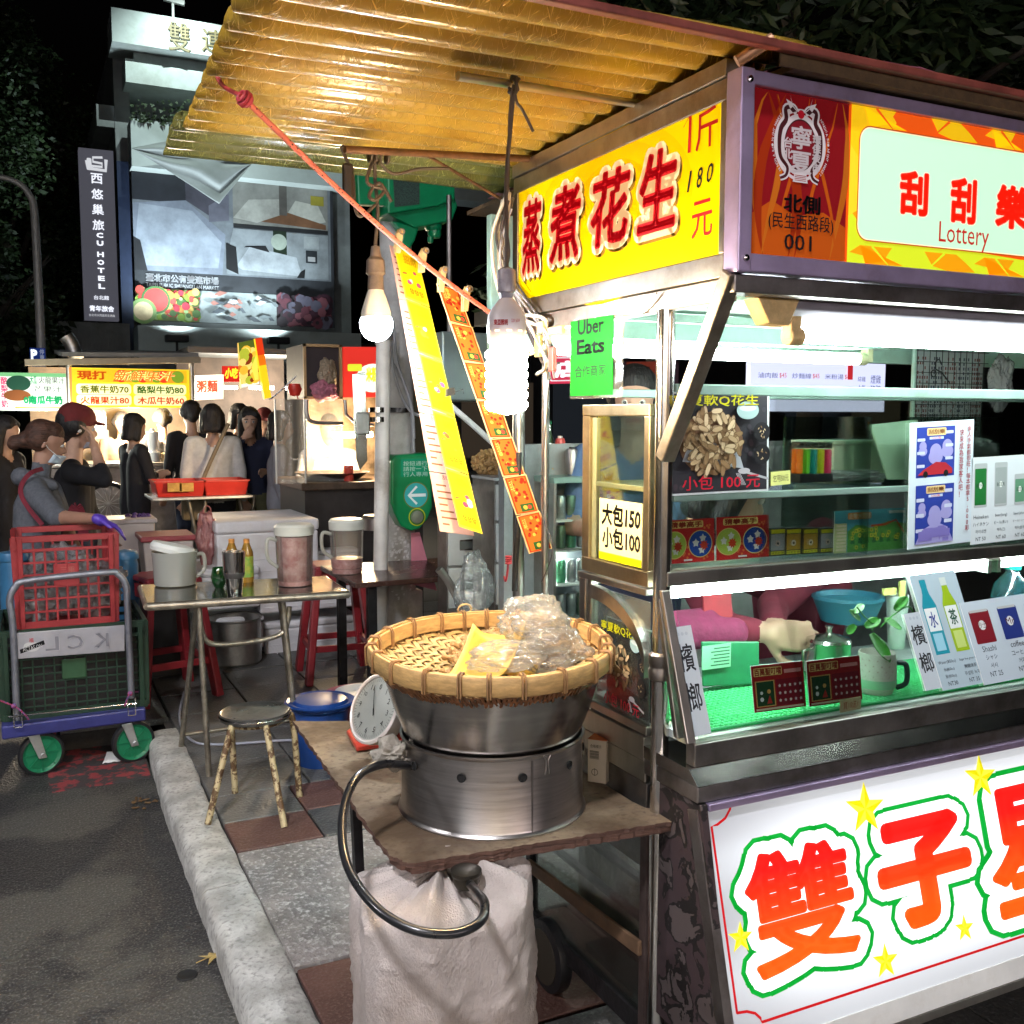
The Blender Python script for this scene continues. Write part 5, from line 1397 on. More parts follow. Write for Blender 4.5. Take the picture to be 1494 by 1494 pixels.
for i in range(230):
 x = rnd.uniform(.01, .29); y_ = rnd.uniform(.015, .18); s.disc(x, y_, rnd.uniform(.04, .11), bn(*rnd.choice([(176, 60, 50), (120, 150, 50), (190, 130, 60), (60, 90, 40), (200, 170, 90), (170, 40, 60), (150, 180, 120)])), n=12)
s.disc(.09, .12, .33, bn(60, 100, 50), n=20); s.disc(.09, .12, .28, bn(190, 60, 56), n=20); s.disc(.03, .05, .3, bn(120, 150, 90)); s.disc(.03, .05, .22, bn(210, 190, 150))
for i in range(26):
 x = rnd.uniform(.33, .66); y_ = rnd.uniform(.02, .18); l = rnd.uniform(.03, .09); d = rnd.uniform(-.03, .02)
 c_ = rnd.choice([(70, 76, 84), (110, 118, 122), (50, 54, 60), (180, 186, 190), (150, 100, 90)])
 s.poly([(x, y_), (x+l*.4, y_+.018+d*.4), (x+l, y_+d), (x+l*.4, y_-.014+d*.4)], bn(*c_)); 
for i in range(170):
 x = rnd.uniform(.70, .96); y_ = rnd.uniform(.01, .18); s.disc(x, y_, rnd.uniform(.05, .16), bn(*rnd.choice([(90, 44, 56), (120, 70, 80), (60, 30, 44), (84, 80, 96), (40, 28, 36)])), n=7)
s.build('photo_banner', bld)
bxz('canopy_ledge', a.x-.1, b.x+.3, 24.6, YB-.12, PY(300, 528, 24.6).z, PY(300, 478, 24.6).z, CONC)
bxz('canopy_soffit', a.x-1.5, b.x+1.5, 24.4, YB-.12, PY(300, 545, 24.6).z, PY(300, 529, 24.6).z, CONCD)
tp = [PY(192, 218, 25.3), PY(285, 199, 25.2), PY(365, 240, 25.3), PY(318, 298, 25.35)]
def drape(u, v):
 top = tp[0].lerp(tp[2], u); top.z += 0; low = tp[0].lerp(tp[3], min(1, u*1.25)) if u < .8 else tp[3].lerp(tp[2], (u-.8)*5)
 up_ = tp[0].lerp(tp[1], min(1, u*1.6)) if u < .62 else tp[1].lerp(tp[2], (u-.62)/.38)
 q = up_.lerp(low, v); d = .07*math.sin(v*13+u*5+2*mnoise.noise(Vector((u*3, v*3, 0))))*(.3+u)*(1-.2*v)
 return (q.x, q.y-.12+d*.6, q.z+d*.3)
mb = MB(); mb.grid(drape, 50, 40); o = mb.build('grey_tarpaulin', mat('grey_tarp', (.34, .36, .36), .6, 0, .12, 1.5), smooth=180, solid=.01); tag(o, 'grey tarpaulin sagging over the top corner of the building banner', 'tarpaulin')
def flood(px, py, w, tgt, e=800, size=1.1):
 p = PY(px, py, 24.3); t = thing('floodlight', w, 'floodlight', p, 'floodlights on the building ledge')
 mb = MB(); mb.box(p, (.5, .3, .16)); mb.cyl(p-Vector((0, 0, .5)), p, .03); mb.build('lamp_body', BLACK, t, bevel=.02)
 ld = bpy.data.lights.new('flood_beam', 'SPOT'); ld.energy = e; ld.color = (.78, .95, 1.0); ld.spot_size = size; ld.spot_blend = .8; ld.shadow_soft_size = .15
 lo = bpy.data.objects.new('flood_beam', ld); COL.objects.link(lo); lo.parent = t; lo.matrix_parent_inverse = pinv(t)
 q = p+Vector((0, -.1, .2)); lo.location = q; d = Vector(tgt)-q; lo.rotation_euler = d.to_track_quat('-Z', 'Y').to_euler()
flood(258, 494, 'small black floodlight on the white ledge below the banner, left one', PY(260, 100, 25.5), 420, 2.6)
flood(406, 497, 'small black floodlight on the white ledge below the banner, right one', PY(330, 300, 25.5), 230, 2.6)
hs = thing('hotel_sign', 'tall narrow grey lit hotel sign with white characters on the building corner', 'sign', PY(150, 340, 24))
a = PY(118, 215, 24); b = PY(172, 218, 24); c_ = PY(130, 466, 24)
s = Sheet((PY(124, 465, 24).x, 24, PY(124, 466, 24).z), (1, 0, 0), (0, 0, 1), (PY(174, 340, 24)-PY(124, 340, 24)).x, a.z-c_.z, .006)
s.base(ink((112, 112, 124), .38), .3)
W2 = ink((226, 228, 234), .8)
s.rrect(.22, .875, .36, .945, .03, W2); s.line([(.22, .93), (.24, .885), (.76, .88), (.78, .945)], .07, W2); s.line([(.68, .955), (.40, .95), (.40, .925), (.66, .92), (.66, .90), (.36, .90)], .05, W2)
s.text('西悠巢旅'[0], .32, .80, .66, .86, W2, bold=.02); s.text('悠', .32, .71, .66, .77, W2, bold=.02); s.text('巢', .32, .62, .66, .68, W2, bold=.02); s.text('旅', .32, .53, .66, .59, W2, bold=.02)
for i, ch in enumerate('CUHOTEL'): s.text(ch, .42, .485-.047*i-(.018 if i > 1 else 0), .62, .515-.047*i-(.018 if i > 1 else 0), W2, bold=.05)
s.text('台北館', .28, .12, .72, .145, W2, bold=.02); s.text('青年旅舍', .14, .05, .86, .085, W2, bold=.03); s.text('台北市大同區民生西路', .12, .02, .88, .035, W2)
s.build('sign_face', hs)
bxz('dark_blue_shutter', PY(172, 340, YB).x, PY(189, 340, YB).x, YB-.3, YB, 0, PY(180, 240, YB).z, mat('navy_sheet', (.012, .02, .05), .5), bld)
shed = thing('dark_shed', 'dark ribbed metal shed wall left of the market building', 'shed', PY(130, 500, 24))
bxz('shed_wall', PY(85, 500, 24).x, PY(190, 500, 24).x, 24, 24.4, 0, PY(130, 470, 24).z, CONCD, shed)
for k in range(16): 
 x = PY(88+k*6.4, 500, 23.95).x; bxz('shed_rib', x, x+.04, 23.94, 23.99, 0, PY(130, 470+k, 24).z, CONCD, shed)
bk = thing('dark_shop_row', 'row of dim shop fronts with faintly glowing windows far behind the noodle stall and the pole', 'building', (6, 24, 0))
bxz('shop_wall', PY(495, 500, 27).x, 40, 27, 28, 0, 3.6, mat('shop_wall_dark', (.03, .03, .035), .8, 0, .3, 1), bk)
for k in range(8): bxz('shop_window', PY(495, 500, 27).x+.6+k*3, PY(495, 500, 27).x+2.9+k*3, 26.93, 26.99, .4, 2.6, ink(((60, 56, 44), (70, 60, 50), (40, 44, 50))[k % 3], .5), bk)  # windows glow faintly by their own colour, no lamp behind
# trees
LEAFD = mat('night_leaf', (.02, .04, .014), .5, 0, .4, 3)
LEAFB = mat('night_leaf_pale', (.04, .07, .025), .5, 0, .4, 3)
BARK = mat('night_bark', (.06, .05, .04), .8, 0, .3, 6, .4, 20)
def tree(name, label, base, trunk_h, crown_c, crown_r, n, leaf, seed, long=1.0, m=None, clumps=26):
 rnd = random.Random(seed); t = thing(name, label, 'tree', base)
 b = Vector(base); cc = Vector(crown_c); mb = MB()
 top = b.lerp(cc, .85)
 mb.sweep(interp([b, b.lerp(top, .4)+Vector((.1, 0, 0)), top], 6), [.22-.012*i for i in range(13)], 10)
 for k in range(9):
  a = rnd.uniform(0, 6.28); e = cc+Vector((math.cos(a)*crown_r[0]*.8, math.sin(a)*crown_r[1]*.8, rnd.uniform(-.5, .7)*crown_r[2]))
  s0 = b.lerp(top, rnd.uniform(.55, 1)); mb.sweep(interp([s0, s0.lerp(e, .5)+Vector((0, 0, .3)), e], 4), [.09-.009*i for i in range(9)], 6)
 mb.build('trunk', BARK, t, smooth=1)
 cl = []
 for k in range(clumps):
  d = Vector((rnd.gauss(0, 1), rnd.gauss(0, 1), rnd.gauss(0, 1))).normalized()*rnd.uniform(.45, 1)
  cl.append((cc+Vector((d.x*crown_r[0], d.y*crown_r[1], d.z*crown_r[2])), rnd.uniform(.16, .34)))
 mb = MB(); ms = m or (LEAFD, LEAFB); vs = []; fs = []; mi = []
 for i in range(n):
  c, r = cl[i % clumps]; d = Vector((rnd.gauss(0, 1), rnd.gauss(0, 1), rnd.gauss(0, 1))).normalized()*(rnd.random()**.5)
  q = c+Vector((d.x*r*crown_r[0], d.y*r*crown_r[1], d.z*r*crown_r[2])); a = rnd.uniform(0, 6.28); e = rnd.uniform(-.9, .3)
  u = Vector((math.cos(a)*math.cos(e), math.sin(a)*math.cos(e), math.sin(e))); w = u.orthogonal(); w.rotate(Matrix.Rotation(rnd.uniform(0, 3), 3, u)); w.normalize()
  l = leaf*rnd.uniform(.6, 1.3); o_ = len(vs); vs += [q, q+u*l*.5*long+w*l*.25, q+u*l*long, q+u*l*.5*long-w*l*.25]; fs.append((o_, o_+1, o_+2, o_+3)); mi.append(0 if rnd.random() < .7 else 1)
 me = bpy.data.meshes.new('crown'); me.from_pydata([tuple(v) for v in vs], [], fs)
 for x in ms: me.materials.append(x)
 me.polygons.foreach_set('material_index', mi); o = bpy.data.objects.new('crown', me); COL.objects.link(o); o.parent = t; o.matrix_parent_inverse = pinv(t)
 return t
p = PY(25, 300, 30); tree('broadleaf_tree', 'dark broadleaf tree left of the hotel sign, behind the street lamp', (p.x, 30, 0), 5, (p.x-.6, 30, p.z), (2.7, 3, 4.9), 34000, .16, 1, clumps=44)
p = PY(-60, 420, 24); tree('broadleaf_tree', 'lower dark tree at the left picture edge behind the stalls', (p.x, 24, 0), 4, (p.x, 24, 3.4), (2.2, 2.4, 2.4), 7000, .22, 2)
p = PY(720, 390, 11); tree('broadleaf_tree', 'dim broadleaf tree behind the green signal head and ticket strips', (p.x+2.4, 11, 0), 3, (p.x+2.2, 11, 4.4), (2.4, 1.6, 1.9), 5200, .24, 3)
p = PY(1250, 30, 7.2); tree('willow_like_tree', 'dark drooping tree overhanging behind the stall roof', (p.x+1.5, 9.5, 0), 4, (p.x+.6, 8.2, 5.6), (4.4, 2.2, 1.8), 26000, .13, 4, long=2.0, clumps=40)
# street lamp and parking sign
sl = thing('street_lamp', 'tall street lamp with curved arm in front of the dark tree', 'street lamp', PY(60, 600, 18))
yy = 18
pts = [PY(63, 640, yy), PY(60, 510, yy), PY(56, 420, yy), PY(50, 310, yy), PY(43, 285, yy), PY(28, 268, yy), PY(0, 258, yy), PY(-60, 250, yy)]
pts[0].z = 0
mb = MB(); mb.sweep(interp(pts, 6), [.075-.0009*i for i in range(43)], 12); mb.build('pole', mat('lamp_pole_grey', (.6, .6, .58), .5, .3, .1), sl, smooth=1)
mb = MB(); q = pts[-1]; mb.box(q+Vector((-.3, 0, 0)), (.7, .25, .12)); mb.build('lamp_head', mat('lamp_head_grey', (.3, .3, .3), .5), sl, bevel=.03)
ps = thing('parking_sign', 'blue and white parking sign on the street lamp pole', 'sign', PY(55, 520, 17.6))
for (x0, y0, x1, y1, fn) in ((44, 527, 66, 508, 0), (45, 543, 66, 531, 1)):
 a = PY(x0, y0, 17.7); b = PY(x1, y1, 17.7); s = Sheet(a, (1, 0, 0), (0, 0, 1), b.x-a.x, b.z-a.z, .004)
 if fn == 0:
  s.base(ink((24, 60, 150), .3), .02); s.text('P', .05, .1, .48, .9, ink((230, 236, 240), .7), bold=.06); s.text(vtext('停車'), .62, .1, .92, .9, ink((200, 210, 225), .5))
 else: s.base(ink((190, 196, 200), .25), .02); s.text('機車停車', .08, .5, .9, .9, ink((30, 60, 140))); s.text('24H', .1, .1, .8, .42, ink((30, 60, 140)))
 s.build('sign_plate', ps)
# far juice stall
def lamp_pt(name, loc, e, col, par=None, r=.08, spot=None):
 ld = bpy.data.lights.new(name, 'POINT'); ld.energy = e; ld.color = col; ld.shadow_soft_size = r
 lo = bpy.data.objects.new(name, ld); COL.objects.link(lo)
 if par: lo.parent = par; lo.matrix_parent_inverse = pinv(par)
 lo.location = loc; return lo
JY = 10.6
js = thing('juice_stall', 'far juice stall with yellow menu board listing fruit milk prices', 'market stall', PY(190, 700, JY))
a = PY(103, 594, JY); b = PY(277, 592, JY); c_ = PY(103, 536, JY)
s = Sheet((a.x, JY, a.z), (1, 0, 0), (0, 0, 1), b.x-a.x, c_.z-a.z, .003)
e_ = .95
s.base(ink((250, 206, 40), e_), .08); s.rect(0, 0, .02, 1, ink((240, 120, 60), e_)); s.rect(.02, .64, .98, .97, ink((224, 176, 30), e_)); s.poly([(.35, .66), (.95, .66), (.9, .96), (.4, .96)], ink((190, 110, 30), e_))
for i in range(9): s.disc(.42+.06*i, .80, .06, ink(((220, 60, 30), (230, 150, 40), (120, 150, 40))[i % 3], e_))
s.text('現打', .06, .70, .30, .93, ink((190, 90, 20), .8), bold=.04); s.text('新鮮果汁', .36, .69, .88, .94, ink((250, 230, 150), 1), bold=.06, shear=.25); s.text('新鮮果汁', .36, .69, .88, .94, ink((214, 120, 40), .9), bold=.02, shear=.25)
for (x0, y0, tx, c) in ((.06, .36, '香蕉牛奶70', (110, 120, 30)), (.53, .36, '酪梨牛奶80', (70, 120, 30)), (.06, .08, '火龍果汁80', (200, 60, 20)), (.53, .08, '木瓜牛奶60', (210, 70, 20))):
 s.rrect(x0-.01, y0-.03, x0+.44, y0+.24, .03, ink((252, 236, 170), 1.05)); s.text(tx, x0+.02, y0+.0, x0+.42, y0+.2, ink(c, .6), bold=.03)
s.build('menu_board', js)
a2 = PY(0, 602, 10.2); b2 = PY(98, 596, 10.2); c2 = PY(98, 545, 10.2)
s = Sheet((PY(-30, 600, 10.2).x, 10.2, b2.z-.02), (1, 0, 0), (0, 0, 1), b2.x-PY(-30, 600, 10.2).x, c2.z-b2.z+.02, .003)
s.base(ink((226, 240, 226), 1.05), .08); s.rect(.24, .02, .30, .98, ink((240, 225, 225), 1)); s.rect(.0, .9, 1, 1, ink((120, 190, 130), .9)); s.text(vtext('酪梨牛奶'), .25, .08, .33, .88, ink((210, 60, 120), .8), bold=.02); s.disc(.45, .72, .1, ink((40, 90, 70), .5), .07); s.disc(.43, .4, .11, ink((150, 90, 50), .6), .05); s.text('木瓜', .58, .7, .66, .92, ink((60, 160, 110), .8), bold=.02); s.text('火龍果汁', .68, .72, .98, .9, ink((60, 60, 70))); s.text('芒果汁', .62, .5, .94, .65, ink((60, 60, 70))); s.text('0南瓜牛奶', .5, .16, .95, .4, ink((40, 170, 110), .8), bold=.06); s.rect(.4, .05, .98, .1, ink((180, 160, 80), .8))
s.build('side_menu_board', js)
mb = MB(); mb.bar(PY(36, 529, JY), PY(292, 525, JY), .06, .06); mb.build('roof_beam', mat('weathered_beam', (.30, .25, .18), .6), js)
mb = MB(); p0 = PY(90, 520, JY); p1 = PY(290, 521, JY); mb.prism([p0, p1, p1+Vector((0, 2.2, .15)), p0+Vector((0, 2.2, .15))], (0, 0, .04)); mb.build('roof_sheet', CONCD, js)
for px in (100, 279):
 mb = MB(); q = PY(px, 530, JY+.04); mb.cyl(q, (q.x, q.y, .0), .025); mb.build('stall_post', ALU, js, smooth=1)
mb = MB(); mb.sweep(interp([PY(112, 524, 11), PY(104, 502, 11), PY(96, 490, 11)], 6), .07, 12); mb.build('flexible_duct', ALU, js, smooth=1)
a = PY(150, 676, JY-.2); b = PY(268, 676, JY-.2); mb = MB(); mb.bx(a.x-.5, b.x+.15, JY-.2, JY+.5, a.z-.04, a.z); mb.build('counter_top', STEEL, js, bevel=.01)
mb = MB(); mb.bx(a.x-.45, b.x+.1, JY-.12, JY+.45, .15, a.z-.045); mb.build('counter_front', STEELD, js)
mb = MB(); mb.bx(a.x-.6, b.x+.3, JY+.9, JY+1.0, 0, 2.1); mb.build('stall_back', mat('dim_stall_back', (.09, .065, .045), .7, 0, .3, 5), js)
for k in range(3):
 q = PY(130+k*60, 560, JY+.4); mb = MB(); mb.ball(q, .05, 12, 8); mb.build('lit_bulb', glow('far_bulb', (1, .8, .5), 30), js, smooth=1)
lamp_pt('stall_light', PY(190, 610, JY+.25), 130, (1, .82, .58), js)
lamp_pt('stall_light', PY(60, 612, JY-.4), 25, (.95, 1, .9), js)
for px, py0, py1, w, m_, lb in ((142, 598, 640, 26, thin('jug_plastic_far', (.9, .9, .9), .2, .1, .4, 0, 30, (.9, .85, .8), .4), 'clear juice dispenser on the far juice stall'), (224, 625, 674, 17, WHITEP, 'white blender on the far juice stall counter'), (254, 645, 674, 12, PAPER, 'white jug at the right end of the far juice counter'), (240, 660, 674, 10, CREAM, 'small cream tub on the far juice counter')):
 a = PY(px, py1, JY); top = PY(px, py0, JY); r_ = w/2/FPX*11; mb = MB(); h_ = top.z-a.z
 zc = PY(200, 676, JY-.2).z if py1 > 650 else a.z
 if py1 < 650: mb.bx(a.x-r_, a.x+r_, JY-.1, JY+.15, zc+.0, zc+.0+h_*.3); mb.lathe((a.x, JY+.02, zc), [(r_*.9, h_*.3), (r_*.9, h_*.9), (r_*.7, h_)], 16)
 else: mb.lathe((a.x, JY, zc), [(r_, 0), (r_*1.02, h_*.3), (r_*.55, h_*.35), (r_*.7, h_*.4), (r_*.95, h_*.9), (r_*.4, h_*.93), (r_*.35, h_)], 16)
 o = mb.build('stall_container', m_, smooth=40); tag(o, lb, 'container')
t = thing('bicycle_wheel', 'spoked wheel leaning below the counter of the juice stall', 'wheel', PY(158, 735, JY-.5))
c = PY(158, 735, JY-.5); r_ = .19; mb = MB(); mb.sweep([c+Vector((r_*math.cos(i/28*2*PI), 0, r_*math.sin(i/28*2*PI))) for i in range(28)], .022, 8, closed=True); mb.build('tyre', BLACK, t, smooth=1)
mb = MB()
for i in range(14): mb.sweep([c, c+Vector((r_*math.cos(i/14*2*PI), .0, r_*math.sin(i/14*2*PI)))], .0025, 4)
mb.build('spokes', ALU, t, kind='stuff')
def lit_sign(name, label, bl_, br_, tl_, y, col, e, draw, t=.06, tilt=0):
 a, b, c = PY(*bl_, y), PY(*br_, y+tilt), PY(*tl_, y)
 s = Sheet.corners(a, b, c, .003); s.base(ink(col, e), t); draw(s); o = s.build(name); tag(o, label, 'sign'); return o
lit_sign('shop_sign', 'small white lit sign with red characters right of the juice menu', (282, 584), (326, 582), (282, 548), 11.5, (240, 232, 222), 1, lambda s: (s.text('粥麵', .1, .3, .8, .8, ink((220, 90, 60), .9), bold=.03)))
lit_sign('shop_sign', 'red and yellow lit sign with slanting characters above the crowd', (325, 557), (350, 557), (325, 534), 12, (210, 40, 30), .9, lambda s: (s.text('小吃', .1, .2, .9, .9, ink((250, 210, 60), 1), bold=.06, shear=.2)))
def chicken(s):
 rnd = random.Random(2); s.rect(.0, 0, 1, .08, ink((230, 240, 230), 1)); s.rect(0, .78, 1, 1, ink((90, 110, 40), .6))
 for i in range(60): s.disc(rnd.uniform(.08, .92), rnd.uniform(.12, .8), rnd.uniform(.02, .05), ink(rnd.choice([(210, 120, 30), (240, 190, 60), (130, 50, 20), (180, 190, 60), (250, 220, 120)]), .8), n=10)
 s.poly([(.75, .1), (.95, .1), (.95, .7), (.6, .4)], ink((236, 220, 90), .9))
lit_sign('food_picture_sign', 'hanging lit picture sign of fried food with yellow edge', (352, 566), (378, 560), (348, 500), 9.5, (230, 190, 90), .8, chicken)
lit_sign('vertical_sign', 'narrow leaning sign fading from red to yellow beside the food picture', (386, 582), (396, 580), (372, 494), 9.3, (250, 210, 30), .95, lambda s: (s.rect(0, .72, 1, 1, ink((226, 60, 20), .9)), s.rect(0, .55, 1, .72, ink((240, 120, 20), .9))))
for px, py, w_, c, lb in ((300, 588, 26, (230, 220, 190), 'far stall'), (345, 578, 18, (250, 225, 170), 'x'), (325, 600, 12, (250, 240, 220), 'x')):
 pass
bs = thing('far_food_stall', 'dim food stall with a warm lit strip behind the crowd', 'market stall', PY(330, 700, 12.5))
mb = MB(); a = PY(275, 600, 12.6); b = PY(440, 600, 12.6); mb.bx(a.x, b.x, 12.6, 13.4, 0, 1.05); mb.build('counter', STEELD, bs)
mb = MB(); mb.bx(a.x, b.x, 12.5, 13.6, 2.35, 2.42); mb.build('roof', CONCD, bs)
mb = MB(); mb.bx(a.x, b.x, 13.5, 13.6, 1.05, 2.35); mb.build('back_wall', mat('dim_stall_back2', (.09, .065, .05), .7, 0, .3, 4), bs)
for k in range(5): mb = MB(); q = Vector((a.x+.3+k*.45, 12.7, 1.95)); mb.cyl(q, q+Vector((.3, 0, 0)), .02); mb.build('tube', glow('far_tube', (1, .93, .8), 16), bs)
lamp_pt('stall_light', (a.x+1, 12.6, 1.8), 90, (1, .88, .7), bs)
# noodle stall (middle distance)
NY = 6.6
ns = thing('noodle_stall', 'busy cooking stall with glowing wok, clear curtain and wooden display box behind the white pole', 'market stall', PY(490, 760, NY))
a = PY(440, 705, NY); b = PY(560, 705, NY)
mb = MB(); mb.bx(a.x, b.x+.3, NY, NY+.8, a.z-.05, a.z); mb.build('counter_top', mat('dark_counter', (.09, .06, .04), .5, .2, .3, 12), ns, bevel=.005)
mb = MB(); mb.bx(a.x+.03, b.x+.3, NY+.04, NY+.75, .1, a.z-.052); mb.build('counter_body', mat('dark_counter_body', (.035, .03, .028), .6, .2, .3, 6), ns)
mb = MB(); q0 = PY(444, 582, NY+.2); q1 = PY(499, 503, NY+.2)
fw = .018
for (x0, x1, z0, z1) in ((q0.x, q1.x, q0.z, q0.z+fw), (q0.x, q1.x, q1.z-fw, q1.z), (q0.x, q0.x+fw, q0.z, q1.z), (q1.x-fw, q1.x, q0.z, q1.z)): mb = MB(); mb.bx(x0, x1, NY+.2, NY+.22, z0, z1); mb.build('box_frame', mat('box_frame_wood', (.50, .33, .16), .5), ns)
mb = MB(); mb.bx(q0.x+.003, q1.x-.003, NY+.223, NY+.7, q0.z+.003, q1.z-.003); mb.build('display_box', mat('display_box_dark', (.04, .03, .035), .5), ns)
o = crumple('packed_bag', PY(472, 570, NY+.15), (.09, .05, .07), 3, mat('pink_packets', (.42, .14, .2), .5, 0, .4, 30), parent=None); tag(o, 'bag of pink packets in the noodle stall display box', 'bag')
o = crumple('hanging_noodles', PY(478, 545, NY+.15), (.06, .04, .10), 9, mat('coil_bag', (.28, .22, .15), .5, 0, .4, 50, stretch=(1, 1, 6)), parent=None); tag(o, 'tall bag of coiled goods hanging in the display box', 'bag')
lit_sign('noodle_sign', 'red lit sign with a white cloud and yellow characters on the noodle stall', (501, 580), (560, 579), (501, 506), NY+.25, (214, 50, 40), .85, lambda s: (s.disc(.72, .38, .12, ink((232, 240, 226), 1), .10), s.rrect(.1, .52, .45, .66, .01, ink((210, 220, 50), .9)), s.text('米粉湯', .55, .3, .98, .6, ink((210, 220, 50), .9), bold=.06)))
mb = MB(); c0 = PY(401, 582, NY-.35); c1 = PY(446, 705, NY-.35)
mb.grid(lambda u, v: (c0.x+(c1.x-c0.x)*u, NY-.35+.02*math.sin(u*9)+.3*u*0, c1.z+(c0.z-c1.z)*v), 12, 6); mb.build('clear_curtain', FILM, ns, smooth=1)
for (x_, z0, z1) in ((c0.x, c1.z, c0.z), (c1.x, c1.z, c0.z)): mb = MB(); mb.bx(x_-.004, x_+.004, NY-.356, NY-.344, z0, z1); mb.build('curtain_edge', mat('curtain_edge', (.6, .6, .55), .4), ns)
mb = MB(); mb.bx(PY(447, 600, NY+.1).x, PY(500, 600, NY+.1).x, NY+.1, NY+.11, a.z, q0.z); mb.build('splash_guard', FILM, ns)
mb = MB(); mb.sweep(interp([PY(447, 583, NY), PY(448, 605, NY), PY(458, 616, NY), PY(500, 618, NY)], 6), .014, 8); mb.build('tube_frame', ALU, ns, smooth=1)
mb = MB(); mb.sweep([PY(503, 583, NY), PY(505, 605, NY), PY(520, 618, NY), PY(545, 620, NY)], .012, 8); mb.build('tube_frame', ALU, ns, smooth=1)
q = PY(515, 655, NY+.25); mb = MB(); mb.cyl(q+Vector((-.14, 0, .1)), q+Vector((.14, 0, .1)), .02); mb.build('work_tube', glow('work_lamp', (1, .78, .45), 40), ns)
lamp_pt('stall_light', q, 45, (1, .72, .42), ns)
mb = MB(); w0 = PY(485, 708, NY+.3); mb.lathe((w0.x, w0.y, w0.z+.0), [(0, .01), (.16, .03), (.25, .09), (.26, .095), (.16, .04), (0, .02)], 28); mb.build('wok', STEELD, ns, smooth=30)
mb = MB(); mb.lathe((w0.x, w0.y, w0.z+.06), [(0, .0), (.2, .0)], 20, cap=False); mb.build('frying_food', mat('fried_noodle', (.6, .36, .1), .5, 0, .4, 40, .6, 60), ns)
mb = MB(); mb.bx(PY(450, 640, NY+.8).x, b.x+.4, NY+.85, NY+.88, 0, 2.1); mb.build('back_panel', mat('steel_back_panel', (.26, .19, .12), .4, .5, .6, 7), ns)
for px, py0, py1, w_, m_, lb in ((523, 744, 764, 40, STEEL, 'round steel pot behind the white pole'), (523, 688, 712, 15, mat('red_sauce', (.5, .05, .03), .35), 'red sauce bottle on the noodle stall counter')):
 a_ = PY(px, py1, NY-.12); h_ = PY(px, py0, NY-.12).z-a_.z; r_ = w_/2/FPX*6.6; z_ = a.z if py1 < 720 else a_.z; mb = MB(); mb.lathe((a_.x, NY+.1 if py1 < 720 else NY-.5, z_), [(0, 0), (r_, 0), (r_, h_*.8), (r_*1.05, h_*.82), (r_*.9, h_), (0, h_)], 20); o = mb.build('vessel', m_, smooth=30); tag(o, lb, 'pot')
mb = MB(); q = PY(430, 568, NY-.2); mb.lathe(q, [(0, -.045), (.03, -.04), (.046, 0), (.035, .035), (0, .03)], 16); mb.cyl(q, q+Vector((.02, 0, -.06)), .004); o = mb.build('red_bell', mat('red_gloss', (.6, .03, .02), .3), smooth=1); tag(o, 'small red round lamp on a bent arm at the noodle stall', 'lamp')
mb = MB(); mb.sweep(interp([PY(393, 583, NY-.2), PY(405, 574, NY-.2), PY(432, 549, NY-.2)], 4), .005, 6); o = mb.build('lamp_arm_tube', ALU, ns)
# middle ground left: table, stools, trolley, boxes
def nrm(v): return Vector(v).normalized()
RUSTY = mat('flaking_cream_paint', (.12, .065, .03), .6, .2, .3, 30, .3, 90, col2=(.52, .42, .24), lo=.47, hi=.53)
TUBEM = mat('worn_chrome_tube', (.34, .30, .24), .4, .8, .3, 18, .15, 70, grime=.4)
def stool():
 seat = PZ(372, 1037, .46); t = thing('round_stool', 'rusty round metal stool with cream flaking legs standing over the kerb', 'stool', (seat.x, seat.y, .1))
 mb = MB(); r_ = 55/FPX*3.62
 mb.lathe((seat.x, seat.y, .452), [(0, .0), (r_*.5, .001), (r_*.9, .004), (r_*.97, .009), (r_, .005), (r_, -.014), (r_*.97, -.018), (r_*.9, -.016), (0, -.014)], 48); mb.build('seat', mat('scuffed_dark_seat', (.20, .20, .19), .28, .8, .4, 9, .1, 60, grime=.4), t, smooth=30)
 mb = MB(); mb.sweep([Vector((seat.x+r_*.99*math.cos(i/40*2*PI), seat.y+r_*.99*math.sin(i/40*2*PI), .45)) for i in range(40)], .006, 8, closed=True); mb.build('seat_rim', STEEL2, t, smooth=1)
 for (fx, fy) in ((303, 1203), (415, 1207), (343, 1157), (437, 1162)):
  f = PZ(fx, fy, .1); d = Vector((f.x-seat.x, f.y-seat.y, 0)); dn = d.normalized()
  top = Vector((seat.x, seat.y, .432))+dn*r_*.35; k = Vector((seat.x, seat.y, .43))+dn*r_*.88; k2 = Vector((seat.x, seat.y, .40))+dn*(r_*1.06)
  mb = MB(); mb.sweep(interp([top, k, k2, f], 7), .0125, 12); mb.build('leg', RUSTY, t, smooth=1)
 mb = MB(); mb.sweep([Vector((seat.x+r_*.78*math.cos(i/32*2*PI), seat.y+r_*.78*math.sin(i/32*2*PI), .425)) for i in range(32)], .009, 8, closed=True); mb.build('leg_ring', RUSTY, t, smooth=1)
stool()
ZTB = .85
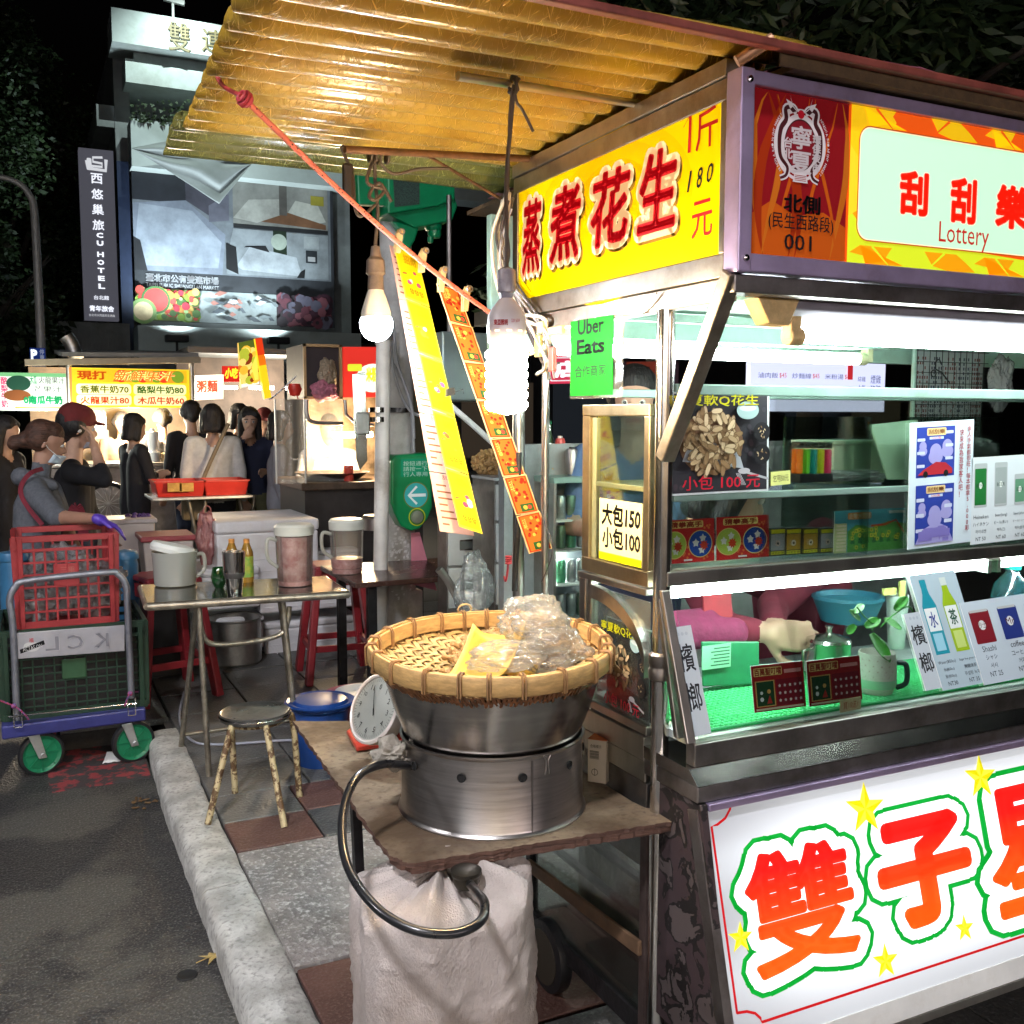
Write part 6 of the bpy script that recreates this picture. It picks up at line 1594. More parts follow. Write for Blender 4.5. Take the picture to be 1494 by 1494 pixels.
def table():
 fl, fr_, br_, bl = PZ(214, 880, ZTB), PZ(508, 862, ZTB), PZ(480, 838, ZTB), PZ(205, 853, ZTB)
 br_ = fr_+(bl-fl)*.92
 t = thing('folding_table', 'folding metal table with glossy dark top holding jugs, tumbler and bottles', 'table', (fl+fr_)/2*1)
 t.location.z = .1
 mb = MB(); mb.prism([fl, fr_, br_, bl], (0, 0, -.012)); mb.build('table_top', mat('wet_steel_top', (.16, .16, .15), .14, .9, .5, 7, .02, 40, grime=.3), t, bevel=.003)
 mb = MB(); mb.sweep([fl+Vector((0, -.008, -.014)), fr_+Vector((0, -.008, -.014))], .017, 12); mb.build('edge_tube', TUBEM, t, smooth=1)
 mb = MB(); mb.sweep([fl+Vector((0, 0, -.015)), bl+Vector((0, 0, -.015))], .014, 10); mb.sweep([fr_+Vector((0, 0, -.015)), br_+Vector((0, 0, -.015))], .014, 10); mb.sweep([bl+Vector((0, 0, -.015)), br_+Vector((0, 0, -.015))], .014, 10); mb.build('frame_tube', TUBEM, t, smooth=1)
 y0 = fl.y+.02; y1 = y0+.40
 for (tx, bx_, nm) in (((290, 888), (305, 1085), 'l'), ((412, 880), (437, 1130), 'r')):
  a = PY(tx[0], tx[1], y0); a.z = ZTB-.02; b = PY(bx_[0], 1128, y0-.03); b.z = .1
  mb = MB(); mb.sweep([a, b], .0125, 12); mb.build('leg', TUBEM, t, smooth=1)
  a2 = Vector((a.x+.02, y1, ZTB-.02)); b2 = Vector((b.x+.03, y0+.10, .1)); a3 = Vector((a.x, y0+.04, ZTB-.03)); b3 = Vector((b.x-.05 if nm == 'l' else b.x+.09, y1+.02, .1))
  mb = MB(); mb.sweep([a3, b3], .0125, 12); mb.build('leg', TUBEM, t, smooth=1)
 p = [PY(291, 900, y0), PY(296, 925, y0), PY(312, 940, y0), PY(370, 936, y0), PY(410, 925, y0), PY(420, 905, y0), PY(422, 885, y0)]
 mb = MB(); mb.sweep(interp(p, 5), .011, 10); mb.build('brace_tube', TUBEM, t, smooth=1)
 mb = MB(); mb.cyl((b.x-.42, y1, .16), (b.x+.12, y1, .16), .009); mb.build('floor_tube', TUBEM, t, smooth=1)
table()
JUG = thin('milky_jug', (.9, .92, .88), .1, .2, .4, 0, 30, (.82, .84, .78), .72)
def ring(c, prof, name, m, par, n=36, smooth=35, **k):
 mb = MB(); mb.lathe(c, prof, n); return mb.build(name, m, par, smooth=smooth, **k)
def onT(px, py): return PZ(px, py, ZTB)
c = onT(258, 856); c = c+Vector((0, .05, .0)); k = 4.35/FPX
t = thing('lidded_jug', 'milky white plastic jug with its lid askew at the left end of the folding table', 'jug', c)
ring(c, [(0, .001), (27*k, .001), (30*k, .006), (31.5*k, 40*k), (33*k, 52*k), (31.5*k, 52*k), (29*k, 10*k)], 'jug_body', JUG, t)
ax = (Vector((1, 0, -.25)).normalized(), Vector((0, 1, 0)), Vector((.25, 0, 1)).normalized()); mb = MB(); mb.lathe(c+Vector((-.01, 0, 50*k)), [(32*k, 0), (33*k, 6*k), (30*k, 12*k), (0, 13*k)], 32, ax); mb.build('jug_lid', mat('lid_white', (.72, .74, .70), .4, 0, .04), t, smooth=35)
mb = MB(); mb.sweep(interp([c+Vector((29*k, 0, 44*k)), c+Vector((42*k, 0, 44*k)), c+Vector((43*k, 0, 22*k)), c+Vector((30*k, 0, 10*k))], 6), 3*k, 8); mb.build('handle', JUG, t, smooth=1)
c = onT(320, 858); t = thing('green_glass', 'small green stemless glass beside the steel tumbler', 'glass', c)
ring(c, [(0, .001), (6*k, .001), (10*k, 8*k), (11.5*k, 17*k), (9*k, 31*k), (8.4*k, 31*k), (10.6*k, 17*k), (9*k, 9*k), (5*k, 3*k), (0, 2.5*k)], 'green_glass_bowl', thin('green_drinking_glass', (.12, .55, .16), .12, .03, .5, 0, 30, (.05, .3, .08), .3), t)
c = onT(343, 868)+Vector((0, .01, 0)); t = thing('steel_tumbler', 'stainless steel travel tumbler with dark waist band on the folding table', 'tumbler', c)
ring(c, [(0, 0), (10*k, .0), (11*k, 4*k), (12.5*k, 24*k), (15*k, 34*k), (16*k, 62*k), (15.4*k, 62*k), (14*k, 40*k), (0, 38*k)], 'tumbler_body', STEEL2, t)
ring(c+Vector((0, 0, 24*k)), [(12.6*k, 0), (14*k, 3*k), (15.1*k, 8*k), (15*k, 8.4*k)], 'waist_band', mat('tumbler_band', (.12, .11, .11), .4, .6), t)
for (px, cap_, lb) in ((341, CREAM, 'amber tea bottle standing behind the steel tumbler'), (363, CREAM, 'tea bottle with yellow green label and orange cap right of the tumbler')):
 c = onT(px, 850)+Vector((0, .03, 0)); t = thing('tea_bottle', lb, 'bottle', c)
 ring(c, [(0, 0), (9.5*k, 0), (10*k, 4*k), (9*k, 20*k), (9.6*k, 40*k), (9.3*k, 46*k), (5*k, 58*k), (4*k, 62*k), (0, 62*k)], 'bottle_body', mat('amber_tea', (.42, .22, .03), .15, 0, .1, 10, trans=.3), t)
 ring(c, [(9.8*k, 8*k), (9.8*k, 40*k)], 'bottle_label', mat('tea_label', (.50, .48, .06), .4, 0, .5, 30, col2=(.12, .35, .06)), t)
 ring(c+Vector((0, 0, 60*k)), [(4.6*k, 0), (4.6*k, 6*k), (0, 6.2*k)], 'bottle_cap', mat('orange_cap', (.65, .28, .06), .4), t)
FR = mat('red_fruit_pulp', (.52, .16, .14), .4, 0, .4, 24, .3, 40, col2=(.85, .50, .46))
def pitcher(px, py, lb, fill, y_off=.03, kk=None, rw=26, hh=96):
 k = kk or 4.35/FPX; c = PZ(px, py, ZTB)+Vector((0, y_off, 0)); t = thing('pitcher', lb, 'pitcher', c)
 ring(c, [(0, .001), (rw*.96*k, .001), (rw*k, 5*k), (rw*1.08*k, hh*.8*k), (rw*1.05*k, hh*.8*k), (rw*.96*k, 8*k)], 'pitcher_body', thin('clear_jug', (.95, .95, .93), .04, .1, .3, 0, 30, (.9, .86, .84), .12), t)
 ring(c+Vector((0, 0, .004)), [(0, 0), (rw*.94*k, .0), (rw*(1.0)*k, hh*fill*k), (0, hh*fill*k+.006)], 'fruit_juice', FR, t)
 ring(c+Vector((0, 0, hh*.8*k)), [(rw*1.12*k, 0), (rw*1.14*k, 12*k), (rw*1.0*k, 16*k), (0, 17*k)], 'pitcher_lid', mat('lid_cream', (.66, .66, .58), .4, 0, .05), t)
 mb = MB(); mb.sweep(interp([c+Vector((-rw*k, 0, hh*.72*k)), c+Vector((-(rw+14)*k, 0, hh*.74*k)), c+Vector((-(rw+14)*k, 0, hh*.45*k)), c+Vector((-rw*.98*k, 0, hh*.3*k))], 6), 2.8*k, 8); mb.build('handle', JUG, t, smooth=1)
pitcher(433, 855, 'tall pitcher full of red fruit pulp on the right of the folding table', .76)
a, b = PZ(478, 840, .85), PZ(560, 850, .85)
t = thing('dark_table', 'dark topped table behind the folding table, ending at the white pole', 'table', (1.7, 4.6, .1))
mb = MB(); xx = PZ(507, 845, .85).x; mb.bx(xx, xx+.75, 4.35, 4.95, .825, .85); mb.build('table_top', mat('brown_table_top', (.10, .05, .04), .25, .1, .25, 8), t, bevel=.004)
for dx, dy in ((.09, .05), (.68, .05), (.09, .54), (.68, .54)): mb = MB(); mb.bx(xx+dx-.02, xx+dx+.02, 4.35+dy-.02, 4.35+dy+.02, .1, .824); mb.build('leg', BLK, t)
pitcher(521, 843, 'pitcher half full of pinkish fruit on the dark table by the white pole', .26, .16, 4.55/FPX, 24, 86)
REDS_ = mat('red_stool_plastic', (.27, .022, .03), .35, 0, .15, 9, grime=.25)
def pstool(cx, cy_, z, h, w, lb, rz=0, grp='red plastic stools under the folding table'):
 t = thing('plastic_stool', lb, 'stool', (cx, cy_, z), grp); ca, sa = math.cos(rz), math.sin(rz)
 def L_(x, y, zz): return Vector((cx+x*ca-y*sa, cy_+x*sa+y*ca, z+zz))
 tw = w*.36
 mb = MB(); mb.prism([L_(-tw, -tw, h-.03), L_(tw, -tw, h-.03), L_(tw, tw, h-.03), L_(-tw, tw, h-.03)], (0, 0, .03)); mb.build('seat', REDS_, t, bevel=.012)
 for sx, sy in ((-1, -1), (1, -1), (1, 1), (-1, 1)):
  a = L_(sx*tw*.86, sy*tw*.86, h-.02); b = L_(sx*w*.5, sy*w*.5, 0); mb = MB()
  mb.bar(a, b, .08, .04, up=(ca, sa, 0)); mb.build('leg', REDS_, t, bevel=.008)
 for f_, nm in ((.62, 'apron'), (.30, 'rail')):
  for s_ in range(4):
   A = [(-1, -1), (1, -1), (1, 1), (-1, 1)][s_]; B = [(1, -1), (1, 1), (-1, 1), (-1, -1)][s_]
   q = tw*.86+(w*.5-tw*.86)*(1-(.95 if nm == 'apron' else f_)); zz = h*(.88 if nm == 'apron' else .3)
   mb = MB(); mb.bar(L_(A[0]*q, A[1]*q, zz), L_(B[0]*q, B[1]*q, zz), .016, .07 if nm == 'apron' else .035); mb.build(nm, REDS_, t)
pstool(.66, 5.62, .1, .66, .40, 'tall red plastic stool under the left part of the folding table', .25)
pstool(1.60, 5.62, .1, .66, .38, 'tall red plastic stool behind the right legs of the folding table', -.1)
c = PZ(350, 975, .1)+Vector((0, .15, 0)); t = thing('aluminium_pot', 'big open dented aluminium pot on the pavement under the table', 'pot', c); k = 6.0/FPX
ring(c, [(0, .0), (35*k, .0), (39*k, 5*k), (39*k, 66*k), (41*k, 68*k), (41*k, 70*k), (37.5*k, 69*k), (37*k, 8*k), (0, 6*k)], 'pot_body', mat('dull_aluminium', (.42, .41, .38), .38, .9, .25, 7, .08, 30, grime=.35), t, 48)
FOAM = mat('white_foam', (.82, .82, .84), .7, 0, .04, 3, .25, 90, grime=.15)
def foam(px0, px1, py0, py1, y, d, lb, lid=True, z0=None, rz=0):
 a = PY(px0, py1, y); b = PY(px1, py0, y); t = thing('foam_box', lb, 'box', (a.x, y, a.z), 'white foam boxes behind the folding table')
 w = b.x-a.x; h = b.z-a.z; zz = a.z
 mb = MB(); mb.bx(a.x, b.x, y, y+d, zz, zz+h*.8); mb.build('box_body', FOAM, t, bevel=.012)
 mb = MB(); mb.bx(a.x-.006, b.x+.006, y-.006, y+d+.006, zz+h*.8+.002, zz+h); mb.build('box_lid', FOAM, t, bevel=.016)
 for k_ in range(3): mb = MB(); mb.bx(a.x+.02, b.x-.02, y-.004, y+.0, zz+h*(.15+.2*k_), zz+h*(.15+.2*k_)+.008); mb.build('box_rib', FOAM, t, bevel=.002)
foam(318, 464, 756, 852, 6.3, .7, 'largest white foam box on top of the stack, behind the pitcher')
foam(240, 378, 826, 896, 6.25, .5, 'white foam box in the middle of the stack, left of the big one')
foam(380, 520, 838, 896, 6.27, .5, 'white foam box in the middle of the stack, right below the big one')
foam(246, 384, 897, 958, 6.3, .5, 'white foam box at the bottom left of the stack, behind the pot')
foam(388, 524, 897, 962, 6.32, .5, 'white foam box at the bottom right of the stack, by the red stool')
foam(464, 524, 800, 837, 6.5, .4, 'narrow white foam box at the right end on the middle boxes')
BLUEP = mat('blue_plastic', (.012, .055, .24), .3, 0, .12, 10, grime=.2)
c = PZ(484, 1128, .1)+Vector((.0, .16, 0)); t = thing('blue_bucket', 'blue plastic bucket with wide lid on the pavement behind the scale', 'bucket', c)
ring(c, [(0, 0), (.10, 0), (.12, .24), (.135, .25), (.135, .262), (0, .262)], 'bucket_body', BLUEP, t)
ring(c+Vector((0, 0, .263)), [(.15, 0), (.155, .008), (.145, .014), (.12, .006), (.11, .018), (.06, .024), (0, .024)], 'bucket_lid', BLUEP, t)
c = PZ(528, 1110, .1)+Vector((.05, .2, 0)); t = thing('pink_basin', 'pink plastic basin with a white bowl inside, right of the blue bucket', 'basin', c)
ring(c, [(0, .0), (.10, 0), (.135, .20), (.155, .245), (.158, .25), (.14, .24), (.12, .22), (0, .215)], 'basin_body', mat('pink_plastic', (.48, .16, .17), .35, 0, .1, 8), t)
ring(c+Vector((.01, 0, .22)), [(0, .02), (.08, .022), (.11, .04), (.115, .04), (.085, .014), (0, .012)], 'white_bowl', WHITEP, t)
mb = MB(); pts = [PZ(268, 1010, .11), PZ(262, 1050, .11), PZ(280, 1080, .112), PZ(320, 1086, .112), PZ(420, 1080, .112), PZ(470, 1082, .112)]; mb.sweep(interp(pts, 8), .006, 8); o = mb.build('floor_cable', mat('pale_cable', (.35, .36, .42), .5), smooth=1); tag(o, 'pale cable snaking over the paving under the folding table', 'cable')
def trolley():
 dW = 4.80
 k = dW/FPX
 t = thing('platform_trolley', 'blue platform trolley with grey bow handle and green wheels on the road', 'trolley', (.2, 4.95, 0))
 BL = mat('violet_blue_paint', (.045, .05, .22), .35, .1, .15, 8, grime=.3); HG = mat('hammered_grey', (.26, .27, .31), .38, .6, .12, 30, .15, 90)
 a = PZ(3, 1077, .19); a = PY(2, 1068, 4.78); b = PY(213, 1049, 4.83)
 z0 = (a.z+b.z)/2
 mb = MB(); mb.prism([Vector((a.x, 4.80, z0-.025)), Vector((b.x, 4.83, z0-.025)), Vector((b.x, 5.50, z0-.025)), Vector((a.x, 5.47, z0-.025))], (0, 0, .06)); mb.build('platform', BL, t, bevel=.008)
 for px, py in ((60, 1098), (194, 1079)):
  q = PY(px, py, 4.86); r_ = .098; q.z = r_
  ax = (Vector((.96, .28, 0)), Vector((0, 0, 1)), Vector((.28, -.96, 0)))
  mb = MB(); mb.lathe(q, [(r_*.84, -.018), (r_*.97, -.016), (r_, -.008), (r_, .008), (r_*.97, .016), (r_*.84, .018)], 40, ax, cap=False); ty = mb.build('wheel', BLACK, t, smooth=30)
  mb = MB(); mb.lathe(q, [(0, -.014), (r_*.2, -.016), (r_*.22, -.008), (r_*.7, -.006), (r_*.84, -.017), (r_*.84, .017), (r_*.7, .008), (r_*.24, .010), (r_*.2, .02), (0, .02)], 40, ax)
  for i in range(8):
   an = 2*PI*i/8; d_ = ax[0]*math.cos(an)+ax[1]*math.sin(an); mb.bar(q+d_*r_*.2+ax[2]*.01, q+d_*r_*.8+ax[2]*.011, .004, .008, up=ax[2])
  mb.build('wheel_rim', mat('green_wheel', (.01, .20, .09), .4, 0, .1, 20, grime=.3), ty, smooth=30)
  mb = MB(); mb.prism([q+ax[2]*.024+ax[0]*-.028+Vector((-.03, 0, .095)), q+ax[2]*.024+ax[0]*.02+Vector((-.03, 0, .095)), q+ax[2]*.024+ax[0]*.017+Vector((0, 0, -.016)), q+ax[2]*.024-ax[0]*.017+Vector((0, 0, -.016))], ax[2]*.004); mb.lathe(q+ax[2]*.028, [(0, .008), (.01, .008), (.012, 0)], 12, ax); mb.build('castor_fork', ALU, t, bevel=.002)
 hy = 4.80
 L0, L1 = PY(25, 1035, hy), PY(20, 895, hy); R0, R1 = PY(190, 1020, hy), PY(185, 885, hy)
 pts = [PY(25, 1050, hy), PY(19, 915, hy), PY(14, 878, hy), PY(22, 857, hy), PY(42, 847, hy), PY(155, 835, hy), PY(172, 838, hy), PY(184, 855, hy), PY(186, 885, hy), PY(192, 1018, hy)]
 mb = MB(); mb.sweep(interp(pts, 6), .0145, 14); mb.build('bow_handle', HG, t, smooth=1)
 A, B, C_, D = PY(22, 962, hy+.004), PY(182, 950, hy+.004), PY(182, 912, hy+.004), PY(20, 924, hy+.004)
 mb = MB(); mb.prism([A, B, C_, D], (0, .012, 0)); pl = mb.build('name_plate', mat('plate_grey', (.42, .42, .46), .4, .3, .08, 10), t, bevel=.003)
 s = Sheet(A-Vector((0, .001, 0)), B-A, D-A, (B-A).length, (D-A).length)
 def mir(cx_): return lambda X, Y: (2*cx_-X, Y)
 for ch, x0, x1 in (('L', .28, .40), ('C', .48, .62), ('K', .72, .86)):
  s.text(ch, x0, .22, x1, .8, mat('emboss_light', (.52, .52, .56), .35, .3), bold=.03, warp=mir((x0+x1)/2)); s.text(ch, x0+.006, .24, x1+.006, .78, mat('emboss_dark', (.27, .27, .31), .4, .3), bold=.008, warp=mir((x0+x1)/2))  # flat letters; lit and shaded faces of the emboss painted as two greys
 s.disc(.15, .44, .034, mat('sticker_oval', (.6, .6, .6), .4), .022); s.poly([(.05, .2), (.27, .5), (.26, .66), (.045, .36)], BK); s.text('ACTAS ON', .07, .33, .245, .48, ink((220, 220, 220)), rot=.16); s.text('福', .13, .6, .17, .78, ink((200, 40, 50)))
 s.build('plate_print', pl, kind='stuff')
 for px in (26, 192):
  q = PY(px, 1045 if px < 100 else 1028, hy-.02); mb = MB()
  for dx in (-.016, .016): mb.sweep([q+Vector((dx, 0, .03)), q+Vector((dx, 0, -.05))], .0028, 6)
  mb.sweep([q+Vector((-.016, 0, -.05)), q+Vector((.016, 0, -.05))], .0028, 6); mb.build('hinge_clip', STEEL2, t)
 mb = MB(); mb.sweep([PY(12, 1046, hy-.022), PY(200, 1026, hy-.022)], .004, 8); mb.build('pivot_rod', STEEL2, t)
 rp = mat('red_blue_cord', (.45, .03, .06), .7, 0, .9, 80, col2=(.08, .1, .3))
 for pts in ([PY(0, 1022, hy-.03), PY(20, 1030, hy-.03), PY(34, 1040, hy-.04), PY(42, 1050, hy-.03)], [PY(182, 1030, hy-.03), PY(190, 1012, hy-.03), PY(205, 1008, hy+.1), PY(212, 998, hy+.2)]):
  mb = MB(); mb.sweep(interp(pts, 5), .004, 6); mb.ball(pts[1], .012, 8, 6); mb.build('tie_cord', rp, t, smooth=1)
 return z0+.036
ZP = trolley()
def crate(name, lb, x0, x1, y0, y1, z0, z1, m, nx, nz, rim=.022, th=.006, flare=0, pat=None):
 """open lattice crate: posts, rims, bars"""
 t = thing(name, lb, 'crate', ((x0+x1)/2, (y0+y1)/2, z0))
 f = flare
 def wall(A, B, nseg, nm):
  mb = MB(); A = Vector(A); B = Vector(B); h = z1-z0; d = (B-A); w = d.length; dn = d.normalized(); nrm_ = dn.cross(Vector((0, 0, 1)))
  def P_(u, v): return A+dn*(w*u)+nrm_*(f*v)+Vector((0, 0, h*v))
  mb.bar(P_(0, .985), P_(1, .985), .02, rim); mb.bar(P_(0, .03), P_(1, .03), .014, rim*1.2); mb.bar(P_(0, .86), P_(1, .86), .008, rim*.5)
  mb.bar(P_(.03, 0), P_(.03, 1), .03, .02, up=dn); mb.bar(P_(.97, 0), P_(.97, 1), .03, .02, up=dn)
  for i in range(1, nseg): mb.bar(P_(.06+.88*i/nseg, .04), P_(.06+.88*i/nseg, .84), th, th*1.4, up=dn)
  for j in range(1, nz): mb.bar(P_(.05, .04+.82*j/nz), P_(.95, .04+.82*j/nz), th, th*1.4)
  return mb.build(nm, m, t, bevel=.0015, bseg=1)
 wall((x0, y0, z0), (x1, y0, z0), nx, 'crate_side'); wall((x1, y0, z0), (x1, y1, z0), max(4, int(nx*(y1-y0)/(x1-x0))), 'crate_side'); wall((x1, y1, z0), (x0, y1, z0), nx, 'crate_side'); wall((x0, y1, z0), (x0, y0, z0), max(4, int(nx*(y1-y0)/(x1-x0))), 'crate_side')
 mb = MB(); mb.bx(x0+.004, x1-.004, y0+.004, y1-.004, z0, z0+.006); mb.build('crate_base', m, t)
 return t
DKG = mat('dark_green_crate_plastic', (.016, .045, .026), .4, 0, .2, 8, grime=.25); RDC = mat('red_crate_plastic', (.34, .03, .035), .42, 0, .14, 8, grime=.25)
g0 = PY(2, 1040, 4.88); g1 = PY(209, 900, 4.88)
gt_ = crate('green_crate', 'large dark green lattice crate standing on the blue trolley', g0.x+.01, g1.x, 4.87, 5.42, ZP, g1.z-.02, DKG, 12, 9, .03, .005, .006)
mb = MB(); q = PY(108, 975, 4.862); mb.box(q, (.10, .008, .09)); mb.build('crate_badge', mat('badge_green', (.03, .09, .04), .4), gt_, bevel=.004)
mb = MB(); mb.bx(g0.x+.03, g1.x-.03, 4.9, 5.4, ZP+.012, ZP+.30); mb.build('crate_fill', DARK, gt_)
for k_, (px, py) in enumerate(((145, 968), (158, 966), (168, 955))):
 q = PY(px, py, 4.93); mb = MB(); mb.box(q, (.035, .03, .09)); o = mb.build('milk_pack', PAPER); tag(o, ('leftmost', 'middle', 'rightmost and highest')[k_]+' of the three white cartons showing through the green crate bars', 'carton', 'white cartons in the green crate')
r0 = PY(29, 902, 4.92); r1 = PY(164, 782, 4.92)
zc = g1.z-.015
rt_ = crate('red_crate', 'red lattice crate of bagged cups on top of the green crate', r0.x, r1.x, 4.90, 5.30, zc, r1.z+.012, RDC, 8, 6, .028, .007, .012)
mb = MB(); q = PY(97, 838, 4.893); mb.box(q, (.105, .007, .10)); mb.build('crate_badge', RDC, rt_, bevel=.004)
s = Sheet(PY(86, 849, 4.8885), (1, 0, 0), (0, 0, 1), .075, .075); s.text('三重', .1, .55, .9, .9, ink((200, 120, 110))); s.text('01', .3, .1, .7, .4, ink((200, 120, 110))); s.build('badge_print', rt_)
CUPB = thin('cup_bag_film', (.9, .9, .92), .14, .1, .45, 1.0, 40, (.82, .84, .86), .38)
rnd = random.Random(6)
for i, (x_, y_, z_, r_) in enumerate(((.12, .12, .12, .11), (.30, .12, .10, .10), (.2, .25, .2, .12), (.35, .25, .15, .09), (.1, .28, .18, .09), (.24, .1, .22, .09))):
 o = crumple('cup_bag', (r0.x+x_, 4.93+y_, zc+z_), (r_, r_*.8, r_*.95), i*3+1, CUPB, amp=.6); tag(o, ['clear bag of cups at the front left of the red crate', 'clear bag of cups at the front right of the red crate', 'clear bag peaking above the middle of the red crate', 'clear bag at the back right of the red crate', 'clear bag at the back left of the red crate', 'clear bag in the upper front of the red crate'][i], 'bag', 'bags of cups in the red crate')
for (px0, px1, lb) in ((10, 34, 'blue lidded jug left of the red crate'), (176, 196, 'blue lidded jug right of the red crate')):
 a = PY(px0, 905, 5.6); b = PY(px1, 795, 5.6); c = Vector(((a.x+b.x)/2, 5.7, a.z-.4)); r_ = (b.x-a.x)/2+.025
 t = thing('blue_jug', lb, 'jug', c); c.z = .1; hz = b.z-.1
 ring(c, [(0, 0), (r_, 0), (r_*1.05, hz*.5), (r_, hz*.86), (r_*.9, hz*.9), (0, hz*.9)], 'jug_body', mat('mid_blue_plastic', (.05, .19, .36), .35, 0, .12, 8), t); ring(c+Vector((0, 0, hz*.9)), [(r_*1.08, 0), (r_*1.08, .02), (r_*.95, .04), (0, .05)], 'jug_lid', _mc['mid_blue_plastic'], t)
def tub(px0, px1, py0, py1, y, m, lb, lidm=None, d=.3):
 a = PY(px0, py1, y); b = PY(px1, py0, y); t = thing('plastic_tub', lb, 'tub', (a.x, y, a.z)); h = b.z-a.z
 mb = MB(); w = b.x-a.x; mb.prism([(a.x+w*.06, y, a.z), (b.x-w*.06, y, a.z), (b.x, y-.01, a.z+h*.88), (a.x, y-.01, a.z+h*.88)], (0, d, 0)); mb.build('tub_body', m, t, bevel=.01)
 mb = MB(); mb.bx(a.x-.012, b.x+.012, y-.02, y+d+.01, a.z+h*.88, a.z+h); mb.build('tub_lid', lidm or m, t, bevel=.008)
 mb = MB(); mb.bx(a.x+.03, b.x-.03, y+.02, y+d, .1, a.z-.001); mb.build('tub_stand', DARK, t)
MILK = mat('milky_box_plastic', (.52, .45, .42), .4, 0, .08, 6)
tub(160, 226, 756, 812, 6.5, MILK, 'milky storage box with purple lid contents behind the crates', mat('pale_lid', (.58, .52, .52), .4))
tub(210, 282, 780, 850, 6.0, MILK, 'cream tub with red lid behind the milky jug', mat('maroon_lid', (.30, .05, .06), .4))
mb = MB(); q = PY(205, 758, 6.6); 
for i in range(14): mb.ball(q+Vector((rnd.uniform(-.08, .08), rnd.uniform(0, .1), rnd.uniform(.0, .02))), .02, 6, 4)
o = mb.build('purple_grapes', mat('purple_gloves', (.08, .03, .16), .5), kind='stuff'); o['label'] = 'purple crumpled gloves heaped on the storage box'
o = crumple('pink_bag', PY(302, 785, 6.45), (.055, .05, .15), 5, thin('pink_film', (.95, .7, .7), .1, .2, .4, .8, 30, (.75, .35, .36), .5), amp=.5); tag(o, 'pink plastic bag hanging under the tray table', 'bag')
mb = MB(); q = PY(302, 748, 6.45); mb.sweep(interp([q+Vector((-.03, 0, -.07)), q+Vector((-.015, 0, .03)), q+Vector((.02, 0, .03)), q+Vector((.03, 0, -.07))], 5), .004, 6); mb.build('bag_handle', _mc['pink_film'], o)
TY = 8.2
t = thing('tray_table', 'far folding table carrying two red plastic trays in front of the juice stall', 'table', PY(300, 740, TY))
a = PY(222, 727, TY); b = PY(370, 727, TY); mb = MB(); mb.bx(a.x, b.x, TY, TY+.55, a.z-.025, a.z); mb.build('table_top', ALU, t, bevel=.006)
for px0, px1 in ((275, 300), (300, 275)):
 p0 = PY(px0, 732, TY+.1); p1 = PY(px1+6, 790, TY+.1); p0.z = a.z-.03; p1.z = .09; mb = MB(); mb.cyl(p0, p1, .016, n=10); mb.build('leg', TUBEM, t, smooth=1)
 mb = MB(); mb.cyl(p0+Vector((.45, .3, 0)), p1+Vector((.45, .3, 0)), .016, n=10); mb.build('leg', TUBEM, t, smooth=1)
TRM = mat('scarlet_tray', (.56, .03, .02), .38, 0, .08, 8)
for px0, px1, lb in ((227, 300, 'red plastic tray with orange packets, left one on the tray table'), (298, 363, 'empty red plastic tray, right one on the tray table')):
 A = PY(px0, 724, TY+.05); B = PY(px1, 701, TY+.05); tt = thing('red_tray', lb, 'tray', (A.x, TY+.05, a.z)); z_ = a.z+.002; h = .115; f = .02
 for (p_, q_) in (((A.x, TY+.05), (B.x, TY+.05)), ((B.x, TY+.05), (B.x, TY+.45)), ((B.x, TY+.45), (A.x, TY+.45)), ((A.x, TY+.45), (A.x, TY+.05))):
  d = Vector((q_[0]-p_[0], q_[1]-p_[1], 0)).normalized(); n_ = d.cross(Vector((0, 0, 1))); mb = MB(); P0 = Vector((p_[0], p_[1], z_)); Q0 = Vector((q_[0], q_[1], z_))
  mb.prism([P0+d*f-n_*f, Q0-d*f-n_*f, Q0+Vector((0, 0, h)), P0+Vector((0, 0, h))], -n_*.006); mb.bar(P0+Vector((0, 0, h)), Q0+Vector((0, 0, h)), .016, .012); mb.build('tray_side', TRM, tt)
 mb = MB(); mb.bx(A.x+f, B.x-f, TY+.07, TY+.43, z_, z_+.006); mb.build('tray_floor', TRM, tt)
for px in (255, 272):
 q = PY(px, 711, TY+.02); mb = MB(); mb.box(q, (.11, .01, .07)); o = mb.build('orange_packet', mat('orange_packet', (.55, .30, .06), .4, 0, .2, 20), bevel=.004); tag(o, ('left' if px == 255 else 'right')+' one of the two orange packets on the side of the left red tray', 'packet', 'orange packets on the left red tray')
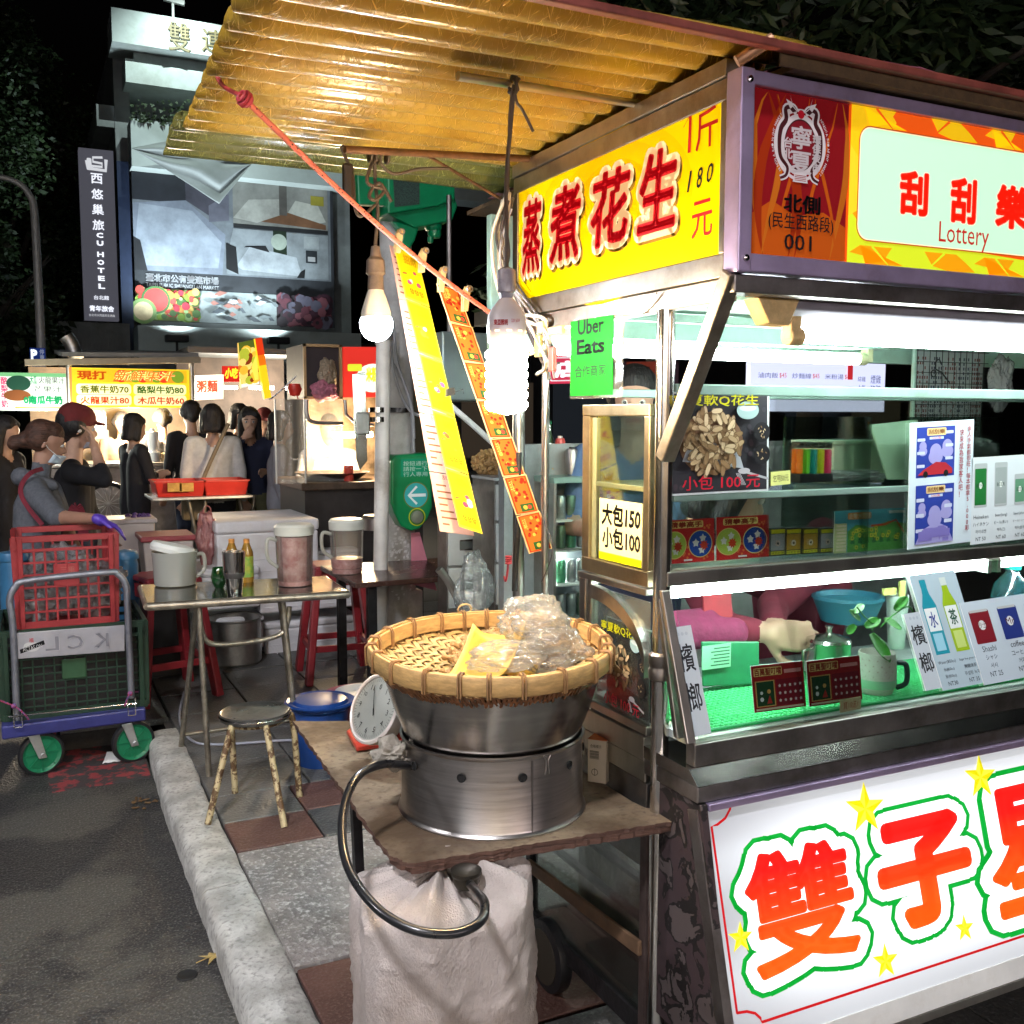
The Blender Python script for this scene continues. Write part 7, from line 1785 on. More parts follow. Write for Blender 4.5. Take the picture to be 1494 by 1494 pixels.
# poles, signal box
CPOLE = mat('worn_concrete_pole', (.46, .46, .45), .75, 0, .2, 7, .35, 50, grime=.35)
t = thing('concrete_pole', 'grey utility pole with remnants of stickers carrying the green crossing box', 'pole', (PZ(585, 1000, .1).x, 5.2, .1))
pc_ = PY(588, 900, 5.0); mb = MB(); mb.cyl((pc_.x, 5.05, .1), (PY(575, 250, 5.05).x, 5.05, 5.2), .088, .075, n=32); mb.build('pole_shaft', CPOLE, t, smooth=1)
mb = MB(); mb.bx(PY(596, 940, 4.96).x, PY(618, 940, 4.96).x, 4.96, 5.14, .1, PY(600, 862, 4.96).z); mb.build('pole_foot_box', CPOLE, t, bevel=.01)
rnd = random.Random(14)
mb = MB()
for i in range(70):
 px = rnd.uniform(566, 600); py = rnd.gauss(800, 14) if i < 46 else rnd.uniform(760, 880)
 a_ = (px-588)/26*1.1; q = Vector((pc_.x+.088*math.sin(a_)*.99, 5.05-.0885*math.cos(a_), PY(588, py, 4.96).z)); w = rnd.uniform(.004, .012); h = rnd.uniform(.006, .02); u = Vector((math.cos(a_), math.sin(a_), 0))
 mb.add([q-u*w, q+u*w*.6+Vector((0, 0, -.002)), q+u*w+Vector((0, 0, h)), q-u*w*.5+Vector((0, 0, h*.8))], [(0, 1, 2, 3)])
mb.build('sticker_scraps', mat('sticker_white', (.6, .6, .6), .6), t, kind='stuff')
wpx = PY(553, 800, 4.7)
t2 = thing('white_pole', 'slim white painted pole clamped beside the concrete pole', 'pole', (wpx.x, 4.7, .1))
mb = MB(); mb.cyl((wpx.x-.012, 4.7, .1), (PY(560, 500, 4.7).x, 4.7, PY(560, 492, 4.7).z), .036, n=24); mb.build('pole_shaft', mat('chipped_white_paint', (.72, .70, .66), .5, 0, .1, 8, .1, 40, grime=.4), t2, smooth=1)
mb = MB(); q = PY(562, 497, 4.7); mb.cyl(q, q+Vector((.0, 0, .1)), .037, n=20); mb.build('pole_joint', GALV, t2, smooth=1)
for py in (598, 612):
 mb = MB(); z_ = PY(560, py, 4.7).z; cx_ = wpx.x+.0
 mb.lathe((wpx.x, 4.7, z_), [(.038, -.012), (.041, -.012), (.041, .012), (.038, .012)], 24, cap=False)
 if py == 598: mb.lathe((pc_.x-.004, 5.05, z_), [(.084, -.012), (.088, -.012), (.088, .012), (.084, .012)], 28, cap=False); mb.bar((wpx.x+.03, 4.69, z_), (pc_.x+.02, 4.955, z_), .004, .024)
 mb.build('steel_band', STEEL2, t2, smooth=30)
mb = MB(); q = PY(528, 618, 4.66); mb.box(q, (.07, .05, .11)); mb.build('bracket_block', STEELD, t2, bevel=.008)
mb = MB(); mb.prism([PY(514, 546, 4.64), PY(533, 543, 4.64), PY(536, 672, 4.64), PY(525, 686, 4.64), PY(520, 670, 4.64)], (0, .004, 0)); mb.build('steel_strip', STEEL2, t2, bevel=.001)
for k_, pts in enumerate(([(548, 500), (566, 520), (590, 560), (600, 600), (603, 640), (604, 660)], [(570, 480), (574, 540), (592, 590), (612, 606), (640, 600)], [(574, 470), (580, 530), (600, 590), (604, 640)])):
 mb = MB(); mb.sweep(interp([PY(x, y, 4.93-.02*k_) for x, y in pts], 8), .008, 8); mb.build('grey_cable', mat('grey_cable', (.30, .31, .33), .5), t, smooth=1)
pk_ = [PY(600, 778, 4.9), PY(612, 776, 4.9), PY(624, 820, 4.9), PY(638, 862, 4.9), PY(600, 852, 4.9)]
mb = MB(); mb.prism(pk_, (0, .003, 0)); o = mb.build('pink_cloth', mat('pink_cloth', (.55, .20, .26), .7, 0, .1, 9)); tag(o, 'pink cloth pennant hanging below the green crossing box', 'cloth')
t = thing('crossing_button_box', 'green pedestrian push button box with white arrow on the pole', 'push button box', PY(600, 715, 4.85))
GB = mat('signal_green', (.0, .22, .07), .3, 0, .1, 9, coat=.4); yb_ = 4.84
def px_poly(L, y): return [PY(a, b, y) for a, b in L]
bodyp = [(571, 672), (577, 664), (624, 661), (630, 668), (631, 740), (624, 758), (612, 772), (600, 775), (586, 768), (576, 750), (571, 735)]
mb = MB(); mb.prism(px_poly(bodyp[::-1], yb_), (0, .11, 0)); mb.build('box_shell', GB, t, bevel=.01, bseg=3)
A = PY(571, 775, yb_-.001); W_ = (PY(631, 775, yb_)-PY(571, 775, yb_)).length; H_ = PY(571, 662, yb_).z-A.z
s = Sheet(A, (1, 0, 0), (0, 0, 1), W_, H_)
s.lay = .0006
s.rrect(.24, .70, .96, .93, .006, ink((20, 150, 110), .1))
for i in range(3): s.text(('按鈕通行', '請按一下', '行人專用')[i], .30, .87-.07*i-.03, .88, .91-.07*i-.01, ink((190, 225, 210)))
s.disc(.60, .455, .068, ink((130, 130, 60))); s.disc(.60, .455, .063, ink((60, 170, 170), .15)); AW = ink((222, 236, 236), .15)
s.rect(.42, .435, .84, .475, AW); s.line([(.62, .57), (.42, .455), (.62, .34)], .012, AW)
s.disc(.62, .17, .046, ink((200, 210, 40))); s.disc(.62, .17, .041, ink((60, 120, 60))); s.disc(.62, .17, .034, ink((128, 140, 112))); s.rect(.52, .165, .72, .18, ink((90, 110, 80)))
s.build('face_print', t)
mb = MB(); q = s.p(.62, .17); mb.lathe(q, [(.03, 0), (.03, .008), (.0, .012)], 24, (Vector((1, 0, 0)), Vector((0, 0, 1)), Vector((0, -1, 0)))); mb.build('push_button', mat('button_grey', (.22, .25, .19), .4, .3), t, smooth=30)
t = thing('signal_head', 'green pedestrian signal head seen from below behind the awning', 'traffic signal', PY(620, 300, 5.0))
SG = mat('signal_green_dark', (.0, .20, .075), .32, 0, .12, 8, coat=.3); y_ = 4.9
for poly, d0, dp, nm in (([(523, 298), (566, 300), (566, 240), (520, 240)], 0, .05, 'back_board'), ([(566, 312), (640, 300), (664, 290), (664, 262), (566, 250)], -.05, .26, 'signal_housing'), ([(566, 312), (606, 332), (660, 322), (668, 300), (664, 288), (566, 300)], -.02, .2, 'housing_base'), ([(572, 322), (612, 330), (606, 350), (594, 370), (580, 368), (588, 345)], 0, .05, 'bracket_arm'), ([(574, 262), (612, 262), (612, 298), (576, 302)], -.053, .003, 'grille')):
 mb = MB(); mb.prism(px_poly(poly, y_+d0), (0, dp, 0)); mb.build(nm, SG if nm != 'grille' else mat('signal_grille', (.02, .05, .04), .5, 0, .9, 200), t, bevel=.008 if nm != 'grille' else 0)
for (px, py, r_, h_) in ((632, 330, .045, .05), (634, 340, .035, .05), (628, 350, .015, .03), (655, 296, .03, .1)):
 q = PY(px, py, y_+.04); mb = MB(); mb.lathe(q, [(0, -h_*.6), (r_*.8, -h_*.5), (r_, -h_*.2), (r_, h_*.5), (0, h_*.6)], 20); mb.build('signal_cap', SG, t, smooth=30)
mb = MB(); mb.cyl(PY(590, 362, y_+.05), PY(586, 372, y_+.1), .02); mb.build('mount_stub', SG, t)
# cabinets between pole and stall
CAB = mat('steel_drawer_front', (.48, .50, .51), .36, .45, .1, 5, .05, 50, grime=.25)
def drawers(px0, px1, py0, y, d, nd, hpx, lb, rows):
 a = PY(px0, py0, y); b = PY(px1, py0, y); t = thing('drawer_cabinet', lb, 'cabinet', (a.x, y, .1)); zt_ = a.z
 mb = MB(); mb.bx(a.x, b.x, y+.006, y+d, .1, zt_-.012); mb.build('cabinet_body', STEELD, t)
 mb = MB(); mb.bx(a.x-.006, b.x+.006, y-.006, y+d, zt_-.011, zt_); mb.build('cabinet_top', CAB, t, bevel=.002)
 for i in range(nd):
  z1 = PY(px0, hpx[i], y).z; z0 = PY(px0, hpx[i+1], y).z; mb = MB(); mb.bx(a.x+.004, b.x-.004, y-.004, y+.005, z0+.005, z1-.005); dr = mb.build('drawer', CAB, t, bevel=.003)
  cx_ = (a.x+b.x)/2; zc_ = (z0+z1)/2+.01; w_ = .045; mb = MB(); mb.bx(cx_-w_, cx_+w_, y-.0055, y-.0045, zc_-.018, zc_+.018); mb.build('handle_recess', mat('recess_dark', (.12, .13, .13), .4, .6), dr)
  mb = MB(); mb.bar((cx_-w_, y-.008, zc_+.018), (cx_+w_, y-.008, zc_+.018), .006, .006); mb.bar((cx_-w_, y-.008, zc_-.018), (cx_+w_, y-.008, zc_-.018), .004, .004); mb.build('handle', STEEL2, dr)
 return t
drawers(722, 806, 697, 3.3, .2, 3, (705, 762, 822, 885), 'steel drawer cabinet standing just behind the bamboo tray', 3)
drawers(652, 718, 710, 3.55, .1, 3, (716, 772, 828, 890), 'darker steel drawer cabinet behind the hanging ticket strips', 3)
a = PY(808, 697, 3.1); b = PY(852, 697, 3.1); t = thing('drinks_fridge', 'small glass front fridge of cans behind the narrow side cabinet', 'fridge', (a.x, 3.1, .1))
mb = MB(); mb.bx(a.x+.012, b.x+.02, 3.3, 3.32, .12, a.z); mb.bx(a.x, b.x+.02, 3.1, 3.32, .1, .12); mb.bx(a.x, b.x+.02, 3.1, 3.32, a.z-.02, a.z); mb.build('fridge_case', MINTD, t)
mb = MB(); mb.bx(a.x, a.x+.011, 3.1, 3.3, .12, a.z-.02); mb.build('fridge_side', STEEL, t)
mb = MB(); mb.bx(a.x+.012, b.x+.02, 3.09, 3.093, .12, a.z-.02); mb.build('fridge_glass', GLASS, t)
can_n = 0
for k_, py in enumerate((757, 800, 850, 900)):
 z_ = PY(830, py, 3.15).z; mb = MB(); mb.bx(a.x+.012, b.x+.018, 3.11, 3.298, z_-.006, z_); mb.build('fridge_shelf', WHITEP, t)
 for j in range(3):
  cc = PY(818+j*15, py, 3.16); mb = MB(); c_ = ((.3, .32, .32), (.12, .2, .14), (.1, .35, .2), (.4, .4, .42))[(k_+j) % 4]
  mb.lathe((cc.x, 3.16, z_), [(0, .001), (.016, .002), (.0185, .01), (.0185, .075), (.015, .084), (0, .085)], 16); o = mb.build('drink_can', mat('can_%d' % ((k_+j) % 4), c_, .3, .6, .2, 20), smooth=35); tag(o, 'metal can on shelf %s of the small fridge, %s' % (('one', 'two', 'three', 'four')[k_], ('left', 'middle', 'right')[j]), 'can', 'cans in the small fridge')
lamp_pt('fridge_light', ((a.x+b.x)/2, 3.2, 1.1), 1.2, (.9, 1, .95), t, .02)
def bagnut(px, py, r, lb, seed, y):
 c = PY(px, py, y); t = thing('peanut_bag', lb, 'bag', c)
 c0 = crumple('bag_film', (0, 0, 0), r, seed, BAG, amp=.35, parent=t); 
 rn = random.Random(seed); mb = MB(); 
 for i in range(150):
  d = Vector((rn.gauss(0, 1), rn.gauss(0, 1)*.8, rn.gauss(0, .8))).normalized()*.8; q = c+Vector((d.x*r[0]*.92, d.y*r[1]*.9, d.z*r[2]*.6-r[2]*.3)); u = Vector((rn.uniform(-1, 1), rn.uniform(-1, 1), rn.uniform(-.5, .5))).normalized(); w = u.orthogonal().normalized(); mb.ball(q, (.02, .009, .009), 7, 5, (u, w, u.cross(w)))
 mb.ball(c-Vector((0, 0, r[2]*.3)), (r[0]*.72, r[1]*.7, r[2]*.45), 14, 8)
 mb.build('peanut_fill', PNUT, t, smooth=1, kind='stuff')
bagnut(720, 664, (.10, .09, .10), 'big clear bag of peanuts on the darker drawer cabinet, behind the bulb', 3, 3.5)
bagnut(790, 682, (.06, .06, .05), 'small clear bag of peanuts on the steel cabinet, right of the rear post', 6, 3.3)
def bottle(px, py0, py1, w, y, m, lb, capm=None, cat='bottle'):
 a = PY(px, py1, y); h = PY(px, py0, y).z-a.z; r_ = w/2*(y/.9)/FPX; t = thing(cat.replace(' ', '_'), lb, cat, a)
 if cat == 'bottle': ring(a, [(0, 0), (r_, 0), (r_, h*.55), (r_*.9, h*.62), (r_*.4, h*.78), (r_*.36, h*.94), (0, h*.94)], 'bottle_body', m, t, 20)
 else: ring(a, [(0, 0), (r_, 0), (r_*1.02, h*.04), (r_*1.02, h*.86), (r_*.8, h*.94), (0, h*.94)], 'flask_body', m, t, 20)
 ring(a+Vector((0, 0, h*.94)), [(r_*.45, 0), (r_*.45, h*.06), (0, h*.06)], 'cap', capm or m, t, 16)
bottle(801, 614, 692, 17, 3.35, thin('green_bottle_glass', (.2, .4, .2), .15, .05, .4, 0, 3, (.1, .2, .08), .5), 'green glass bottle on the steel cabinet', GREENP)
bottle(817, 636, 692, 15, 3.3, mat('red_can_body', (.5, .06, .05), .35), 'red and white canister next to the green bottle', WHITEP, 'canister')
bottle(834, 652, 692, 19, 3.2, STEELD, 'grey steel flask next to the red canister', BLACK, 'flask')
a = PY(645, 585, 4.2); b = PY(738, 487, 4.2); mb = MB(); mb.bx(a.x, b.x, 4.2, 4.5, a.z, b.z); o = mb.build('hanging_steel_box', mat('mint_grey_steel', (.30, .38, .37), .35, .5, .1, 4), bevel=.01); tag(o, 'grey green steel box hanging behind the ticket strips', 'box')
mb = MB(); mb.cyl((a.x+.1, 4.35, b.z), (a.x+.1, 4.35, 2.6), .012); mb.build('hanger_rod', STEELD, o)
o = crumple('clear_bag', PY(692, 862, 3.15), (.055, .05, .12), 8, thin('grey_clear_film', (.92, .95, .96), .1, .12, .45, 1.0, 30, (.6, .66, .68), .2), amp=.45); tag(o, 'clear plastic bag hanging in front of the darker cabinet', 'bag')
mb = MB(); mb.sweep(interp([PY(640, 830, 3.2), PY(655, 850, 3.2), PY(672, 885, 3.2), PY(676, 915, 3.2)], 6), .014, 10); mb.cyl(PY(676, 915, 3.2), Vector((PY(676, 915, 3.2).x, 3.2, .1)), .014); o = mb.build('bent_steel_tube', STEEL, smooth=1); tag(o, 'bent steel tube frame rising beside the concrete pole', 'tube')
mb = MB(); mb.sweep(interp([PY(655, 590, 3.6), PY(690, 620, 3.6), PY(712, 640, 3.6), PY(730, 655, 3.6)], 5), .012, 8); o = mb.build('diagonal_tube', WHITEP, smooth=1); tag(o, 'pale tube running diagonally behind the ticket strips', 'tube')
# cord with ticket strips
c0 = PZ(314, 104, ZRF); c1 = PZ(316, 112, ZRF-.01); k0 = PZ(352, 140, 2.20)
cE = PX(765, 490, XS+.01)
t = thing('elastic_cord', 'red elastic cord with black flecks stretched from awning corner to the stall', 'cord', k0)
mb = MB(); mb.sweep(interp([c0, PZ(325, 125, 2.25), k0], 6), .0045, 8); mb.build('hook_end', mat('red_hook', (.35, .03, .03), .5), t, smooth=1)
mb = MB()
dd = (cE-k0).normalized(); nv = dd.orthogonal().normalized(); bv = dd.cross(nv)
for i in range(4): mb.sweep([k0+dd*(.006*i)+(nv*math.cos(j/12*2*PI)+bv*math.sin(j/12*2*PI))*(.014 if i in (1, 2) else .010) for j in range(12)], .0032, 6, closed=True)
mb.build('cord_coil', mat('red_coil', (.40, .03, .05), .5), t, smooth=1)
def cordm():
 m, t_, b = nmat('flecked_cord'); L = t_.links
 g = t_.nodes.new('ShaderNodeTexCoord'); n = t_.nodes.new('ShaderNodeTexChecker'); n.inputs['Scale'].default_value = 150; n.inputs[1].default_value = (.62, .14, .10, 1); n.inputs[2].default_value = (.56, .12, .09, 1)
 v = t_.nodes.new('ShaderNodeTexVoronoi'); v.inputs['Scale'].default_value = 130; L.new(g.outputs['Object'], v.inputs[0])
 r = t_.nodes.new('ShaderNodeValToRGB'); r.color_ramp.interpolation = 'CONSTANT'; r.color_ramp.elements[0].color = (.03, .01, .01, 1); r.color_ramp.elements[1].position = .26; r.color_ramp.elements[1].color = (.62, .15, .11, 1)
 L.new(v.outputs['Distance'], r.inputs[0]); L.new(r.outputs[0], b.inputs['Base Color']); b.inputs['Roughness'].default_value = .7; return m
def cordp(u): 
 q = k0.lerp(cE, u); q.z -= .03*math.sin(PI*u); return q
mb = MB(); mb.sweep([cordp(i/40) for i in range(41)], .0058, 10); mb.build('cord_rope', cordm(), t, smooth=1)
def strip(name, lb, ptop, pbot, wpx0, ncard, cols, d0, d1, back=None):
 """folded strip of tickets, hung from the cord and blown aside"""
 T0, T1 = ptop; B0, B1 = pbot
 A, B, C_, D = ap(*B0, d1), ap(*B1, d1+.02), ap(*T1, d0+.04), ap(*T0, d0)
 t = thing(name, lb, 'ticket strip', D)
 for i in range(ncard):
  v0, v1 = i/ncard, (i+1)/ncard-.004
  P_ = lambda u, v: (A.lerp(D, v)).lerp(B.lerp(C_, v), u)+Vector((0, -.006 if (i % 2) else .0, 0))*(1-abs(2*(v-v0)*ncard-1))
  o_ = P_(0, v0); s = Sheet(o_, P_(1, v0)-o_, P_(0, v1)-o_, (P_(1, v0)-o_).length, (P_(0, v1)-o_).length)
  s.base(cols['base'], .0012); cols['draw'](s, i); s.build('ticket', t)
 return t
YS_ = ink((252, 214, 12), .05); YS3 = ink((252, 236, 70), .05)  # tickets given a slight glow, put into the print colour
def draw_y(s, i):
 rn = random.Random(i); s.rect(.06, .04, .94, .96, YS_)
 for k_ in range(5): s.disc(rn.uniform(.3, .75), rn.uniform(.35, .65), rn.uniform(.004, .009), ink(rn.choice([(220, 90, 40), (240, 240, 220), (190, 70, 110), (250, 160, 40)])), n=10)
 s.text('招財', .3, .72, .85, .9, ink((226, 170, 20)), bold=.04); s.text('發發發', .25, .12, .85, .24, ink((222, 120, 20)), bold=.02); s.line([(.12, .5), (.3, .52)], .004, ink((200, 80, 60)))
def draw_p(s, i):
 for k_ in range(7): s.rect(.12, .12+.11*k_, .12+.5*((k_*37+i*13) % 10)/10+.2, .15+.11*k_, ink((150, 90, 60)))
 s.text('刮刮樂', .35, .9, .8, .98, ink((120, 60, 50)))
def draw_r(s, i):
 rn = random.Random(i+30); s.rect(.05, .02, .95, .98, ink((214, 66, 20), .02)); s.rect(.12, .05, .88, .95, ink((236, 120, 40), .02))
 for k_ in range(16): s.disc(rn.uniform(.2, .85), rn.uniform(.30, .9), rn.uniform(.003, .006), ink(rn.choice([(226, 40, 20), (250, 200, 90), (170, 30, 20)])), n=8)
 s.rect(.3, .06, .85, .26, ink((50, 100, 50))); s.disc(.5, .16, .006, ink((236, 190, 80)), n=10); s.disc(.68, .16, .006, ink((220, 70, 60)), n=10); s.text('幸運', .15, .6, .3, .9, ink((250, 220, 120)))
PKS = mat('pink_ticket_back', (.62, .32, .24), .5, 0, .04); 
sa_ = strip('ticket_strip', 'long pinkish strip of lottery ticket backs with print, hanging behind the yellow strip', ((568, 356), (596, 366)), ((642, 775), (692, 782)), 0, 5, {'base': PKS, 'draw': draw_p}, 2.72, 2.55)
sb_ = strip('ticket_strip', 'bright yellow strip of lottery tickets hanging from the red cord', ((574, 357), (609, 372)), ((670, 768), (704, 779)), 0, 5, {'base': mat('yellow_ticket', (.80, .62, .03), .4, 0, .03), 'draw': draw_y}, 2.70, 2.50)
sc_2 = strip('ticket_strip', 'orange red strip of lottery tickets with pale edge hanging next to the spiral lamp', ((636, 412), (668, 424)), ((772, 808), (806, 800)), 0, 7, {'base': mat('cream_ticket', (.80, .58, .30), .4, 0, .03), 'draw': draw_r}, 2.60, 2.62)
PEG = mat('wooden_peg', (.50, .30, .12), .55, 0, .2, 40)
for px, py, d, lb in ((580, 350, 2.69, 'wooden peg at the left end of the yellow ticket strip'), (615, 378, 2.66, 'wooden peg at the right end of the yellow ticket strip'), (643, 406, 2.6, 'wooden peg at the left end of the orange ticket strip'), (678, 434, 2.58, 'wooden peg at the right end of the orange ticket strip')):
 q = ap(px, py, d); t = thing('clothes_peg', lb, 'peg', q, 'wooden pegs on the red cord')
 for sg in (-1, 1): 
  mb = MB(); mb.prism([q+Vector((-.008, sg*.004, -.035)), q+Vector((.006, sg*.004, -.035)), q+Vector((.012, sg*.006, .01)), q+Vector((.014, sg*.007, .028)), q+Vector((.004, sg*.007, .03)), q+Vector((-.006, sg*.006, .012))], (0, .004*sg, 0)); mb.build('peg_half', PEG, t, bevel=.001)
 mb = MB(); mb.sweep([q+Vector((.009+.007*math.cos(j/10*2*PI), -.012, .021+.007*math.sin(j/10*2*PI))) for j in range(10)], .002, 6, closed=True); mb.build('peg_spring', STEELD, t)
q = ap(658, 572, 2.6); mb = MB(); mb.prism([q+Vector((-.012, 0, -.012)), q+Vector((.012, 0, -.006)), q+Vector((.010, 0, .012)), q+Vector((-.010, 0, .008))], (0, .012, 0)); mb.sweep([q+Vector((.01, 0, 0)), q+Vector((.034, 0, .008)), q+Vector((.034, 0, -.004))], .0012, 5); o = mb.build('binder_clip', BLACK); tag(o, 'black binder clip on the edge of the yellow ticket strip', 'clip')
q = PX(742, 828, XS-.02); mb = MB(); mb.sweep(interp([q+Vector((0, 0, .03)), q+Vector((0, .004, .0)), q+Vector((0, .012, -.03)), q+Vector((0, .02, -.04)), q+Vector((0, .028, -.028))], 5), .003, 8)
for i in range(4): mb.sweep([q+Vector((.008*math.cos(j/8*2*PI), .008*math.sin(j/8*2*PI), .012+.006*i)) for j in range(8)], .0025, 6, closed=True)
o = mb.build('red_cord_hook', _mc['red_coil'], smooth=1); tag(o, 'small red hook end of elastic cord by the rear post of the stall', 'hook')
mb = MB(); mb.sweep(interp([PX(757, 660, XS-.03), PX(756, 760, XS-.03), PX(752, 820, XS-.03), PX(751, 862, XS-.03)], 5), .008, 10); o = mb.build('black_umbrella_shaft', BLACK, smooth=1); tag(o, 'thin black shaft hanging along the rear post of the stall', 'shaft')
rnd = random.Random(3)
CW = [mat('ivory_wire', (.55, .48, .38), .5), mat('dark_wire', (.06, .05, .05), .5), mat('grey_wire', (.28, .26, .28), .5)]
wt = thing('wire_tangle', 'tangle of wires and junction blocks at the rear corner of the sign box', 'wires', PX(745, 340, XS-.02))
for i in range(11):
 a0 = PX(735+rnd.uniform(-6, 14), 275+rnd.uniform(0, 30), XS-.02-.01*i*.3); a1 = PX(728+rnd.uniform(-12, 16), 330+rnd.uniform(-20, 30), XS-.03-.004*i); a2 = PX(738+rnd.uniform(-6, 12), 420+rnd.uniform(-20, 30), XS-.02); a3 = PX(770+rnd.uniform(-8, 30), 480+rnd.uniform(-20, 40), XS-.015); a4 = PX(800+rnd.uniform(-20, 20), 520+rnd.uniform(-30, 40), XS+.02)
 mb = MB(); mb.sweep(interp([a0, a1, a2, a3, a4], 8), .0034 if i % 3 else .005, 6); mb.build('wire', CW[i % 3], wt, smooth=1)
for px, py, w, h, m_ in ((786, 505, .03, .055, mat('amber_block', (.5, .36, .12), .4)), (806, 524, .026, .06, mat('red_tag', (.55, .10, .08), .4)), (812, 482, .07, .02, CREAM), (790, 478, .03, .03, CREAM)):
 q = PX(px, py, XS-.015); mb = MB(); mb.box(q, (.012, w, h)); mb.build('junction_block', m_, wt, bevel=.003)
mb = MB(); mb.sweep(interp([PX(801, 560, XS-.01), PX(795, 640, XS-.01), PX(790, 740, XS-.01), PX(806, 800, XS-.01), PX(790, 850, XS-.01)], 8), .0016, 5); mb.build('wire', CW[1], wt)
uy = 1.98
A = PX(833, 578, XS-.01); B = PX(894, 587, XS-.01); D = PX(830, 470, XS-.01)
s = Sheet(Vector((XS-.012, A.y, A.z)), (0, -1, 0), (0, 0, 1), A.y-PX(894, 500, XS-.012).y, D.z-A.z)
GF = mat('delivery_green', (.002, .20, .006), .6, 0, .06, 6, .08, 12, spec=.15)
s.base(GF, .0015); K_ = ink((18, 30, 22))
s.text('Uber', .18, .80, .80, 1.0-.0, K_, bold=.025); s.text('Eats', .16, .54, .82, .74, K_, bold=.03); s.text('合作商家', .12, .24, .86, .40, K_, bold=.008)
fl_ = s.build('delivery_sign_sheet'); tag(fl_, 'green Uber Eats sheet sign in a clear sleeve tied under the yellow peanut sign', 'sign')
mb = MB(); mb.grid(lambda u, v: s.p(-.05+1.25*u, -.04+1.06*v, -12+3*math.sin(u*7+v*3)), 14, 12); mb.build('clear_sleeve', FILM, fl_, smooth=1)
mb = MB(); mb.sweep(interp([s.p(1.05, .98), PX(912, 462, XS-.005), PX(935, 455, XS-.005), PX(958, 428, XS-.005)], 6), .0022, 6); mb.sweep(interp([PX(912, 462, XS-.01), PX(908, 490, XS-.01), PX(912, 508, XS-.01), PX(920, 506, XS-.01)], 5), .002, 6); mb.build('tie_cord', CW[0], fl_, smooth=1)
# people
import numpy as np
SKIN = mat('skin', (.50, .30, .21), .5, 0, .06, 20); SKIN2 = mat('skin_tanned', (.40, .22, .15), .5, 0, .06, 20)
HAIRB = mat('black_hair', (.012, .010, .010), .6, 0, .5, 60, .8, 120, stretch=(1, 1, .15)); HAIRR = mat('brown_hair', (.07, .03, .018), .6, 0, .6, 50, .8, 120, stretch=(.15, 1, 1))
def cloth(n, c, v=.12): return mat(n, c, .85, 0, v, 14, .9, 9)
def fuse(name, prims, parent, vox, smooth_it=4, label=None):
 """prims: (p0, p1, r0, r1, material); capsules grown together into one skin, each face taking the nearest limb's material"""
 mb = MB()
 for (a, b, r0, r1, m) in prims:
  a = Vector(a); b = Vector(b)
  mb.ball(a, r0, 14, 9); mb.ball(b, r1, 14, 9)
  if (b-a).length > 1e-4: mb.sweep([a, b], [r0, r1], 14)
 me = bpy.data.meshes.new('tmp'); me.from_pydata(mb.v, [], mb.f); o = bpy.data.objects.new('tmp', me); COL.objects.link(o)
 q = o.modifiers.new('r', 'REMESH'); q.mode = 'VOXEL'; q.voxel_size = vox; q.use_smooth_shade = True
 q = o.modifiers.new('s', 'SMOOTH'); q.factor = .5; q.iterations = smooth_it
 dg = bpy.context.evaluated_depsgraph_get(); m2 = bpy.data.meshes.new_from_object(o.evaluated_get(dg)); bpy.data.objects.remove(o)
 n = len(m2.polygons); ctr = np.empty(n*3); m2.polygons.foreach_get('center', ctr); ctr = ctr.reshape(-1, 3)
 best = np.full(n, 1e9); idx = np.zeros(n, int); mats = []
 for (a, b, r0, r1, m) in prims:
  if m not in mats: mats.append(m)
  a = np.array(a); d = np.array(b)-a; l2 = max(1e-9, d@d); t = np.clip((ctr-a)@d/l2, 0, 1)
  ds = np.linalg.norm(ctr-(a+t[:, None]*d), axis=1)-(r0+(r1-r0)*t)
  w = ds < best; best[w] = ds[w]; idx[w] = mats.index(m)
 m2.materials.clear()
 for m in mats: m2.materials.append(m)
 m2.polygons.foreach_set('material_index', idx.astype(int).tolist()); m2.polygons.foreach_set('use_smooth', [True]*n); m2.name = name
 o = bpy.data.objects.new(name, m2); COL.objects.link(o)
 if parent: o.parent = parent; o.matrix_parent_inverse = pinv(parent)
 if label: o['label'] = label
 return o
def V3(*a): return Vector(a)
def head(c, f, k, skin, pr):
 """skull, jaw, nose, ears, lips about centre c facing f"""
 up = V3(0, 0, 1); f = f.normalized(); r = f.cross(up).normalized(); up = r.cross(f)
 P = lambda x, y, z: c+(r*x+f*y+up*z)*k
 pr += [(P(0, -.02, .035), P(0, .015, .03), .082*k, .078*k, skin), (P(0, .03, -.02), P(0, .045, -.06), .062*k, .045*k, skin), (P(0, .05, -.075), P(0, .062, -.085), .026*k, .022*k, skin),
           (P(0, .085, .012), P(0, .105, -.018), .010*k, .015*k, skin), (P(-.016, .092, -.026), P(.016, .092, -.026), .009*k, .009*k, skin), (P(-.018, .088, -.052), P(.018, .088, -.052), .009*k, .009*k, mat('lip', (.36, .12, .10), .4)),
           (P(-.081, -.005, .0), P(-.084, -.012, -.02), .014*k, .010*k, skin), (P(.081, -.005, .0), P(.084, -.012, -.02), .014*k, .010*k, skin), (P(-.03, .075, .03), P(.03, .075, .03), .02*k, .02*k, skin)]
 return P
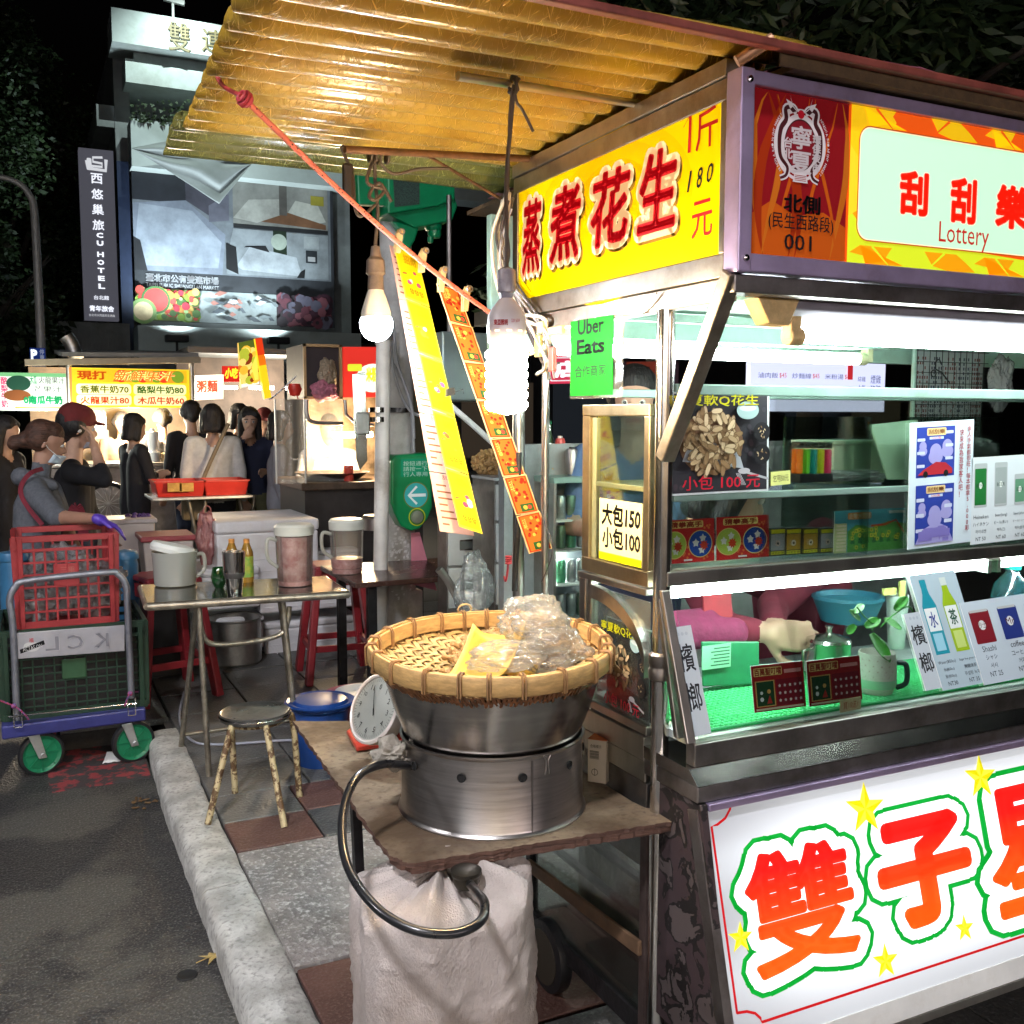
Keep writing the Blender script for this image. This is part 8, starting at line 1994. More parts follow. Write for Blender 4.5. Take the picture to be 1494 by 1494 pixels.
def eyes(P, k, par):
 for sx in (-.031, .031):
  mb = MB(); mb.ball(P(sx, .083, .012), (.013*k,)*3, 10, 6); mb.build('eye', mat('eye_white', (.6, .58, .55), .2), par, smooth=1)
  mb = MB(); mb.ball(P(sx, .0905, .012), (.0075*k,)*3, 8, 6); mb.build('iris', mat('iris_dark', (.02, .012, .01), .2), par, smooth=1)
  mb = MB(); mb.sweep(interp([P(sx-.02, .088, .032), P(sx, .096, .037), P(sx+.02, .088, .032)], 3), .003*k, 6); mb.build('eyebrow', HAIRB, par)
def hand(w, d, palm_n, k, m, pr, curl=.5, spread=.014):
 """palm and five bent fingers from wrist w pointing d"""
 d = d.normalized(); n = palm_n.normalized(); s = d.cross(n).normalized(); 
 pr.append((w, w+d*.02*k, .026*k, .028*k, m))
 for i, (off, ln) in enumerate(((-.03, .062), (-.010, .075), (.010, .070), (.028, .055))):
  a = w+d*.03*k+s*off*.7*k; b = w+d*.085*k+s*off*k; pr.append((a, b, .016*k, .0125*k, m))
  e = b+(d*(1-curl*.5)+n*curl*.6+s*off*spread*20).normalized()*ln*.5*k; g = e+(d*(1-curl)+n*curl*1.2).normalized()*ln*.5*k
  pr.append((b, e, .0105*k, .0092*k, m)); pr.append((e, g, .0092*k, .0075*k, m))
 a = w+d*.025*k-s*.028*k; b = a+(d*.6-s*.7+n*.3).normalized()*.04*k; pr.append((a, b, .014*k, .011*k, m)); pr.append((b, b+(d*.9-s*.2+n*.3).normalized()*.032*k, .011*k, .0085*k, m))
def hair_on(P, k, style, m, par, vox):
 pr = [(P(0, -.03, .055), P(0, -.005, .062), .090*k, .086*k, m), (P(-.04, -.02, .03), P(.04, -.02, .03), .070*k, .070*k, m), (P(0, -.065, .0), P(0, -.055, -.03), .058*k, .045*k, m)]
 if style in ('bob', 'long'):
  dn = -.09 if style == 'bob' else -.26
  for x, y in ((-.075, -.0), (.075, -.0), (-.05, -.06), (.05, -.06), (0, -.075)): pr.append((P(x, y, .03), P(x*1.05, y-.01, dn), .034*k, .036*k, m))
  for x in (-.05, 0, .05): pr.append((P(x, .052, .085), P(x*1.2, .066, .066), .024*k, .016*k, m))
 if style == 'bun':
  pr = [(P(0, -.03, .05), P(0, .015, .062), .088*k, .074*k, m), (P(-.03, -.04, .02), P(.03, -.04, .02), .068*k, .068*k, m), (P(0, -.10, .0), P(0, -.12, -.01), .05*k, .04*k, m), (P(0, -.15, -.02), P(0, -.155, -.035), .038*k, .034*k, m)]
 if style == 'short': pr.append((P(0, .04, .088), P(0, .05, .08), .04*k, .03*k, m))
 return fuse('hair', pr, par, vox, 3)
def body(name_label, J, style, H=1.62, vox=.013, group=None):
 """J: joint positions (world). builds one continuous figure"""
 k = H/1.7; S = style; pr = []; top, bot, skin, shoe = S['top'], S['bottom'], S.get('skin', SKIN), S.get('shoe', mat('dark_shoe', (.02, .02, .02), .4))
 t = thing('person', name_label, 'person', (J['pel'].x, J['pel'].y, S.get('z', .0)), group)
 pel, che, nk, hd = J['pel'], J['che'], J['nk'], J['hd']; rt_ = (J['shR']-J['shL']).normalized(); fwd = V3(0, 0, 1).cross(rt_)
 fat_ = S.get('fat', 1)
 for sx in (-1, 1):
  pr.append((pel+rt_*sx*.075*k, pel.lerp(che, .5)+rt_*sx*.06*k, .105*k*fat_, .098*k*fat_, S.get('hip', bot) if S.get('tuck') else top)); pr.append((pel.lerp(che, .5)+rt_*sx*.06*k, che+rt_*sx*.075*k, .098*k*fat_, .105*k*fat_, top))
  pr.append((che+rt_*sx*.08*k+V3(0, 0, .05), (J['shR'] if sx > 0 else J['shL'])*.75+nk*.25, .095*k, .062*k, top))
  pr.append((pel+rt_*sx*.08*k-V3(0, 0, .03), pel+rt_*sx*.085*k-V3(0, 0, .10), .108*k, .10*k, bot))
 pr.append((nk-V3(0, 0, .03), nk.lerp(hd, .35), .055*k, .05*k, S.get('collar', skin))); pr.append((nk, nk.lerp(hd, .6), .048*k, .05*k, skin))
 P = head(hd, J['face'], k, skin, pr)
 for s_ in 'LR':
  sh, el, wr = J['sh'+s_], J['el'+s_], J['wr'+s_]; se = S.get('sleeve', .9)
  pr.append((sh, el, .062*k*fat_, .048*k*fat_, top))
  mid = el.lerp(wr, min(se, .93))
  if se > .05: pr.append((el, mid, .048*k, (.048-.014*se)*k, top))
  pr.append((mid, wr, (.040-.010*se)*k, .026*k, skin))
  if not S.get('nohand') == s_: hand(wr, J.get('hd'+s_, (wr-el)), J.get('pn'+s_, fwd if s_ == 'L' else -fwd), k*S.get('hk', 1), S.get('glove', skin) if s_ in S.get('gl', '') else skin, pr, J.get('curl'+s_, .5))
  hip = pel+rt_*(.085*k if s_ == 'R' else -.085*k)-V3(0, 0, .05); kn, an = J['kn'+s_], J['an'+s_]
  lm = S.get('leg', bot); pr.append((hip, hip.lerp(kn, .55), .098*k, .08*k, bot)); pr.append((hip.lerp(kn, .5), kn, .08*k if lm is bot else .066*k, .058*k if lm is bot else .05*k, lm)); pr.append((kn, kn.lerp(an, .3), .056*k, .056*k, lm)); pr.append((kn.lerp(an, .3), an, .054*k, .036*k, lm))
  f2 = V3(J['face'].x, J['face'].y, 0).normalized() if not S.get('foot') else S['foot']
  pr.append((an-V3(0, 0, .03)-f2*.03, an-V3(0, 0, .045)+f2*.12*k, .042*k, .032*k, shoe))
 o = fuse('body', pr, t, vox*k)
 if S.get('eyes'): eyes(P, k, t)
 if S.get('hair'): hair_on(P, k, S['hair'], S.get('hm', HAIRB), t, vox*.9)
 return t, P, k
def stand(loc, face_deg, H=1.62, armL=None, armR=None, lean=0, head_deg=None, z=0):
 """standing joints; face_deg: compass direction faced, 0 = +y, 90 = +x"""
 k = H/1.7; a = R(face_deg); f = V3(math.sin(a), math.cos(a), 0); r = V3(math.cos(a), -math.sin(a), 0); b = V3(loc[0], loc[1], z)
 Q = lambda x, y, h: b+r*x*k+f*y*k+V3(0, 0, h*k)
 J = dict(pel=Q(0, 0, .93), che=Q(0, .01+lean, 1.26), nk=Q(0, .0+lean*1.3, 1.43), hd=Q(0, .02+lean*1.6, 1.585), shL=Q(-.175, lean, 1.38), shR=Q(.175, lean, 1.38), knL=Q(-.09, .03, .50), knR=Q(.10, .0, .50), anL=Q(-.10, .0, .08), anR=Q(.12, -.06, .08))
 ha = R(face_deg if head_deg is None else head_deg); J['face'] = V3(math.sin(ha), math.cos(ha), -.12)
 for s_, sg, arm in (('L', -1, armL), ('R', 1, armR)):
  if arm == 'up': J['el'+s_] = Q(sg*.22, .16, 1.22); J['wr'+s_] = Q(sg*.06, .20, 1.44)
  elif arm == 'fwd': J['el'+s_] = Q(sg*.23, .06, 1.13); J['wr'+s_] = Q(sg*.12, .26, 1.14)
  elif arm == 'fold': J['el'+s_] = Q(sg*.24, .05, 1.12); J['wr'+s_] = Q(-sg*.02, .20, 1.16)
  else: J['el'+s_] = Q(sg*.23, -.02, 1.12); J['wr'+s_] = Q(sg*.25, .04, .88)
 return J
JEAN = cloth('dark_jeans', (.02, .03, .06)); BLKC = cloth('black_cloth', (.012, .012, .016)); NAVY = cloth('navy_cloth', (.015, .02, .05)); LGC = cloth('pale_grey_blouse', (.62, .62, .60)); OLVC = cloth('olive_trousers', (.10, .10, .05)); GRYH = mat('grey_hoodie_knit', (.105, .115, .135), .85, 0, .2, 60, .8, 12); MAR = cloth('maroon_cloth', (.16, .012, .03)); KHA = cloth('khaki_cloth', (.25, .20, .13))
dW = 5.35
J = dict(pel=ap(52, 850, dW), che=ap(58, 742, dW), nk=ap(58, 694, dW), hd=ap(66, 648, dW), shL=ap(72, 716, dW+.16), shR=ap(50, 718, dW-.16), elR=ap(84, 755, dW-.35), wrR=ap(142, 757, 4.80), elL=ap(96, 770, dW+.2), wrL=ap(112, 800, dW+.1), knL=ap(110, 880, dW+.1), knR=ap(100, 890, dW-.1), anL=ap(100, 1000, dW+.1), anR=ap(80, 1005, dW-.1), face=V3(.93, .0, -.22))
J['pel'].z = .86; J['hdR'] = V3(.85, -.1, -.42); J['pnR'] = V3(.2, -.1, -1); J['curlR'] = .75
GLV = mat('purple_nitrile', (.10, .05, .42), .35, 0, .1, 30, .1, 60)
tw, P, k = body('woman in grey hoodie, maroon apron and purple glove, face mask under her chin', J, dict(top=GRYH, bottom=BLKC, skin=SKIN2, sleeve=.12, gl='R', glove=GLV, eyes=1, hair='bun', hm=HAIRR, fat=1.12, collar=GRYH, hk=1.1), 1.62, .0085)
fuse('hood', [(J['nk']+V3(-.09, -.05, .0), J['nk']+V3(-.09, .06, -.01), .05, .05, GRYH), (J['nk']+V3(-.05, -.09, -.01), J['nk']+V3(.06, -.09, -.05), .04, .028, GRYH), (J['nk']+V3(-.05, .09, -.01), J['nk']+V3(.06, .08, -.05), .04, .028, GRYH)], tw, .009)
mk = MB(); mk.grid(lambda u, v: P(-.062+.124*u, .118-.9*(u-.5)**2*.30-.02*(1-v), -.095+.05*v), 12, 6); mk.build('face_mask', mat('mask_blue', (.50, .62, .72), .6, 0, .05), tw, smooth=1, solid=.003)
for sg in (-1, 1): mb = MB(); mb.sweep([P(sg*.062, .09, -.06), P(sg*.082, .02, -.02), P(sg*.088, -.01, .01)], .0022, 5); mb.build('mask_loop', PAPER, tw)
APR = cloth('maroon_apron', (.17, .015, .03))
S_ = J['shR']
def strap(pts, w, n):
 mb = MB()
 P_ = interp(pts, 6)
 for i in range(len(P_)-1): mb.bar(P_[i], P_[i+1], w, .006, up=(0, -1, .15))
 mb.build(n, APR, tw)
strap([ap(62, 684, dW-.10), ap(45, 690, dW-.20), ap(32, 706, dW-.22), ap(31, 722, dW-.23), ap(42, 742, dW-.25), ap(62, 766, dW-.28)], .022, 'apron_strap')
strap([ap(104, 752, dW-.16), ap(112, 740, dW-.1), ap(120, 760, dW-.06), ap(122, 790, dW-.06)], .05, 'apron_bib')
dM = 5.9
J = dict(pel=ap(112, 810, dM), che=ap(108, 712, dM), nk=ap(106, 668, dM), hd=ap(112, 628, dM), shL=ap(118, 688, dM+.16), shR=ap(104, 690, dM-.16), elR=ap(152, 700, dM-.22), wrR=ap(139, 655, dM-.12), elL=ap(130, 742, dM+.2), wrL=ap(150, 770, dM+.2), knL=ap(118, 880, dM), knR=ap(112, 880, dM-.1), anL=ap(118, 990, dM), anR=ap(104, 990, dM), face=V3(.95, .1, -.05))
J['pel'].z = .9; J['hdR'] = V3(-.25, 0, 1); J['pnR'] = V3(-1, 0, 0)
tm, P, k = body('man in black top and dark red cap with his hand raised to his mouth', J, dict(top=BLKC, bottom=JEAN, skin=SKIN, sleeve=.3, eyes=1, hair='short'), 1.7, .0095)
CAPM = cloth('dark_red_cap', (.13, .015, .015)); pr = [(P(0, -.02, .075), P(0, .02, .07), .092*k, .086*k, CAPM), (P(-.03, -.02, .05), P(.03, -.02, .05), .075*k, .075*k, CAPM)]
for x in (-.045, 0, .045): pr.append((P(x, .07, .058), P(x*.8, .16-abs(x)*.6, .040), .011*k, .008*k, CAPM))
fuse('cap', pr, tm, .008, 3)
mb = MB(); mb.grid(lambda u, v: P(-.055+.11*u, .108-.8*(u-.5)**2*.3-.02*(1-v), -.10+.035*v), 8, 4); mb.build('face_mask', mat('mask_grey', (.35, .36, .42), .6), tm, smooth=1, solid=.003)
mb = MB(); mb.ball(P(.089, .0, .0), .014*k, 8, 6); mb.build('earbud', PAPER, tm, smooth=1)
def at(px, y): q = PY(px, 700, y); return (q.x, y)
def crowd(lb, px, y, deg, H, hair, top, bot, kw=None, **st):
 J = stand(at(px, y), deg, H, **st); return body(lb, J, dict(top=top, bottom=bot, hair=hair, **(kw or {})), H, .016, 'people at the market stalls')
crowd('woman with black bob, black jacket and black shorts facing right with folded arms', 196, 9.3, 70, 1.60, 'bob', BLKC, BLKC, dict(leg=SKIN, sleeve=.9), armL='fold', armR='fold')
tb_, P, k = crowd('woman with black bob in pale grey blouse seen from behind with crossed bag strap', 312, 8.9, 12, 1.68, 'bob', LGC, BLKC, dict(fat=1.12))
q = PY(300, 665, 8.72); mb = MB(); mb.sweep(interp([PY(333, 618, 8.74), PY(318, 650, 8.70), PY(300, 690, 8.72), PY(288, 722, 8.74)], 4), .016, 6); mb.build('bag_strap', KHA, tb_)
mb = MB(); q = PY(283, 738, 8.7); mb.box(q, (.2, .09, .24)); mb.build('shoulder_bag', KHA, tb_, bevel=.03)
crowd('person in black top with back turned beside the pale blouse woman', 282, 9.8, -10, 1.72, 'short', BLKC, JEAN)
crowd('man in dark jacket with short hair between the bob haired women, back turned', 240, 11.0, 0, 1.66, 'short', BLKC, BLKC)
crowd('woman in dark top facing the camera with one hand at her throat', 366, 9.2, 190, 1.66, 'long', NAVY, OLVC, dict(eyes=1), armR='up', armL='fwd')
crowd('woman with dark hair raising her arm behind the woman facing the camera', 350, 10.2, 150, 1.70, 'bob', BLKC, JEAN, armR='up')
crowd('person in grey jacket and khaki trousers leaving behind the clear curtain', 408, 8.2, 100, 1.62, 'bob', cloth('mid_grey_jacket', (.22, .23, .26)), KHA, dict(fat=1.1), armL='fwd')
J = stand(at(386, 10.4), 170, 1.64); tr, P, k = body('person in dark clothes wearing a maroon cap in the crowd', J, dict(top=BLKC, bottom=BLKC, hair='short'), 1.64, .016, 'people at the market stalls'); fuse('cap', [(P(0, 0, .08), P(0, .02, .08), .09, .085, CAPM), (P(0, .08, .06), P(0, .13, .05), .03, .02, CAPM)], tr, .014)
crowd('dark clothed person at the left edge behind the hooded woman', 8, 8.0, 120, 1.58, 'long', BLKC, BLKC)
crowd('cook in pale shirt bent over the glowing wok behind the clear guard', 480, 7.5, 200, 1.60, 'short', LGC, BLKC, None, armR='fwd', armL='fwd')
crowd('stall keeper in brown shirt behind the far juice counter', 180, 11.25, 180, 1.62, 'short', cloth('brown_shirt', (.14, .08, .05)), BLKC, None, armR='fwd')
J = stand((PY(925, 660, 3.1).x, 3.1), 215, 1.66, armL='fwd', armR='fwd', z=.1); body('stall worker in blue short sleeved shirt seen through the narrow side cabinet', J, dict(top=cloth('blue_tee', (.10, .17, .33)), bottom=NAVY, sleeve=.0, hair='short', eyes=1), 1.66, .013)
yv = 2.32; vz = 1.6
hc = PY(1075, 722, 2.22); sh = PY(1185, 800, 2.36)
J = dict(pel=V3(sh.x+.12, 2.55, .75), che=V3(sh.x+.02, 2.42, 1.05), nk=V3(hc.x+.07, 2.33, 1.28), hd=V3(hc.x-.005, 2.24, 1.395), shL=V3(hc.x-.08, 2.34, 1.20), shR=V3(sh.x+.16, 2.36, 1.22), knL=V3(sh.x, 2.3, .5), knR=V3(sh.x+.2, 2.3, .5), anL=V3(sh.x, 2.4, .2), anR=V3(sh.x+.2, 2.4, .2), face=V3(.86, -.35, -.45))
J['elL'] = PY(1052, 915, 2.12); J['wrL'] = PY(1112, 922, 2.03); J['elR'] = PY(1128, 885, 2.22); J['wrR'] = PY(1128, 918, 2.07); J['hdR'] = V3(.98, -.16, -.12); J['pnR'] = V3(0, -.2, -1); J['curlR'] = .45; J['curlL'] = .6
tv, P, k = body('stall keeper in maroon jacket and red apron leaning over the glass case with busy hands', J, dict(top=MAR, bottom=BLKC, sleeve=.8, hair='bob', eyes=1, hk=1.12, fat=1.05), 1.6, .0075)
q = PY(1072, 895, 2.08); mb = MB(); mb.prism([PY(1026, 848, 2.1), PY(1066, 850, 2.1), PY(1070, 905, 2.08), PY(1028, 905, 2.08)], (0, .01, 0)); mb.build('apron_bib', mat('bright_red_apron', (.3, .02, .03), .7), tv, bevel=.003)
fuse('pink_sleeve', [(PY(1000, 922, 2.1), PY(1072, 922, 2.06), .048, .038, mat('magenta_sleeve', (.20, .02, .07), .8, 0, .15, 30, .3, 90)), (PY(990, 915, 2.12), PY(1030, 905, 2.1), .045, .035, mat('magenta_sleeve', (1, 1, 1)))], tv, .008)
# goods in the glass cases
def card(name, cat, lb, bl, br, tl, y, draw, base=None, tilt=0, t=.002, grp=None, plane=None):
 a, b, c = (PY(*bl, y), PY(*br, y), PY(*tl, y+tilt)) if plane is None else [PP(*q_, *plane) for q_ in (bl, br, tl)]
 s = Sheet.corners(a, b, c); s.base(base or PAPER, t); draw(s); o = s.build(name); tag(o, lb, cat, grp); return o
NUTC = [(196, 170, 130), (150, 122, 86), (222, 200, 160), (120, 96, 66)]
def heap(s, cx, cy_, r, n, seed, e=0):
 rn = random.Random(seed)
 for i in range(n):
  a = rn.uniform(0, 6.28); q = r*math.sqrt(rn.random()); X = cx+q*math.cos(a)/s.w; Y = cy_+q*.95*math.sin(a)/s.h; an = rn.uniform(0, 3.14); l = r*.2; w = r*.085
  for (c_, f) in ((NUTC[3], 1.15), (NUTC[rn.choice((0, 1, 2))], 1)):
   pts = []
   for j in range(12):
    t_ = 2*PI*j/12; u = l*f*math.cos(t_); v = w*f*(1-.25*math.cos(t_)**2*0+.12*math.cos(2*t_))*math.sin(t_); pts.append((X+(u*math.cos(an)-v*math.sin(an))/s.w, Y+(u*math.sin(an)+v*math.cos(an))/s.h))
   s.poly(pts, ink(c_, e))
def peanut_poster(s):
 D = ink((52, 52, 58)); s.rect(.02, .02, .98, .985, D); rn = random.Random(1)
 for i in range(30): s.disc(rn.random()*.9+.05, rn.random()*.9+.05, .006, ink((62+rn.randrange(12), 62, 70)), n=8)
 s.disc(.42, .50, s.w*.31, ink((130, 100, 76)), s.h*.31, 36); s.poly([(.14, .33), (.74, .24), (.66, .5), (.2, .5)], ink((190, 200, 210))); heap(s, .42, .51, s.w*.26, 130, 5)
 s.disc(.74, .82, s.w*.11, ink((170, 200, 200)), s.h*.09); s.disc(.74, .84, s.w*.085, ink((214, 226, 226)), s.h*.03)
 for (x, y) in ((.90, .60), (.90, .38)): s.disc(x-.02, y, s.w*.085, ink((34, 34, 38)), s.h*.1); heap(s, x-.02, y, s.w*.05, 10, int(y*10))
 s.line([(.68, .22), (.95, .13)], .005, ink((180, 184, 190))); s.disc(.70, .22, s.w*.06, ink((190, 190, 196)), s.h*.03)
 for k_ in range(4): s.line([(.62+.012*k_, .2), (.68+.012*k_, .08)], .0012, ink((200, 200, 206)))
 s.text('寧夏軟Q花生', .02, .86, .84, .975, ink((222, 220, 20), .05), bold=.012); s.text('小包 100 元', .1, .05, .86, .19, ink((214, 34, 60), .05), bold=.01)
GP = YC-.004
card('peanut_poster', 'poster', 'peanut poster in a pale frame taped on the upper front glass', (973, 724), (1121, 716), (973, 572), GP, peanut_poster, mat('frame_pale', (.6, .66, .68), .4))
yy_ = Vector((0, 0, 0))
pA, pB, pC_ = PX(884, 990, XS+.02), PX(944, 1024, XS+.02), PX(884, 884, XS+.02)
s = Sheet((XS+.02, pA.y, .925), (0, -1, 0), (0, 0, 1), pA.y-cy0-.002, .21); s.base(mat('frame_pale', (.6, .6, .6)), .002); peanut_poster(s); o = s.build('peanut_poster'); tag(o, 'second peanut poster behind the arched side glass of the lower case', 'poster')
def beer(s):
 names = [('Heineken', 'ハイネケン', '하이네켄', 'NT 50', (30, 110, 50)), ('beer(long)', 'ビール(長い)', '맥주(긴)', 'NT 60', (150, 160, 160)), ('beer(short)', 'ビール(ショート)', '맥주(짧게)', 'NT 60', (90, 140, 110)), ('classic', 'クラシック', '클래식', 'NT 70', (40, 60, 130))]
 s.rect(0, 0, 1, 1, ink((206, 214, 220)))
 for i, (a, b, c, d, col) in enumerate(names):
  x = .03+.25*i; w = .16 if i != 2 else .14; h0 = .42; h1 = .93 if i != 2 else .78
  s.rrect(x, h0, x+w, h1, .004, ink((170, 176, 178))); s.rrect(x+.01, h0+.03, x+w-.01, h1-.06, .003, ink(col)); s.disc(x+w/2, (h0+h1)/2, .006, ink((220, 226, 220)), .008); s.text('BEER', x+.03, (h0+h1)/2-.02, x+w-.03, (h0+h1)/2+.02, ink((40, 60, 50)))
  for j, tx in enumerate((a, b, c, d)): s.text(tx, x-.01, .29-.085*j, x+w+.03, .335-.085*j, ink((40, 44, 50)), keep=True)
card('drinks_menu', 'poster', 'beer price list with four cans taped inside the upper glass case', (1416, 795), (1530, 782), (1418, 668), GP, beer)
BLU = ink((40, 60, 150)); LIL = ink((150, 146, 200))
def lotto(s):
 s.rect(0, 0, 1, 1, ink((200, 214, 224)))
 for (y0, y1) in ((.56, .96), (.03, .50)):
  h = y1-y0; s.rect(.10, y0, .70, y1, BLU); s.rrect(.26, y1-.07, .56, y1-.01, .004, ink((220, 190, 130))); s.text('刮刮樂', .28, y1-.06, .54, y1-.02, ink((150, 90, 50)), bold=.03)
  s.rect(.3, y1-.10, .52, y1-.08, ink((180, 200, 230))); s.text('500萬', .34, y1-.10, .48, y1-.08, ink((220, 90, 30)))
  for (x, y, r) in ((.20, .62, .012), (.40, .5, .02), (.58, .60, .017)): s.disc(x, y0+h*y, r, LIL); s.disc(x, y0+h*(y-.1), r*1.2, LIL, r*.9)
  for i in range(6): s.rrect(.11+(i % 2)*.44, y0+h*(.2+.13*i), .23+(i % 2)*.44, y0+h*(.26+.13*i), .002, ink((190, 196, 220)))
 s.poly([(.12, .58), (.2, .62), (.4, .68), (.55, .67), (.66, .62), (.66, .58)], ink((170, 40, 50))); s.disc(.24, .585, .008, BK); s.disc(.56, .585, .008, BK); s.poly([(.10, .03), (.2, .14), (.42, .2), (.6, .15), (.70, .03)], LIL)
 for i in range(40): rn = random.Random(i); s.rect(.14+rn.random()*.5, .04+rn.random()*.12, .16+rn.random()*.5, .05+rn.random()*.12, ink((120, 110, 180))) if i % 2 else None
 s.text(vtext('家人手氣都很旺！每本都拿5,000彩'), .88, .10, .95, .95, ink((170, 60, 70)), bold=.01); s.text(vtext('快來成為我家客人吧！'), .76, .38, .83, .93, ink((170, 60, 70)), bold=.01)
card('lottery_poster', 'poster', 'blue scratch lottery poster with red car and vertical red writing on the upper glass', (1324, 802), (1416, 790), (1328, 617), GP, lotto)
def guess(s):
 s.rect(0, 0, 1, 1, ink((196, 36, 36))); rn = random.Random(4)
 for i in range(30): s.disc(rn.random()*.94+.03, rn.random()*.94+.03, .003, ink((226, 120, 60)), n=8)
 s.rrect(.12, .80, .78, .96, .004, ink((236, 200, 120))); s.text('猜拳高手', .14, .81, .76, .95, ink((150, 40, 20)), bold=.04)
 for (x, c_) in ((.22, (170, 196, 80)), (.72, (30, 70, 160))):
  s.disc(x, .42, s.w*.235, ink((230, 200, 120)), s.h*.32); s.disc(x, .42, s.w*.22, ink(c_), s.h*.30)
  for k_ in range(3): s.star(x+.09*math.cos(k_*2+1), .42+.15*math.sin(k_*2+1), .010, ink((220, 222, 220)), n=5, inner=.6)
  s.star(x+.07, .38, .013, ink((200, 60, 30)), n=9, inner=.6)
 s.rect(.4, .04, .56, .08, ink((240, 240, 240)))
yk = YC+.05
card('game_card', 'lottery card', 'red rock paper scissors lottery card half hidden by the post', (966, 824), (1042, 818), (966, 760), yk, guess, tilt=.02)
card('game_card', 'lottery card', 'red rock paper scissors lottery card next to the cigarette packs', (1045, 818), (1122, 812), (1045, 755), yk, guess, tilt=.02)
def garden(s):
 s.rect(0, 0, 1, 1, ink((90, 180, 200))); s.rect(0, 0, .17, .7, ink((200, 210, 150))); s.poly([(.18, 0), (1, 0), (1, .62), (.75, .7), (.5, .55), (.3, .66), (.18, .5)], ink((90, 160, 80))); s.rrect(.18, .78, .5, .94, .003, ink((240, 150, 40))); s.text('金幣大花園', .19, .79, .49, .93, ink((250, 236, 200)), bold=.02); s.rect(.75, .88, .97, .95, ink((230, 236, 236)))
 rn = random.Random(8)
 for i in range(8): x = .22+.1*i; s.poly([(x, .2), (x+.06, .2), (x+.03, .5)], ink((30, 100+rn.randrange(30), 70)))
 s.line([(.5, .6), (.7, .62), (.85, .72), (.97, .4)], .005, ink((200, 70, 40)))
 for i in range(22): x, y = rn.uniform(.22, .95), rn.uniform(.08, .6); s.disc(x, y, .005, ink((240, 220, 60)), n=10); s.disc(x, y, .003, ink((90, 130, 50)), n=8)
 for i in range(8): s.rrect(.02, .05+.08*i, .15, .10+.08*i, .002, ink((236, 226, 190)))
card('garden_card', 'lottery card', 'turquoise and green garden lottery card leaning in the upper case', (1216, 808), (1321, 800), (1218, 746), YC+.03, garden, tilt=.02)
for i, px in enumerate((1123, 1146, 1171, 1196)):
 a = PY(px, 812-i*1.5, YC+.06); b = PY(px+22, 812-i*1.5, YC+.06); h = PY(px, 771, YC+.06).z-a.z; t = thing('cigarette_pack', ['cigarette pack with a masked face, first from the left in the row', 'cigarette pack with a yellow picture, second from the left in the row', 'cigarette pack with a yellow picture, third from the left in the row', 'cigarette pack with a grey picture, rightmost in the row'][i], 'pack', a, 'cigarette packs in the upper case')
 mb = MB(); mb.bx(a.x, b.x, YC+.06, YC+.083, a.z, a.z+h); mb.build('pack_box', mat('pack_dark', (.03, .03, .04), .4), t, bevel=.001); s = Sheet((a.x, YC+.0595, a.z), (1, 0, 0), (0, 0, 1), b.x-a.x, h)
 s.rect(.04, .03, .96, .97, ink((40, 44, 60))); s.rect(.05, .80, .95, .95, ink((220, 220, 40))); s.rect(.05, .2, .95, .78, ink((200, 160, 60) if i in (1, 2) else (170, 174, 178))); s.disc(.5, .45, .007, ink((240, 240, 230) if i in (1, 2) else (210, 190, 176))); s.disc(.5, .45, .003, BK); s.rect(.05, .05, .95, .17, ink((230, 230, 60))); s.text('吸菸有害', .1, .07, .9, .15, BK); s.build('pack_print', t)
for i, c_ in enumerate(((.9, .22, .02), (.15, .62, .03), (.01, .3, .28), (.6, .65, .02), (.75, .03, .14))):
 q = PY(1164+i*10.4, 696, YC+.05); t = thing('lighter', 'plastic lighter in the rack, %s one' % ('orange', 'green', 'teal', 'yellow', 'pink')[i], 'lighter', q, 'lighters in the black rack')
 for j in range(2):
  mb = MB(); mb.box(q+V3(.004, .016*j, .036), (.0115, .013, .058)); mb.build('lighter_body', mat('lighter_%d' % i, c_, .25, 0, .05, emit=.04), t, bevel=.003); mb = MB(); mb.box(q+V3(.004, .016*j, .074), (.0115, .011, .014)); mb.cyl(q+V3(-.002, .016*j, .078), q+V3(.010, .016*j, .078), .004); mb.build('lighter_top', STEEL2, t)
mb = MB(); q = PY(1185, 702, YC+.055); mb.box(q+V3(0, .01, .008), (.10, .05, .02)); o = mb.build('lighter_rack', BLACK, bevel=.002); tag(o, 'black rack holding the row of coloured lighters', 'rack')
mb = MB(); a = PY(1125, 708, YC-.008); 
card('price_tag', 'price tag', 'small yellow handwritten tag on the shelf rail beside the peanut poster', (1125, 709), (1153, 706), (1125, 689), YC-.008, lambda s: s.text('乞丐50元', .1, .25, .9, .75, BK), mat('tag_yellow', (.62, .66, .22), .5))
tb3 = thing('plastic_box', 'milky green plastic food box on the glass shelf', 'box', PY(1250, 690, YC+.12)); a = PY(1215, 694, YC+.10); b = PY(1294, 642, YC+.10); mb = MB(); mb.bx(a.x, b.x, YC+.10, YC+.24, zsh+.006, b.z); mb.build('box_body', mat('milky_green', (.50, .58, .42), .4), tb3, bevel=.006); mb = MB(); mb.bx(a.x-.005, b.x+.005, YC+.095, YC+.245, b.z-.008, b.z-.001); mb.build('box_rim', mat('milky_green', (1, 1, 1)), tb3)
mb = MB(); mb.prism([PY(1270, 620, YC+.07), PY(1340, 612, YC+.07), PY(1336, 700, YC+.03), PY(1296, 700, YC+.03)], (0, .006, 0)); o = mb.build('square_green_tray', mat('pale_green_lid', (.42, .60, .42), .3), bevel=.004); tag(o, 'pale green square lid propped against the plastic box', 'tray')
o = crumple('bag_pile', PY(1240, 694, YC+.09), (.10, .05, .013), 2, CUPB, amp=.5); tag(o, 'flat pile of clear bags in front of the plastic box', 'bags')
